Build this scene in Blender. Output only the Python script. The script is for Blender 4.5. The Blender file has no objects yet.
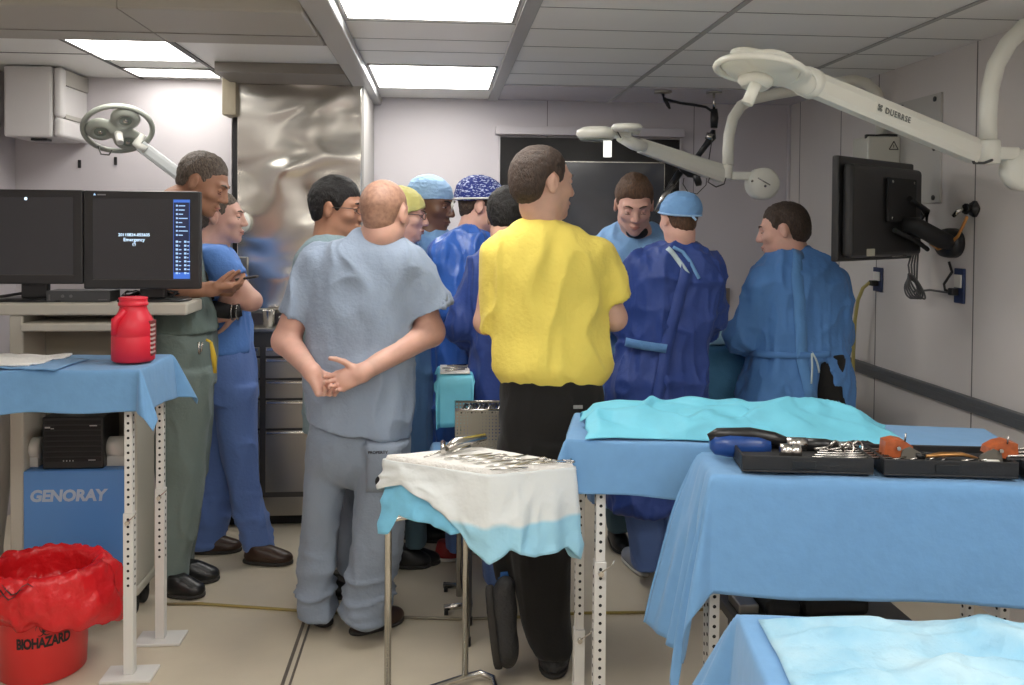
import bpy, bmesh, math, random
import numpy as np
from mathutils import Vector, Matrix, Euler
PI = math.pi
random.seed(4)
S = bpy.context.scene
COL = S.collection
# ------------------------------------------------------------------ camera
FPX = 870.0; CAMH = 1.57
cam_d = bpy.data.cameras.new('camera'); cam = bpy.data.objects.new('camera', cam_d); COL.objects.link(cam)
cam_d.sensor_width = 36.0; cam_d.lens = 36.0 * FPX / 1024.0
X0, Y0 = 512.0, 242.6
cam_d.shift_y = -(342.5 - Y0) / 1024.0
cam_d.clip_start = 0.02
CM = Matrix.Rotation(math.radians(-4.66), 4, 'Z') @ Matrix.Rotation(math.radians(90 - 1.2), 4, 'X') @ Matrix.Rotation(math.radians(0.42), 4, 'Z')
CM.translation = (0, 0, CAMH)
cam.matrix_world = CM
S.camera = cam
def ray(u, v):
    d = Vector(((u - X0) / FPX, -(v - Y0) / FPX, -1.0))
    return (CM.to_3x3() @ d)
def at(u, v, Y):            # measured point: where the sight line of a pixel meets the depth Y
    d = ray(u, v); t = Y / d.y
    return Vector((d.x * t, Y, CAMH + d.z * t))
def flat(u, v, z):          # where it meets the height z
    d = ray(u, v); t = (z - CAMH) / d.z
    return Vector((d.x * t, d.y * t, z))
# ------------------------------------------------------------------ materials
MATS = {}
def mat(name, col, rough=0.6, metal=0.0, bump=None, var=0.0, vscale=8.0, emit=None, spec=0.5, sub=0.0, trans=0.0, coat=0.0, alpha=1.0, aniso=None, var2=None, sheen=0.0):
    if name in MATS: return MATS[name]
    m = bpy.data.materials.new(name); m.use_nodes = True
    nt = m.node_tree; b = nt.nodes['Principled BSDF']
    b.inputs['Base Color'].default_value = (*col, 1); b.inputs['Roughness'].default_value = rough
    b.inputs['Metallic'].default_value = metal; b.inputs['Specular IOR Level'].default_value = spec
    b.inputs['Transmission Weight'].default_value = trans; b.inputs['Coat Weight'].default_value = coat
    b.inputs['Alpha'].default_value = alpha; b.inputs['Sheen Weight'].default_value = sheen
    if sub: b.inputs['Subsurface Weight'].default_value = sub; b.inputs['Subsurface Radius'].default_value = (.02, .008, .004); b.inputs['Subsurface Scale'].default_value = .3
    if emit: b.inputs['Emission Color'].default_value = (*emit[0], 1); b.inputs['Emission Strength'].default_value = emit[1]
    tc = nt.nodes.new('ShaderNodeTexCoord')
    if var or var2:
        n = nt.nodes.new('ShaderNodeTexNoise'); n.inputs['Scale'].default_value = vscale; n.inputs['Detail'].default_value = 4
        mp = nt.nodes.new('ShaderNodeMapping'); nt.links.new(tc.outputs['Object'], mp.inputs[0]); nt.links.new(mp.outputs[0], n.inputs['Vector'])
        if aniso: mp.inputs['Scale'].default_value = aniso
        r = nt.nodes.new('ShaderNodeValToRGB'); nt.links.new(n.outputs['Fac'], r.inputs[0])
        c2 = var2 if var2 else tuple(min(1, c * (1 + var)) for c in col)
        c1 = col if var2 else tuple(c * (1 - var) for c in col)
        r.color_ramp.elements[0].position = .3; r.color_ramp.elements[1].position = .7
        r.color_ramp.elements[0].color = (*c1, 1); r.color_ramp.elements[1].color = (*c2, 1)
        nt.links.new(r.outputs[0], b.inputs['Base Color'])
    if bump:
        n2 = nt.nodes.new('ShaderNodeTexNoise'); n2.inputs['Scale'].default_value = bump[0]; n2.inputs['Detail'].default_value = 5
        mp2 = nt.nodes.new('ShaderNodeMapping'); nt.links.new(tc.outputs['Object'], mp2.inputs[0]); nt.links.new(mp2.outputs[0], n2.inputs['Vector'])
        if len(bump) > 2: mp2.inputs['Scale'].default_value = bump[2]
        bp = nt.nodes.new('ShaderNodeBump'); bp.inputs['Strength'].default_value = bump[1]; bp.inputs['Distance'].default_value = .02
        nt.links.new(n2.outputs['Fac'], bp.inputs['Height']); nt.links.new(bp.outputs[0], b.inputs['Normal'])
    MATS[name] = m
    return m
# ------------------------------------------------------------------ objects
def tag(o, label=None, cat=None, group=None, kind=None):
    if label: o['label'] = label
    if cat: o['category'] = cat
    if group: o['group'] = group
    if kind: o['kind'] = kind
    return o
def empty(name, loc, label=None, cat=None, group=None):
    o = bpy.data.objects.new(name, None); COL.objects.link(o); o.location = loc; o.empty_display_size = .1
    return tag(o, label, cat, group)
def link(name, me, m, parent=None, smooth=False, loc=None):
    o = bpy.data.objects.new(name, me); COL.objects.link(o)
    if m is not None:
        for mm in (m if isinstance(m, (list, tuple)) else [m]): me.materials.append(mm)
    if smooth:
        me.polygons.foreach_set('use_smooth', [True] * len(me.polygons))
    if parent is not None: o.parent = parent
    if loc is not None: o.location = loc
    return o
def origin_of(parent):
    v = Vector((0, 0, 0))
    while parent is not None:
        v += parent.location; parent = parent.parent
    return v
class MB:
    """collects shapes given in WORLD coordinates and links them as one mesh"""
    def __init__(s): s.bm = bmesh.new()
    def box(s, lo, hi, bev=0.0, rot=None, piv=None, seg=2):
        b = bmesh.new(); bmesh.ops.create_cube(b, size=1)
        lo = Vector(lo); hi = Vector(hi); c = (lo + hi) / 2; d = hi - lo
        for v in b.verts: v.co = Vector((v.co.x * d.x, v.co.y * d.y, v.co.z * d.z)) + c
        if bev: bmesh.ops.bevel(b, geom=b.edges[:], offset=min(bev, .45 * min(abs(d.x), abs(d.y), abs(d.z))), segments=seg, affect='EDGES', profile=.5)
        if rot is not None:
            p = Vector(piv) if piv is not None else c
            for v in b.verts: v.co = p + rot @ (v.co - p)
        s._add(b); return s
    def _add(s, b):
        me = bpy.data.meshes.new('t'); b.to_mesh(me); b.free(); s.bm.from_mesh(me); bpy.data.meshes.remove(me)
    def tube(s, pts, r, n=10, cap=True, closed=False, flat=1.0, smooth=True):
        pts = [Vector(p) for p in pts]
        rr = r if isinstance(r, (list, tuple)) else [r] * len(pts)
        N = len(pts); rings = []; up = None
        for i, p in enumerate(pts):
            if closed: t = pts[(i + 1) % N] - pts[i - 1]
            else: t = pts[min(i + 1, N - 1)] - pts[max(i - 1, 0)]
            t.normalize()
            if up is None:
                a = Vector((0, 0, 1)) if abs(t.z) < .9 else Vector((0, 1, 0))
                up = (a - t * a.dot(t)).normalized()
            else: up = (up - t * up.dot(t)).normalized()
            sd = t.cross(up)
            rings.append([s.bm.verts.new(p + (up * math.cos(2 * PI * k / n) * flat + sd * math.sin(2 * PI * k / n)) * rr[i]) for k in range(n)])
        for i in range(N if closed else N - 1):
            A = rings[i]; B = rings[(i + 1) % N]
            for k in range(n):
                f = s.bm.faces.new((A[k], A[(k + 1) % n], B[(k + 1) % n], B[k])); f.smooth = smooth
        if cap and not closed:
            s.bm.faces.new(rings[0][::-1]); s.bm.faces.new(rings[-1])
        return s
    def lathe(s, prof, c, n=28, axis=(0, 0, 1), wob=None):
        c = Vector(c); az = Vector(axis).normalized()
        a = Vector((1, 0, 0)) if abs(az.x) < .9 else Vector((0, 1, 0))
        ax = (a - az * a.dot(az)).normalized(); ay = az.cross(ax); rings = []
        for (r, z) in prof:
            ring = []
            for k in range(n):
                th = 2 * PI * k / n; q = r * (wob(th, z) if wob else 1)
                ring.append(s.bm.verts.new(c + ax * q * math.cos(th) + ay * q * math.sin(th) + az * z))
            rings.append(ring)
        for A, B in zip(rings, rings[1:]):
            for k in range(n):
                f = s.bm.faces.new((A[k], A[(k + 1) % n], B[(k + 1) % n], B[k])); f.smooth = True
        s.bm.faces.new(rings[0][::-1]); s.bm.faces.new(rings[-1])
        return s
    def ell(s, c, r, rot=None, n=16):
        b = bmesh.new(); bmesh.ops.create_uvsphere(b, u_segments=n, v_segments=max(6, n // 2), radius=1)
        for v in b.verts:
            q = Vector((v.co.x * r[0], v.co.y * r[1], v.co.z * r[2]))
            if rot is not None: q = rot @ q
            v.co = Vector(c) + q
        for f in b.faces: f.smooth = True
        s._add(b); return s
    def poly(s, pts, th, nrm):
        """flat outline pts extruded by th along nrm"""
        nrm = Vector(nrm).normalized() * th
        A = [s.bm.verts.new(Vector(p)) for p in pts]; B = [s.bm.verts.new(Vector(p) + nrm) for p in pts]
        s.bm.faces.new(A[::-1]); s.bm.faces.new(B); n = len(pts)
        for k in range(n): s.bm.faces.new((A[k], A[(k + 1) % n], B[(k + 1) % n], B[k]))
        return s
    def build(s, name, m, parent=None, tagv=None, loc=None):
        o0 = origin_of(parent)
        base = Vector(loc) if loc is not None else Vector((0, 0, 0))
        for v in s.bm.verts: v.co -= (o0 + base)
        bmesh.ops.recalc_face_normals(s.bm, faces=s.bm.faces[:])
        me = bpy.data.meshes.new(name); s.bm.to_mesh(me); s.bm.free()
        o = link(name, me, m, parent)
        if loc is not None: o.location = base
        if tagv: tag(o, *tagv)
        return o
def struct(name, mb, m):
    o = mb.build(name, m); o['kind'] = 'structure'; return o
def text_mesh(name, body, size, m, mtx, parent=None, extrude=.0006, bold=0.0, curl=None, align='CENTER', spacing=1.0, shear=0.0):
    cu = bpy.data.curves.new('t', 'FONT'); cu.body = body; cu.size = size; cu.extrude = extrude; cu.align_x = align; cu.align_y = 'CENTER'
    cu.offset = bold; cu.space_character = spacing; cu.shear = shear; cu.resolution_u = 3
    to = bpy.data.objects.new('t', cu); COL.objects.link(to)
    dg = bpy.context.evaluated_depsgraph_get(); me = bpy.data.meshes.new_from_object(to.evaluated_get(dg)); bpy.data.objects.remove(to)
    o0 = origin_of(parent)
    for v in me.vertices:
        c = Vector(v.co)
        if curl: c = curl(c)
        else: c = mtx @ c
        v.co = c - o0
    me.materials.clear()
    return link(name, me, m, parent)
def frame_mtx(o, x, y):
    x = Vector(x).normalized(); y = Vector(y); z = x.cross(y).normalized(); y = z.cross(x)
    m = Matrix((x, y, z)).transposed().to_4x4(); m.translation = Vector(o); return m
def copy_tree(o, parent=None):
    c = o.copy(); COL.objects.link(c)
    if parent is not None: c.parent = parent
    for ch in list(o.children): copy_tree(ch, c)
    return c
# ------------------------------------------------------------------ noise
def vnoise(p, seed=0):
    """value noise, p (N,3) -> (-1..1)"""
    p = np.asarray(p, dtype=np.float64); i = np.floor(p).astype(np.int64); f = p - i; f = f * f * (3 - 2 * f)
    def h(a):
        n = (a[:, 0] * 374761393 + a[:, 1] * 668265263 + a[:, 2] * 2147483647 + seed * 974634777) & 0x7fffffff
        n = ((n ^ (n >> 13)) * 1274126177) & 0x7fffffff
        n = n ^ (n >> 16)
        return (n & 0xffff) / 32767.5 - 1
    o = 0
    for dx in (0, 1):
        for dy in (0, 1):
            for dz in (0, 1):
                w = (f[:, 0] if dx else 1 - f[:, 0]) * (f[:, 1] if dy else 1 - f[:, 1]) * (f[:, 2] if dz else 1 - f[:, 2])
                o = o + w * h(i + np.array([dx, dy, dz]))
    return o
# ------------------------------------------------------------------ signed-distance modelling (meshed by surface nets)
class SDF:
    def __init__(s, lo, hi, h):
        s.lo = np.array(lo, float); s.h = h
        s.n = np.maximum(4, np.ceil((np.array(hi, float) - s.lo) / h).astype(int) + 1)
        s.F = np.full(tuple(s.n), 1.0, dtype=np.float32)
        s.ax = [s.lo[a] + h * np.arange(s.n[a]) for a in range(3)]
    def blk(s, lo, hi):
        sl = []
        for a in range(3):
            i0 = int(max(0, math.floor((lo[a] - s.lo[a]) / s.h))); i1 = int(min(s.n[a], math.ceil((hi[a] - s.lo[a]) / s.h) + 1))
            if i1 <= i0: return None, None, None, None
            sl.append(slice(i0, i1))
        X = s.ax[0][sl[0]][:, None, None]; Y = s.ax[1][sl[1]][None, :, None]; Z = s.ax[2][sl[2]][None, None, :]
        return tuple(sl), X, Y, Z
    def op(s, sl, d, k, mode):
        a = s.F[sl]
        if mode == 'sub': a2 = -a; r = -smin(a2, d, k); s.F[sl] = r
        elif mode == 'and': s.F[sl] = np.maximum(a, d)
        else: s.F[sl] = smin(a, d, k)
    def cap(s, a, b, ra, rb, k=.02, mode='add'):
        a = np.array(a, float); b = np.array(b, float); m = max(ra, rb) + k + 3 * s.h
        sl, X, Y, Z = s.blk(np.minimum(a, b) - m, np.maximum(a, b) + m)
        if sl is None: return s
        d = b - a; L = float(d @ d) + 1e-9
        t = np.clip(((X - a[0]) * d[0] + (Y - a[1]) * d[1] + (Z - a[2]) * d[2]) / L, 0, 1)
        q = np.sqrt((X - a[0] - t * d[0]) ** 2 + (Y - a[1] - t * d[1]) ** 2 + (Z - a[2] - t * d[2]) ** 2) - (ra + (rb - ra) * t)
        s.op(sl, q, k, mode); return s
    def sleeve(s, a, b, ra, rb, k=.03, th=.0105, ext=.25):
        """tapered sleeve open at b"""
        a = np.array(a, float); b0 = np.array(b, float); d0 = b0 - a; b = b0 + d0 * ext; rb2 = rb + (rb - ra) * ext; m = max(ra, rb2) + k + 3 * s.h
        sl, X, Y, Z = s.blk(np.minimum(a, b) - m, np.maximum(a, b) + m)
        if sl is None: return s
        d = b - a; L = float(d @ d); t = np.clip(((X - a[0]) * d[0] + (Y - a[1]) * d[1] + (Z - a[2]) * d[2]) / L, 0, 1)
        q = np.sqrt((X - a[0] - t * d[0]) ** 2 + (Y - a[1] - t * d[1]) ** 2 + (Z - a[2] - t * d[2]) ** 2) - (ra + (rb2 - ra) * t)
        u = d / math.sqrt(L); pl = (X - b0[0]) * u[0] + (Y - b0[1]) * u[1] + (Z - b0[2]) * u[2]
        body_ = np.maximum(q, pl); s.op(sl, body_, k, 'add')
        inner = np.maximum(q + th, np.abs(pl) - .035); s.F[sl] = np.maximum(s.F[sl], -inner)
        return s
    def ell(s, c, r, R=None, k=.02, mode='add'):
        """R: 3x3 columns = axes of the ellipsoid in world"""
        c = np.array(c, float); m = max(r) + k + 3 * s.h
        sl, X, Y, Z = s.blk(c - m, c + m)
        if sl is None: return s
        x, y, z = X - c[0], Y - c[1], Z - c[2]
        if R is not None:
            x, y, z = (R[0][0] * x + R[1][0] * y + R[2][0] * z, R[0][1] * x + R[1][1] * y + R[2][1] * z, R[0][2] * x + R[1][2] * y + R[2][2] * z)
        k0 = np.sqrt((x / r[0]) ** 2 + (y / r[1]) ** 2 + (z / r[2]) ** 2); k1 = np.sqrt((x / r[0] ** 2) ** 2 + (y / r[1] ** 2) ** 2 + (z / r[2] ** 2) ** 2) + 1e-9
        s.op(sl, k0 * (k0 - 1) / k1, k, mode); return s
    def stack(s, secs, F, R, k=.03, mode='add', e=2.5, o=(0, 0), zc=True):
        """secs: (z, across, forward, half width, half depth) rows; F, R world forward / right (2D)"""
        secs = sorted(secs); A = np.array(secs, float); m = k + 3 * s.h
        cx = o[0] + A[:, 1] * R[0] + A[:, 2] * F[0]; cy = o[1] + A[:, 1] * R[1] + A[:, 2] * F[1]; w = np.maximum(A[:, 3], A[:, 4]) + m
        sl, X, Y, Z = s.blk((np.min(cx - w), np.min(cy - w), A[0, 0] - m), (np.max(cx + w), np.max(cy + w), A[-1, 0] + m))
        if sl is None: return s
        z = Z.ravel(); g = lambda j: smooth_interp(z, A[:, 0], A[:, j])[None, None, :]
        px = (X - o[0]) * R[0] + (Y - o[1]) * R[1] - g(1); py = (X - o[0]) * F[0] + (Y - o[1]) * F[1] - g(2)
        W, D = g(3), g(4)
        q = ((np.abs(px / W) ** e + np.abs(py / D) ** e) ** (1 / e) - 1) * np.minimum(W, D)
        if zc: q = np.maximum(q, np.maximum(A[0, 0] - Z, Z - A[-1, 0]))
        s.op(sl, q, k, mode); return s
    def plane(s, p, nrm, mode='and', lo=None, hi=None):
        """keeps the side the normal points away from"""
        p = np.array(p, float); nrm = np.array(nrm, float); nrm = nrm / np.linalg.norm(nrm)
        if lo is None: lo = s.lo; hi = s.lo + s.n * s.h
        sl, X, Y, Z = s.blk(lo, hi)
        if sl is None: return s
        s.op(sl, (X - p[0]) * nrm[0] + (Y - p[1]) * nrm[1] + (Z - p[2]) * nrm[2], 0, mode); return s
    def fn(s, f, k=0, mode='and'):
        sl = tuple(slice(0, n) for n in s.n)
        X = s.ax[0][:, None, None]; Y = s.ax[1][None, :, None]; Z = s.ax[2][None, None, :]
        s.op(sl, f(X, Y, Z), k, mode); return s
    def mesh(s):
        F = s.F; F[0] = F[-1] = 1; F[:, 0] = F[:, -1] = 1; F[:, :, 0] = F[:, :, -1] = 1
        ins = F < 0; nx, ny, nz = F.shape
        c = [ins[i:nx - 1 + i, j:ny - 1 + j, k:nz - 1 + k] for i in (0, 1) for j in (0, 1) for k in (0, 1)]
        anyi = np.logical_or.reduce(c); alli = np.logical_and.reduce(c); mix = anyi & ~alli
        I = np.argwhere(mix)
        if len(I) == 0: return np.zeros((0, 3)), np.zeros((0, 4), int)
        idx = np.full(mix.shape, -1, dtype=np.int64); idx[mix] = np.arange(len(I))
        acc = np.zeros((len(I), 3)); cnt = np.zeros(len(I))
        corners = [(i, j, k) for i in (0, 1) for j in (0, 1) for k in (0, 1)]
        vals = {q: F[I[:, 0] + q[0], I[:, 1] + q[1], I[:, 2] + q[2]].astype(np.float64) for q in corners}
        for q in corners:
            for a in range(3):
                if q[a] == 0:
                    q2 = list(q); q2[a] = 1; q2 = tuple(q2); A = vals[q]; B = vals[q2]; mm = (A < 0) != (B < 0)
                    t = np.where(mm, A / np.where(mm, A - B, 1), 0)
                    P = np.array(q, float)[None, :].repeat(len(I), 0); P[:, a] += t
                    acc[mm] += P[mm]; cnt[mm] += 1
        V = s.lo + (I + acc / cnt[:, None]) * s.h
        faces = []
        for a in range(3):
            b, c2 = (a + 1) % 3, (a + 2) % 3
            sl0 = [slice(None)] * 3; sl1 = [slice(None)] * 3; sl0[a] = slice(0, -1); sl1[a] = slice(1, None)
            A = ins[tuple(sl0)]; B = ins[tuple(sl1)]; E = np.argwhere(A != B)
            if len(E) == 0: continue
            ok = (E[:, b] > 0) & (E[:, c2] > 0) & (E[:, b] < F.shape[b] - 1) & (E[:, c2] < F.shape[c2] - 1); E = E[ok]
            up = A[E[:, 0], E[:, 1], E[:, 2]]
            def g(db, dc):
                Q = E.copy(); Q[:, b] += db; Q[:, c2] += dc; return idx[Q[:, 0], Q[:, 1], Q[:, 2]]
            q = np.stack([g(-1, -1), g(0, -1), g(0, 0), g(-1, 0)], 1)
            q[~up] = q[~up][:, ::-1]
            faces.append(q)
        return V, np.concatenate(faces)
def smooth_interp(z, zs, vs):
    """monotone-ish cubic through the rows"""
    z = np.clip(z, zs[0], zs[-1]); i = np.clip(np.searchsorted(zs, z) - 1, 0, len(zs) - 2)
    h = zs[1:] - zs[:-1]; d = (vs[1:] - vs[:-1]) / h
    m = np.zeros_like(vs); m[0] = d[0]; m[-1] = d[-1]
    for j in range(1, len(vs) - 1): m[j] = 0 if d[j - 1] * d[j] <= 0 else (d[j - 1] + d[j]) / 2
    t = (z - zs[i]) / h[i]; t2, t3 = t * t, t * t * t
    return (2 * t3 - 3 * t2 + 1) * vs[i] + (t3 - 2 * t2 + t) * h[i] * m[i] + (-2 * t3 + 3 * t2) * vs[i + 1] + (t3 - t2) * h[i] * m[i + 1]
def smin(a, b, k):
    if k <= 1e-6: return np.minimum(a, b)
    h = np.clip(.5 + .5 * (b - a) / k, 0, 1)
    return b + (a - b) * h - k * h * (1 - h)
def vnormals(V, Q):
    N = np.zeros_like(V); P = V[Q]
    n = np.cross(P[:, 2] - P[:, 0], P[:, 3] - P[:, 1])
    for j in range(4): np.add.at(N, Q[:, j], n)
    return N / (np.linalg.norm(N, axis=1, keepdims=True) + 1e-12)
def relax(V, Q, it=1, f=.5):
    for _ in range(it):
        A = np.zeros_like(V); c = np.zeros(len(V))
        for j in range(4):
            for o in (1, 3):
                np.add.at(A, Q[:, j], V[Q[:, (j + o) % 4]]); np.add.at(c, Q[:, j], 1)
        V = V * (1 - f) + f * A / c[:, None]
    return V
def sdf_obj(name, sd, m, parent, fold=None, smooth_it=1, extra=None):
    """fold: list of (amp, (fx,fy,fz), seed, ridge)"""
    parts = []
    for s in (sd if isinstance(sd, list) else [sd]):
        V, Q = s.mesh(); V = relax(V, Q, smooth_it)
        if fold:
            N = vnormals(V, Q); D = np.zeros(len(V))
            for fo in fold:
                amp, fr, seed, rg = fo[:4]
                P = V * np.array(fr) ; P = P + .35 * vnoise(V * 6 + 9, seed + 5)[:, None]
                n = vnoise(P, seed) + .35 * vnoise(P * 2.1 + 5, seed + 1)
                if rg: n = 1.6 * (1 - np.minimum(1, 1.5 * np.abs(n))) ** 2.0 - .45
                w = fo[4](V) if len(fo) > 4 else 1
                D += amp * n * w
            V = V + N * D[:, None]
        parts.append((V, Q))
    off = 0; VV = []; QQ = []
    for V, Q in parts: VV.append(V); QQ.append(Q + off); off += len(V)
    V = np.concatenate(VV); Q = np.concatenate(QQ); V = V - np.array(origin_of(parent))
    me = bpy.data.meshes.new(name); me.vertices.add(len(V)); me.vertices.foreach_set('co', V.ravel().astype(np.float32))
    me.loops.add(Q.size); me.loops.foreach_set('vertex_index', Q.ravel().astype(np.int32))
    me.polygons.add(len(Q)); me.polygons.foreach_set('loop_start', np.arange(0, Q.size, 4, dtype=np.int32)); me.polygons.foreach_set('loop_total', np.full(len(Q), 4, dtype=np.int32))
    me.update(calc_edges=True); me.validate()
    return link(name, me, m, parent, smooth=True)
def grid_mesh(name, P, m, parent=None, thick=0, smooth=True, tagv=None):
    """P: array (a,b,3) of world points"""
    a, b, _ = P.shape; V = P.reshape(-1, 3) - np.array(origin_of(parent)); f = []
    for i in range(a - 1):
        for j in range(b - 1): f.append((i * b + j, (i + 1) * b + j, (i + 1) * b + j + 1, i * b + j + 1))
    me = bpy.data.meshes.new(name); me.from_pydata(V.tolist(), [], f); me.update()
    o = link(name, me, m, parent, smooth)
    if thick:
        md = o.modifiers.new('thickness', 'SOLIDIFY'); md.thickness = thick; md.offset = 0
    if tagv: tag(o, *tagv)
    return o

class Snap:
    """finds the near surface of a finished mesh"""
    def __init__(s, o):
        from mathutils.bvhtree import BVHTree
        w = origin_of(o); me = o.data
        s.t = BVHTree.FromPolygons([tuple(Vector(v.co) + w) for v in me.vertices], [tuple(p.vertices) for p in me.polygons])
    def y(s, x, z, y0=0.5, dflt=None):
        h = s.t.ray_cast(Vector((x, y0, z)), Vector((0, 1, 0)))
        return h[0].y if h[0] is not None else dflt
    def px(s, u, v, Yd, off=.004):
        r_ = ray(u, v); h = s.t.ray_cast(Vector((0, 0, CAMH)), r_.normalized())
        p = h[0] if h[0] is not None else at(u, v, Yd)
        return np.array(p) - V3(0, off, 0)
def V3(*a): return np.array(a, float)
def crease(m, sc=7.0, st=.5, zs=.35, dist=.05):
    """adds long soft folds to a cloth material's bump"""
    nt = m.node_tree; b = nt.nodes['Principled BSDF']; tc = nt.nodes.new('ShaderNodeTexCoord'); mp = nt.nodes.new('ShaderNodeMapping'); mp.inputs['Scale'].default_value = (1, 1, zs)
    n = nt.nodes.new('ShaderNodeTexNoise'); n.inputs['Scale'].default_value = sc; n.inputs['Detail'].default_value = 2.5; n.inputs['Distortion'].default_value = .8; n.noise_type = 'RIDGED_MULTIFRACTAL' if hasattr(n, 'noise_type') else n.noise_type
    bp = nt.nodes.new('ShaderNodeBump'); bp.inputs['Strength'].default_value = st; bp.inputs['Distance'].default_value = dist
    nt.links.new(tc.outputs['Object'], mp.inputs[0]); nt.links.new(mp.outputs[0], n.inputs['Vector']); nt.links.new(n.outputs['Fac'], bp.inputs['Height'])
    old = b.inputs['Normal'].links
    if old: nt.links.new(old[0].from_socket, bp.inputs['Normal'])
    nt.links.new(bp.outputs[0], b.inputs['Normal'])
# ================================================================== THE ROOM
HC = 2.35; XR = 2.23; XL = -2.29; YB = 5.44; YL = 4.90; YF = -2.0; XM = -.47
m_wall = mat('wall_panel', (.60, .56, .57), .45, bump=(260, .10), var=.03, vscale=3)
m_wallr = mat('wall_panel_right', (.66, .625, .60), .5, bump=(260, .12), var=.03, vscale=3)
m_wallw = mat('wall_white', (.60, .565, .585), .42, bump=(260, .06))
m_ceil = mat('ceiling_panel', (.86, .86, .83), .4, var=.02, vscale=2)
m_seam = mat('seam_grey', (.16, .155, .15), .6)
m_grid = mat('ceiling_grid', (.42, .42, .42), .35)
m_floor = mat('vinyl_floor', (.60, .53, .41), .33, bump=(90, .04), var=.045, vscale=5)
m_black = mat('black_plastic', (.012, .012, .013), .35)
m_matblack = mat('matt_black', (.008, .008, .009), .7)
m_steel = mat('brushed_steel', (.62, .60, .56), .28, 1.0, bump=(3, .05))
m_tube = mat('tube_steel', (.66, .64, .60), .22, 1.0)
m_white = mat('white_enamel', (.72, .71, .66), .3)
m_lampw = mat('lamp_white', (.80, .80, .72), .32)
m_lamp = mat('light_panel_diffuser', (.9, .9, .9), .5, emit=((1.0, .97, .92), 12.5))
struct('floor', MB().box((XL - .1, YF - .1, -.1), (XR + .1, YB + .1, 0)), m_floor)
mb = MB()
mb.box((XM - .065, YF, .0005), (XM - .053, 5.0, .003)); mb.box((XM - .038, YF, .0005), (XM - .030, 5.0, .003))
struct('trim_1', mb, mat('floor_seam', (.13, .11, .09), .4))
m_ceilr = mat('ceiling_gloss_panel', (.55, .53, .57), .16)
struct('ceiling', MB().box((XL - .1, YF - .1, HC), (XR + .1, YB + .1, HC + .1)), m_ceil)
struct('wall_back', MB().box((-1.5, YB, 0), (XR + .1, YB + .12, HC)), m_wallw)
struct('wall_right', MB().box((XR, YF, 0), (XR + .1, YB, HC)), m_wallr)
struct('wall_left', MB().box((XL - .1, YF, 0), (XL, YL, HC)), m_wallw)
struct('wall_rear_left', MB().box((XL - .1, YL, 0), (at(231.5, 200, YL).x, YL + .12, HC)), m_wallw)
struct('wall_front', MB().box((XL - .1, YF - .1, 0), (XR + .1, YF, HC)), m_wall)
# ceiling grid and seams
mb = MB()
mb.box((.285, YF, HC - .012), (.345, YB, HC - .0005), .003)
struct('trim_2', mb, m_grid)
mb = MB()
for x in (1.05, 1.84): mb.box((x - .012, YF, HC - .006), (x + .012, YB, HC - .0003), .002)
struct('trim_3', mb, mat('ceiling_rail', (.36, .36, .35), .4))
mb = MB()
for i in range(22):
    y = 4.84 - .345 * i
    mb.box((.35, y - .0025, HC - .0012), (XR, y + .0025, HC - .0002))
for y in (3.40, 3.72, 3.98, 2.0, 1.7, .2, -.1): mb.box((-.38, y - .002, HC - .0012), (.285, y + .002, HC - .0002))
struct('trim_4', mb, m_seam)
struct('trim_5', MB().box((.345, 4.86, HC - .004), (XR - .001, YB - .001, HC - .0004)), m_ceilr)
# long and cross beam of the left bay
struct('beam', MB().box((XM - .005, YF, HC - .05), (-.372, YB - .001, HC - .0004), .006), m_grid)
m_beam = mat('soffit', (.40, .38, .34), .5)
mb = MB(); mb.box((XL + .001, 3.03, HC - .065), (XM - .006, 3.585, HC - .0004), .008)
struct('beam_left', mb, m_beam)
mb = MB(); mb.box((-1.09, 3.028, HC - .067), (-1.086, 3.587, HC - .01))
mb.box((XL, 3.40, HC - .068), (XM - .006, 3.406, HC - .05))
struct('trim_6', mb, mat('soffit_joint', (.27, .255, .23), .5))
struct('trim_7', MB().box((XL + .001, 3.586, HC - .04), (XM - .006, 3.70, HC - .0004)), mat('recess_shade', (.16, .145, .13), .5))  # dark strip, coloured for the shade in the recess behind the soffit
mb = MB()
for x in (-1.625, -1.162): mb.box((x - .008, 3.70, HC - .006), (x + .008, YL, HC - .0004))
for y in (4.22,): mb.box((XL, y - .003, HC - .003), (-1.633, y + .003, HC - .0004))
struct('trim_8', mb, m_seam)
struct('trim_9', MB().box((-1.10, 4.34, HC - .05), (XM - .006, 4.69, HC - .0004)), mat('recess_shade2', (.22, .20, .18), .5))  # dark slab, its colour stands for the shaded recess above the steel cabinet
# right wall seams, corner strip, rail
mb = MB()
for y in (.6, 1.82, 3.48, 4.30, 4.72, 5.28): mb.box((XR - .0015, y - .003, 0), (XR - .0002, y + .003, HC))
for x in (.66, 1.6): mb.box((x - .002, YB - .0015, 0), (x + .002, YB - .0002, HC))
struct('trim_10', mb, m_seam)
struct('trim_11', MB().box((XR - .02, YB - .02, 0), (XR - .0003, YB - .0003, HC), .004), m_wallw)
mb = MB(); mb.box((XR - .03, YF, .80), (XR - .0003, YB, .86), .004); mb.box((XR - .034, YF, .822), (XR - .03, YB, .838), .001)
r_ = mb.build('wall_rail', mat('rail_grey', (.10, .105, .11), .4)); tag(r_, 'dark grey metal rail running along the right wall', 'rail')
# wall_right base
struct('baseboard_back', MB().box((-.4, YB - .012, 0), (XR, YB - .0003, .1), .003), m_grid)
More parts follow.
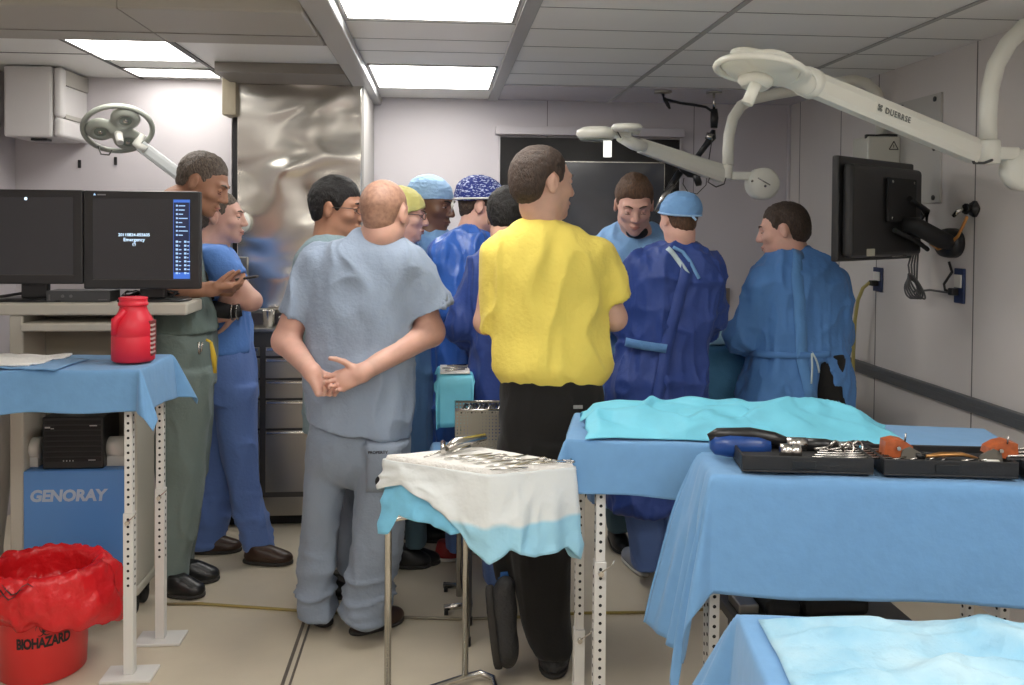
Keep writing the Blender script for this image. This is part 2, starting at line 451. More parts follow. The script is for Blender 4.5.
# window / dark viewing panel on the back wall
wx0 = at(500, 137, YB).x; wx1 = at(679, 139, YB).x; wz1 = at(500, 137, YB).z
fr = MB(); t_ = .05
fr.box((wx0 - .012, YB - .03, .88), (wx0 + .0, YB - .0003, wz1 + .01), .002); fr.box((wx1, YB - .03, .88), (wx1 + .012, YB - .0003, wz1 + .01), .002)
fr.box((wx0 - .012, YB - .03, .87), (wx1 + .012, YB - .0003, .885), .002)
wn = MB().box((wx0, YB - .018, .885), (wx1, YB - .0005, wz1 - .002)).build('window_1', mat('viewing_frame_black', (.006, .006, .007), .25)); wn['kind'] = 'structure'
gx0 = at(560, 160, YB).x; gx1 = at(663, 163, YB).x; gz = at(600, 163, YB).z
g_ = MB().box((wx0 + .10, YB - .024, .93), (gx1, YB - .0185, gz), .001).build('window_pane', mat('viewing_glass', (.075, .078, .088), .12, var=.25, vscale=2.5, aniso=(1, 1, 1)), wn)
MB().box((gx1 + .001, YB - .026, .92), (gx1 + .006, YB - .0185, gz + .006)).box((wx0 + .09, YB - .026, gz + .001), (gx1 + .006, YB - .0185, gz + .007)).build('pane_trim', m_tube, wn)
fr.build('window_frame', m_wallw, wn)
struct('trim_12', MB().box((wx0 - .03, YB - .06, wz1 + .012), (wx1 + .02, YB - .0003, wz1 + .065), .004), m_wallw)
# ceiling light panels
def light_panel(x0, x1, y0, y1, label, z=HC, g='ceiling light panels', e=None):
    t = empty('ceiling_light', ((x0 + x1) / 2, (y0 + y1) / 2, z - .008), label, 'ceiling light', g)
    f = MB(); w = .012
    for a, b in (((x0, y0), (x1, y0 + w)), ((x0, y1 - w), (x1, y1)), ((x0, y0), (x0 + w, y1)), ((x1 - w, y0), (x1, y1))):
        f.box((a[0], a[1], z - .008), (b[0], b[1], z - .0006), .001)
    f.build('frame', m_grid, t)
    MB().box((x0 + w, y0 + w, z - .006), (x1 - w, y1 - w, z - .0008)).build('diffuser', m_lamp, t)
    return t
def lz(u, v): p = flat(u, v, HC); return p
light_panel(-.365, .275, 2.62, 3.345, 'large glowing ceiling light cut by the top edge of the view', g=None)
light_panel(-.365, .275, 4.30, 5.02, 'glowing ceiling light above the steel door end of the white wall', g=None)
light_panel(-1.615, -1.172, 3.84, 4.33, 'glowing ceiling light nearer of the two in the left bay', g=None)
light_panel(-1.615, -1.172, 4.55, 4.80, 'slim glowing ceiling light at the rear of the left bay', g=None)
for (y0, y1) in ((.55, 1.27), (-1.4, -.68)):
    light_panel(-.365, .275, y0, y1, 'ceiling light panel in the middle row over the near end of the room', g='ceiling lights over the near end')
    light_panel(1.2, 1.8, y0, y1, 'ceiling light panel by the right wall over the near end', g='ceiling lights by the right wall')
light_panel(-1.7, -1.1, .55, 1.27, 'added fill light panel over the left tables at the near end', g=None)  # unseen panel added for more overhead fill
w = bpy.data.worlds.new('world'); S.world = w; w.use_nodes = True
w.node_tree.nodes['Background'].inputs[0].default_value = (.5, .5, .55, 1); w.node_tree.nodes['Background'].inputs[1].default_value = .3
S.view_settings.view_transform = 'Standard'; S.view_settings.look = 'None'; S.view_settings.gamma = 1; S.view_settings.exposure = 0.0
try: S.view_settings.use_curve_mapping = False
except Exception: pass
S.cycles.max_bounces = 8; S.cycles.diffuse_bounces = 5; S.cycles.glossy_bounces = 3; S.cycles.transmission_bounces = 4
S.cycles.use_denoising = True; S.cycles.sample_clamp_indirect = 6
# ================================================================== FURNITURE AND EQUIPMENT
m_cab = mat('cabinet_white', (.62, .60, .59), .35)
m_dsteel = mat('drawer_steel', (.40, .38, .34), .36, 1.0, bump=(40, .04, (1, 1, .1)))
m_dark = mat('dark_frame', (.10, .095, .09), .45, .6)
m_cart = mat('cart_beige', (.50, .47, .40), .5, bump=(300, .03))
m_cartd = mat('cart_inner', (.26, .235, .19), .6)
m_drape = mat('drape_blue', (.15, .34, .66), .85, bump=(55, .1), var=.05, vscale=30, sheen=.15)
m_drapel = mat('drape_light_blue', (.155, .34, .60), .85, bump=(30, .10), var=.03, vscale=25, sheen=.15)
m_cyan = mat('drape_cyan', (.17, .58, .75), .6, bump=(10, .25), var=.06, vscale=12)
m_towel = mat('towel_white', (.84, .82, .78), .95, bump=(120, .4), sheen=.2)
m_red = mat('red_plastic', (.72, .02, .045), .38)
m_rubber = mat('rubber', (.012, .012, .012), .75)
m_instr = mat('instrument_steel', (.52, .50, .47), .25, 1.0)
crease(m_drapel, 3.2, .28, .8, .03); crease(m_cyan, 6, .8, 1.0, .03); 
# ---- steel wall cabinet and drawers
YC = 4.70; xs0 = at(237, 200, YC).x; xs1 = at(361.5, 120, YC).x
m_sheet = mat('steel_sheet', (.68, .66, .61), .23, 1.0, bump=(2.4, .75, (1.0, 1.0, 1.9)))
for n_ in m_sheet.node_tree.nodes:
    if n_.type == 'TEX_NOISE': n_.inputs['Detail'].default_value = .6; n_.inputs['Distortion'].default_value = .6
    if n_.type == 'BUMP': n_.inputs['Distance'].default_value = .06
zc0 = at(300, 309, YC).z
t = empty('steel_cabinet', ((xs0 + xs1) / 2, YC, 0), 'tall steel cabinet with a rippled mirror-like sheet front beside the white wall', 'cabinet')
MB().box((xs0, YC, zc0), (xs1, YC + .5, 2.345), .004).build('door', m_sheet, t)
MB().box((xs0 + .02, YC - .004, zc0 - .02), (xs1, YC + .02, zc0 - .001), .001).build('base_strip', m_dsteel, t)
MB().box((xs1 + .0005, YC + .01, .0), (xs1 + .012, YB - .02, 2.345)).build('side_panel', mat('side_grey', (.40, .385, .37), .5), t)
p0 = at(222, 71, YC - .05); p1 = at(236, 115, YC - .05)
MB().box((p0.x, YC - .05, p1.z), (p1.x, YC + .1, 2.345), .004).build('wood_post', mat('tan_board', (.34, .29, .20), .5, var=.15, vscale=14, aniso=(1, 1, .2)), t)
xg0 = at(231.5, 200, YC + .02).x
MB().box((xg0, YC + .05, 0), (xs0 - .001, YC + .19, p1.z)).build('gap_shade', m_matblack, t)  # matt black strip painted for the shade in the gap
YD = 4.53; xd0 = at(212, 400, YD).x; xd1 = at(345, 400, YD).x
t = empty('drawer_cabinet', ((xd0 + xd1) / 2, YD, 0), 'low steel drawer cabinet below the tall steel door behind the men', 'cabinet')
zt = at(300, 332, YD).z; zb = at(300, 497, YD).z
MB().box((xd0, YD, zb), (xd1, YD + .16, zt), .003).build('body', m_dark, t)
MB().box((xd0, YD - .008, zt), (xd1, YC - .006, zt + .02), .004).build('worktop', m_dsteel, t)
MB().box((xd0, YD + .005, .06), (xd1, YD + .16, zb), .002).build('base_rail', m_dsteel, t)
MB().box((xd0 + .0, YD + .06, 0), (xd1, YD + .16, .06)).build('plinth', m_matblack, t)
cols = [(xd0 + .012, at(260, 400, YD).x), (at(266, 400, YD).x, xd1 - .012)]
rows = [(337, 345), (347, 355.5), (358, 377.5), (380, 397.5), (400, 427.5), (430, 491)]
for ci, (a, b) in enumerate(cols):
    for (r0, r1) in rows[1:]:
        z1 = at(300, r0, YD).z; z0 = at(300, r1, YD).z
        d = MB().box((a, YD - .014, z0), (b, YD - .0005, z1), .002).build('drawer', m_dsteel, t)
        MB().box((a + .004, YD - .026, z1 - .016), (b - .004, YD - .0145, z1 - .002), .003).build('handle', m_tube, d)
for (u, r, h_, lab) in ((269, .034, .085, 'shiny steel cup with a rim on the drawer cabinet'), (284, .03, .05, 'small shiny steel bowl on the drawer cabinet behind the crossed arm')):
    c = at(u, 318, 4.61); MB().lathe([(r * .8, 0), (r * .85, .004), (r, h_ - .004), (r * 1.08, h_), (r * .95, h_), (r * .8, .01)], (c.x, 4.61, zt + .0205)).build('steel_cup', m_tube, None, (lab, 'cup'))
b0 = at(234, 257, YC - .02); b1 = at(247, 306, YC - .02)
t = MB().box((b0.x, YC - .02, b1.z), (b1.x, YC - .001, b0.z), .002).build('switch_plate', m_dsteel, None, ('bright steel plate at the lower left edge of the tall steel door', 'plate'))
# ---- wall cupboard, upper left
f0 = flat(62, 66, 2.345); yf = f0.y; xr = f0.x; zb_ = at(40, 137, yf).z
t = empty('wall_cupboard', ((XL + xr) / 2, yf, zb_), 'glossy white cupboard hung high in the rear left corner', 'cupboard')
xl_ = at(3, 70, yf).x
MB().box((xl_, yf, zb_), (xr - .05, YL - .002, 2.344), .012).build('body', m_cab, t)
MB().box((xr - .045, yf, zb_), (xr, YL - .002, zb_ + .10), .02, seg=4).build('bottom_rail', m_cab, t)
MB().box((xr - .045, yf, zb_ + .10), (xr, yf + .06, 2.344), .02, seg=4).build('corner_post', m_cab, t)
MB().box((xr - .044, yf + .07, zb_ + .115), (xr - .02, YL - .004, 2.26), .004).build('shutter', m_cab, t)
MB().box((xr - .04, yf + .07, 2.262), (xr - .012, YL - .004, 2.342), .003).box((xr - .04, yf + .065, zb_ + .102), (xr - .01, YL - .004, zb_ + .125), .003).build('track', m_beam, t)
MB().box((xr - .18, yf + .06, zb_ - .012), (xr - .1, yf + .12, zb_ - .001), .003).build('catch', m_black, t)
for (u, v) in ((80, 164), (116, 161)):
    p = at(u, v, YL); MB().box((p.x - .008, YL - .012, p.z - .022), (p.x + .008, YL - .001, p.z + .022), .003).build('wall_hook', m_black, None, ('small black fitting on the wall below the left surgical lamp', 'hook', 'black wall fittings under the left lamp'))
# ---- perforated telescopic leg
m_leg = mat('leg_cream', (.70, .69, .66), .35)
def perf_leg(parent, x, y, ztop, zj, zh, wid=.034, plate=True, pin=True):
    lo_ = MB().box((x - wid / 2, y - wid / 2, .012), (x + wid / 2, y + wid / 2, zj), .002).build('leg', m_leg, parent)
    w2 = wid * .80
    up_ = MB().box((x - w2 / 2, y - w2 / 2, zj), (x + w2 / 2, y + w2 / 2, ztop), .002).build('leg_insert', m_leg, parent)
    hU = MB(); hL = MB(); z = ztop - .05
    while z > zh:
        ww = wid / 2 if z < zj else w2 / 2; h = hL if z < zj else hU
        if abs(z - zj) > .01:
            h.tube([(x, y - ww - .0006, z), (x, y - ww + .004, z)], .0048, 8); h.tube([(x + ww + .0006, y, z), (x + ww - .004, y, z)], .0048, 8); h.tube([(x - ww - .0006, y, z), (x - ww + .004, y, z)], .0048, 8)
        z -= .0254
    for h, pr in ((hU, up_), (hL, lo_)):
        if len(h.bm.verts): h.build('perforation', m_matblack, pr)
        else: h.bm.free()
    if plate: MB().box((x - .085, y - .055, .0005), (x + .085, y + .055, .012), .003).build('foot_plate', m_leg, parent)
    if pin:
        q = MB(); q.tube([(x, y - wid / 2 - .012, zj - .03), (x, y - wid / 2 + .002, zj - .03)], .008, 10)
        q.tube([(x - .004, y - wid / 2 - .008, zj - .03), (x + .03, y - wid / 2 - .02, zj + .0), (x + .034, y - wid / 2 - .02, zj + .012)], .0018, 6)
        q.build('locking_pin', m_tube, parent)
def rect_table(name, A, B, C, D, z, label, legs, m=m_white, thick=.03):
    """A front left, B front right, C back right, D back left (x,y)"""
    t = empty(name, ((A[0] + C[0]) / 2, (A[1] + C[1]) / 2, 0), label, 'table')
    mb = MB(); ins = .012
    cx = sum(p[0] for p in (A, B, C, D)) / 4; cy = sum(p[1] for p in (A, B, C, D)) / 4
    pts = [(cx + (p[0] - cx) * (1 - ins), cy + (p[1] - cy) * (1 - ins * 3), z - thick) for p in (A, B, C, D)]
    mb.poly(pts, thick - .004, (0, 0, 1)).build('tabletop', m, t)
    for l in legs: perf_leg(t, *l)
    return t
def drape(name, A, B, C, D, z, over, m, tagv, seed=0, wave=.03, flare=.25, fan=.10, nu=110, nv=90, top=.002, endjag=.08, th=.0025, cfun=None, vary=None):
    """over = (front, right, back, left) overhang; a cloth laid over the top with hanging sides and folded corners"""
    A, B, C, D = [np.array((*p[:2], z)) for p in (A, B, C, D)]
    W = np.linalg.norm(B - A); Dp = np.linalg.norm(D - A); ex = (B - A) / W; ey = (D - A) / Dp
    ey2 = (C - B) / np.linalg.norm(C - B)
    of, orr, ob, ol = over
    def axis(n, lo, L, hi):
        k1 = max(3, int(n * .28)); k2 = max(4, n - 2 * k1)
        return np.concatenate([np.linspace(-lo, 0, k1)[:-1], np.linspace(0, L, k2), np.linspace(L, L + hi, k1)[1:]])
    us = axis(nu, ol, W, orr); vs = axis(nv, of, Dp, ob)
    U, V = np.meshgrid(us, vs, indexing='ij')
    cu = np.clip(U, 0, W); cv = np.clip(V, 0, Dp); eu = U - cu; ev = V - cv
    L = np.sqrt(eu ** 2 + ev ** 2) + 1e-9
    s = cu / W; tt = cv / Dp
    base = ((1 - s) * (1 - tt))[..., None] * A + (s * (1 - tt))[..., None] * B + (s * tt)[..., None] * C + ((1 - s) * tt)[..., None] * D
    dr = (eu / L)[..., None] * ex + (ev / L)[..., None] * ey
    per = np.stack([U * 7, V * 7, np.full_like(U, seed * 3.1)], -1).reshape(-1, 3)
    n1 = vnoise(per, seed).reshape(U.shape); n2 = vnoise(per * 2.3 + 4, seed + 3).reshape(U.shape)
    edge = np.stack([cu * 6, cv * 6, np.zeros_like(cu)], -1).reshape(-1, 3); n3 = vnoise(edge, seed + 7).reshape(U.shape); n4 = vnoise(edge * 2.6, seed + 8).reshape(U.shape)
    corner = np.minimum(np.abs(eu), np.abs(ev)) / L * 1.41
    ang = np.arctan2(np.abs(ev), np.abs(eu) + 1e-9)
    Ls = L * (1 + endjag * n3)
    if vary is not None: Ls = Ls * vary(s, tt, eu, ev)
    out = .010 * (1 - np.exp(-Ls / .01)) + wave * (n3 + .5 * n4) * np.minimum(Ls * 4, 1) + wave * 1.0 * np.minimum(Ls * 4, 1)
    out = out + corner * Ls * (flare + fan * np.cos(ang * 8 + seed)) + .06 * Ls
    drop = np.sqrt(np.maximum(Ls ** 2 - (out - out.min() * 0) ** 2 * .35, Ls ** 2 * .4)) - .004
    drop = np.where(Ls > 1e-6, np.maximum(drop, 0), 0)
    P = base + dr * (np.where(L > 1e-6, out, 0))[..., None]
    P[..., 2] += top + .002 * n2 * (L < 1e-6) + .0035 * n1 * (L < 1e-6) - drop
    P[..., 2] += .0035
    P[..., 2] = np.maximum(P[..., 2], .01)
    if cfun is not None: P = cfun(P, s, tt, eu, ev)
    return grid_mesh(name, P, m, None, th, True, tagv)
# ---- left table under blue drape
ZT1 = 1.062
A = (-2.2, 3.03); B = (-1.018, 3.03); C = (-1.018, 3.37); D = (-2.2, 3.37)
fl = flat(130, 676, 0); fr_ = flat(161, 640, 0)
rect_table('instrument_table', A, B, C, D, ZT1, 'narrow white table on perforated telescopic legs over the red bin',
           [(fl.x, fl.y, ZT1 - .03, at(133, 512, fl.y).z, at(133, 588, fl.y).z), (fr_.x, fr_.y, ZT1 - .03, at(160, 488, fr_.y).z, at(160, 560, fr_.y).z), (-2.18, 3.06, ZT1 - .03, .55, .3), (-2.18, 3.33, ZT1 - .03, .55, .3)], m_leg)
drape('table_drape', A, B, C, D, ZT1, (.15, .16, .13, .1), m_drapel, ('light blue drape over the narrow table at the left with the red jug on it', 'drape', 'blue table drapes'), 3, .012, .45, .12, endjag=.10)
# red jug
c = at(126, 361, 3.10); c = Vector((c.x - .006, 3.19, ZT1 + .0125)); s_ = 3.1 / 870
t = empty('sharps_jug', c, 'red plastic jug with a wide screw neck on the left table', 'jug')
def jw(th, z): return 1 + .02 * abs(math.cos(th * 2)) ** .7 * (1 if z < .17 else 0)
MB().lathe([(.064, 0), (.071, .006), (.072, .05), (.0715, .088), (.0695, .092), (.0715, .096), (.071, .128), (.061, .155), (.049, .178), (.045, .19), (.045, .2), (.042, .2)], c, 40, wob=jw).build('body', m_red, t)
MB().lathe([(.046, 0), (.050, .002), (.050, .012), (.047, .014), (.047, .024), (.049, .026), (.049, .03), (.04, .032)], c + Vector((0, 0, .196)), 40).build('cap', m_red, t)
mb = MB(); mb.tube([c + Vector((-.045, -.055, .10)), c + Vector((-.04, -.062, .15)), c + Vector((-.012, -.048, .185))], [.012, .014, .010], 10); mb.build('handle', m_red, t)
mb = MB(); lx = c + Vector((.0595, -.012, 0))
mb.box(lx + Vector((-.006, -.014, .02)), lx + Vector((.0135, .035, .145)), .003).build('label_plate', mat('label_dark', (.20, .03, .03), .5), t)
mb = MB()
for i in range(7): mb.box(lx + Vector((.008, -.0155, .03 + i * .016)), lx + Vector((.0142, .02, .037 + i * .016)))
mb.build('label_text', mat('label_white', (.6, .5, .48), .5), t)
# folded white towel at the table's left
P = np.zeros((30, 14, 3))
q0 = flat(-60, 365, ZT1); q1 = flat(45, 365, ZT1)
for i in range(30):
    for j in range(14):
        x = -2.1 + (-1.395 - -2.1) * i / 29 + .05 * j / 13; y = 3.07 + .23 * j / 13
        P[i, j] = (x, y, ZT1 + .016 + .007 * math.sin(i * .7 + j) * (j % 3 == 1) + .012 * (1 - abs(j - 6) / 7) * (i < 27))
grid_mesh('folded_towel', P, m_towel, None, .006, True, ('flat white paper towel lying at the far left of the left table', 'towel'))
P = np.zeros((20, 10, 3))
for i in range(20):
    for j in range(10):
        x = -1.50 + .22 * i / 19 + .02 * j / 9; y = 3.05 + .24 * j / 9 - .003 * i
        P[i, j] = (x, y, ZT1 + .0125 + .0015 * math.sin(i * .9 + j * .7))
grid_mesh('paper_sheet', P, m_drapel, None, .001, True, ('pale blue paper corner sticking out under the white towel', 'paper'))
# ---- biohazard bin with bag
m_bin = mat('bin_red', (.74, .03, .03), .35); m_bag = mat('bag_red', (.68, .015, .02), .22, bump=(26, .55), trans=.0)
bc = Vector((-1.385, 3.15, 0)); HB = .31
t = empty('biohazard_bin', bc, 'red round biohazard bin on the floor below the left table', 'bin')
MB().lathe([(.130, .001), (.138, .006), (.150, HB * .95), (.156, HB), (.150, HB), (.136, .02)], bc, 48).build('bucket', m_bin, t)
def onbin(z0, ang0, r0=.1385, dr=.012):
    def f(c):
        z = z0 + c.y; r = r0 + (z / HB) * dr * 1.0 + c.z + .0012
        a = ang0 + c.x * .62 / r0
        return Vector((bc.x + r * math.sin(a), bc.y - r * math.cos(a), z))
    return f
m_ink = mat('ink_black', (.01, .008, .01), .4)
ab = math.radians(24)
text_mesh('lettering', 'BIOHAZARD', .048, m_ink, None, t, .0004, .0020, onbin(.150, ab), spacing=.94)
# trefoil mark: three open horns on a ring
mb = MB(); fb = onbin(.205, ab)
def arc(cx, cz, r, a0, a1, w0, w1, n=14):
    for i in range(n):
        ths = [a0 + (a1 - a0) * (i + k) / n for k in (0, 1)]; ws = [w0 + (w1 - w0) * (i + k) / n for k in (0, 1)]
        q = [fb(Vector((cx + (r - ws[0]) * math.cos(ths[0]), cz + (r - ws[0]) * math.sin(ths[0]), .0002))), fb(Vector((cx + (r + ws[0]) * math.cos(ths[0]), cz + (r + ws[0]) * math.sin(ths[0]), .0002))),
             fb(Vector((cx + (r + ws[1]) * math.cos(ths[1]), cz + (r + ws[1]) * math.sin(ths[1]), .0002))), fb(Vector((cx + (r - ws[1]) * math.cos(ths[1]), cz + (r - ws[1]) * math.sin(ths[1]), .0002)))]
        vs = [mb.bm.verts.new(p) for p in q]; mb.bm.faces.new(vs)
for k in range(3):
    a = PI / 2 + k * 2 * PI / 3; cx, cz = .019 * math.cos(a), .019 * math.sin(a)
    arc(cx, cz, .020, a + .5, a + PI, .0006, .0045); arc(cx, cz, .020, a - .5, a - PI, .0006, .0045)
arc(0, 0, .018, 0, 2 * PI, .0014, .0014, 30)
mb.build('hazard_mark', m_ink, t)
# bag: rim folded outwards, crumpled
NB, NR = 120, 34
P = np.zeros((NR, NB + 1, 3))
prof = [(.02, .26), (.11, .30), (.146, .33), (.152, .375), (.150, .41), (.155, .43), (.170, .44), (.186, .43), (.195, .405), (.197, .37), (.192, .33), (.182, .30), (.172, .285)]
pr = np.array(prof); tq = np.linspace(0, len(prof) - 1, NR)
rr = np.interp(tq, range(len(prof)), pr[:, 0]); zz = np.interp(tq, range(len(prof)), pr[:, 1]) - .055
for j in range(NB + 1):
    th = 2 * PI * j / NB
    rside = max(0, math.cos(th - .15)) ** 2      # droops and bulges on the right side
    for i in range(NR):
        w = max(0, (i - 8)) / (NR - 8)
        nn = vnoise(np.array([[math.cos(th) * 4, math.sin(th) * 4, i * .22]]), 5)[0]; n2 = vnoise(np.array([[math.cos(th) * 10, math.sin(th) * 10, i * .4]]), 8)[0]
        r = rr[i] + w * (.020 * nn + .012 * n2) + rside * .095 * w + (.01 * n2 if i < 8 else 0)
        z = zz[i] + .012 * n2 * min(1, w * 3) - (w ** 2) * (.02 * (1 + nn) + .05 * rside) + .012 * nn * (1 - w)
        if w > .5: r = max(r, .162)
        P[i, j] = (bc.x + r * math.cos(th), bc.y + r * math.sin(th) * (1 if math.sin(th) < 0 else .85), z)
P[:, -1] = P[:, 0]
grid_mesh('bin_liner', P, m_bag, t, .0015, True)
mb = MB()
fb2 = lambda a, z, r=.200: Vector((bc.x + r * math.sin(a), bc.y - r * math.cos(a), z))
for k, (da, dz) in enumerate(((-.25, .352), (.0, .345), (.12, .36))):
    mb.tube([fb2(-.35 + da + .5 * q / 6, dz + .018 * math.sin(q * 1.2 + k)) for q in range(7)], [.001, .003, .004, .005, .004, .003, .001], 6, flat=.3)
mb.build('liner_print', m_ink, t)
# ---- imaging workstation cart
YCt = 3.50; zt1 = at(100, 303, YCt).z; zt0 = at(100, 315.5, YCt).z; xr1 = at(187, 308, YCt).x; YCb = 3.72
xa = at(8, 400, YCt).x; xb = at(22, 400, YCt).x; xc = at(128, 400, YCt + .02).x; xe = at(136, 400, YCt).x
t = empty('imaging_cart', ((xa + xc) / 2, 3.6, 0), 'beige wheeled imaging workstation cart with a blue lower panel', 'cart')
MB().box((xa - .5, YCt, zt0), (xr1, YCb, zt1), .008).build('desktop', m_cart, t)
MB().box((xa, YCt + .01, .13), (xb, YCb, zt0 - .001), .006).build('side_panel', m_cart, t)
MB().box((xc, YCt + .01, .13), (xe, YCb, zt0 - .001), .006).build('side_panel', m_cart, t)
MB().box((xb + .001, YCb - .02, .13), (xc - .001, YCb - .001, zt0 - .001)).build('back_panel', m_cartd, t)
z1 = at(60, 323, YCt).z; z0_ = at(60, 331, YCt).z
MB().box((xb + .002, YCt - .02, z0_), (xc - .002, YCb - .03, z1), .006).build('keyboard_shelf', m_cart, t)
zp = at(60, 471, YCt).z
m_panel = mat('panel_blue', (.10, .27, .62), .3)
MB().box((xb + .002, YCt + .0, .16), (xc - .002, YCt + .03, zp), .006).box((xb + .002, YCt + .03, zp - .012), (xc - .002, YCb - .03, zp - .001), .002).build('lower_panel', m_panel, t)
pz = at(69, 496, YCt); text_mesh('lettering', 'GENORAY', .061, mat('letter_grey', (.42, .50, .62), .4), frame_mtx((pz.x - .005, YCt - .0012, pz.z), (1, 0, 0), (0, 0, 1)), t, .0008, .0026, spacing=.98, shear=.12)
MB().box((xa - .01, YCt + .01, .09), (xe + .005, YCb, .13), .01).build('base', m_cart, t)
for (x, y) in ((xa + .06, YCt + .05), (xe - .03, YCt + .05), (xe - .03, YCb - .05), (xa + .06, YCb - .05)):
    mb = MB(); mb.lathe([(.018, -.014), (.036, -.013), (.04, -.008), (.04, .008), (.036, .013), (.018, .014)], (x, y, .041), 20, (1, 0, 0)); mb.box((x - .02, y - .02, .06), (x + .02, y + .02, .09), .004); mb.build('caster', m_rubber, t)
# UPS, pipes
u0 = at(42, 472, YCt + .02); u1 = at(103, 418, YCt + .02)
t = empty('power_unit', ((u0.x + u1.x) / 2, YCt + .1, zp), 'black box power unit standing inside the beige cart', 'power unit')
MB().box((u0.x, YCt + .022, zp), (u1.x, YCb - .025, zp + .206), .006).build('body', m_black, t)
mb = MB()
for i in range(8): mb.box((u0.x + .008, YCt + .019, zp + .03 + i * .021), (u1.x - .008, YCt + .0215, zp + .045 + i * .021), .002)
mb.build('grille', m_matblack, t)
mb = MB(); mb.box((u0.x + .012, YCt + .017, zp + .163), (u0.x + .032, YCt + .0188, zp + .169)); mb.box((u0.x + .034, YCt + .017, zp + .160), (u0.x + .046, YCt + .0188, zp + .163)); mb.box((u1.x - .05, YCt + .017, zp + .170), (u1.x - .022, YCt + .0188, zp + .174)); mb.box((u1.x - .055, YCt + .017, zp + .035), (u1.x - .028, YCt + .0188, zp + .038))
for i in range(4): mb.box((u0.x + .08 + i * .012, YCt + .017, zp + .032), (u0.x + .084 + i * .012, YCt + .0188, zp + .037))
mb.build('markings', mat('print_grey', (.5, .5, .5), .5), t)
mb = MB(); yy = YCb - .06
pm = at(75, 400, yy).x
mb.box((pm - .028, yy, zp + .208), (pm + .028, yy + .03, zp + .42), .006)
mb.build('display_post', m_white, None, ('white upright post rising from the power unit inside the cart', 'post'))
for (ua, ub, lab) in ((23, 41, 'short white roll lying left of the power unit'), (107, 127, 'short white roll lying right of the power unit')):
    a = at(ua, 445, YCt + .08); b = at(ub, 445, YCt + .08)
    MB().lathe([(.02, 0), (.042, .002), (.042, (b.x - a.x) - .002), (.02, (b.x - a.x))], (a.x, YCt + .09, zp + .07 if ua < 50 else zp + .07), 20, (1, 0, 0)).box((a.x + .004, YCt + .06, zp), (b.x - .004, YCt + .12, zp + .04)).build('paper_roll', m_white, None, (lab, 'roll'))
# grey hose in the far-left
mb = MB(); hx = at(3, 400, 3.75).x
mb.tube([(hx - .02, 3.80, .95), (hx - .03, 3.80, .86), (hx + .0, 3.80, .78), (hx - .02, 3.80, .55), (hx - .06, 3.80, .2), (hx - .06, 3.80, .03)], .032, 10)
mb.build('grey_hose', mat('hose_grey', (.33, .31, .28), .5), None, ('thick grey hose hanging beside the cart at the left edge', 'hose'))
# media box, monitors, cables
a = at(46, 299, YCt + .03); b = at(110, 288, YCt + .03)
t = empty('media_box', ((a.x + b.x) / 2, YCt + .06, zt1), 'flat dark grey switch box on the cart desktop between the monitor feet', 'electronics box')
MB().box((a.x, YCt + .03, zt1 + .001), (b.x, YCt + .14, zt1 + .045), .003).build('body', mat('dark_grey_box', (.05, .052, .055), .45), t)
mb = MB()
for i, u in enumerate((.2, .3)):
    mb.tube([(a.x + (b.x - a.x) * u * 1.3, YCt + .0295, zt1 + .024), (a.x + (b.x - a.x) * u * 1.3, YCt + .026, zt1 + .024)], .006, 10)
mb.box((b.x - .045, YCt + .0285, zt1 + .008), (b.x - .01, YCt + .0298, zt1 + .012)); mb.box((a.x + .01, YCt + .0285, zt1 + .008), (a.x + .016, YCt + .0298, zt1 + .03))
mb.build('knobs', mat('knob_grey', (.12, .12, .12), .4), t)
m_bez = mat('bezel_black', (.022, .021, .022), .4)
def monitor(u0, v0, u1, v1, label, screen, Y=YCt + .02, bz=(.035, .035), foot_u=None):
    a = at(u0, v1, Y); b = at(u1, v0, Y)
    t = empty('monitor', ((a.x + b.x) / 2, Y + .05, zt1), label, 'monitor')
    MB().box((a.x, Y, a.z), (b.x, Y + .035, b.z), .006).box((a.x + .08, Y + .03, a.z + .08), (b.x - .08, Y + .075, b.z - .06), .02).build('casing', m_bez, t)
    sx0, sx1, sz0, sz1 = a.x + bz[0], b.x - bz[0], a.z + bz[1] + .002, b.z - bz[1] + .006
    sc = MB().box((sx0, Y - .0012, sz0), (sx1, Y - .0002, sz1)).build('screen', screen, t)
    MB().box((sx0 - .001, Y - .0014, sz0 - .003), (sx1 + .001, Y - .0002, sz0 - .0006)).build('screen_edge', m_dark, sc)
    fx = at(foot_u, 290, Y).x
    MB().box((fx - .05, Y + .05, zt1 + .012), (fx + .05, Y + .085, a.z + .1), .006).build('neck', m_black, t)
    MB().lathe([(.14, 0), (.14, .006), (.13, .012), (.03, .014)], (fx, Y + .085, zt1 + .0008), 32, wob=lambda th, z: 1 if abs(math.sin(th)) < .6 else .62 + .38 * (1 - abs(math.sin(th)))).build('stand', m_black, t)
    return t, sc, (sx0, sx1, sz0, sz1)
m_scr = mat('screen_dark', (.012, .011, .011), .25, emit=((.016, .015, .016), 1.0))
t, sc, r_ = monitor(-40, 190, 82.5, 284, 'black monitor with a blank dark screen on the cart at the far left', m_scr, foot_u=28)
pz = at(23.5, 198.5, YCt); MB().lathe([(.001, 0), (.006, .0003), (.006, .0006), (.001, .0009)], (pz.x, YCt + .0185, pz.z), 12, (0, -1, 0)).build('indicator', mat('indicator_glow', (.3, .4, .5), .3, emit=((.7, .85, 1), 1.6)), t)
t, sc, (sx0, sx1, sz0, sz1) = monitor(83.5, 191.5, 200, 289, 'black monitor whose lit screen reads Emergency on the cart', m_scr, foot_u=148, bz=(.036, .036))
Yt = YCt + .0175
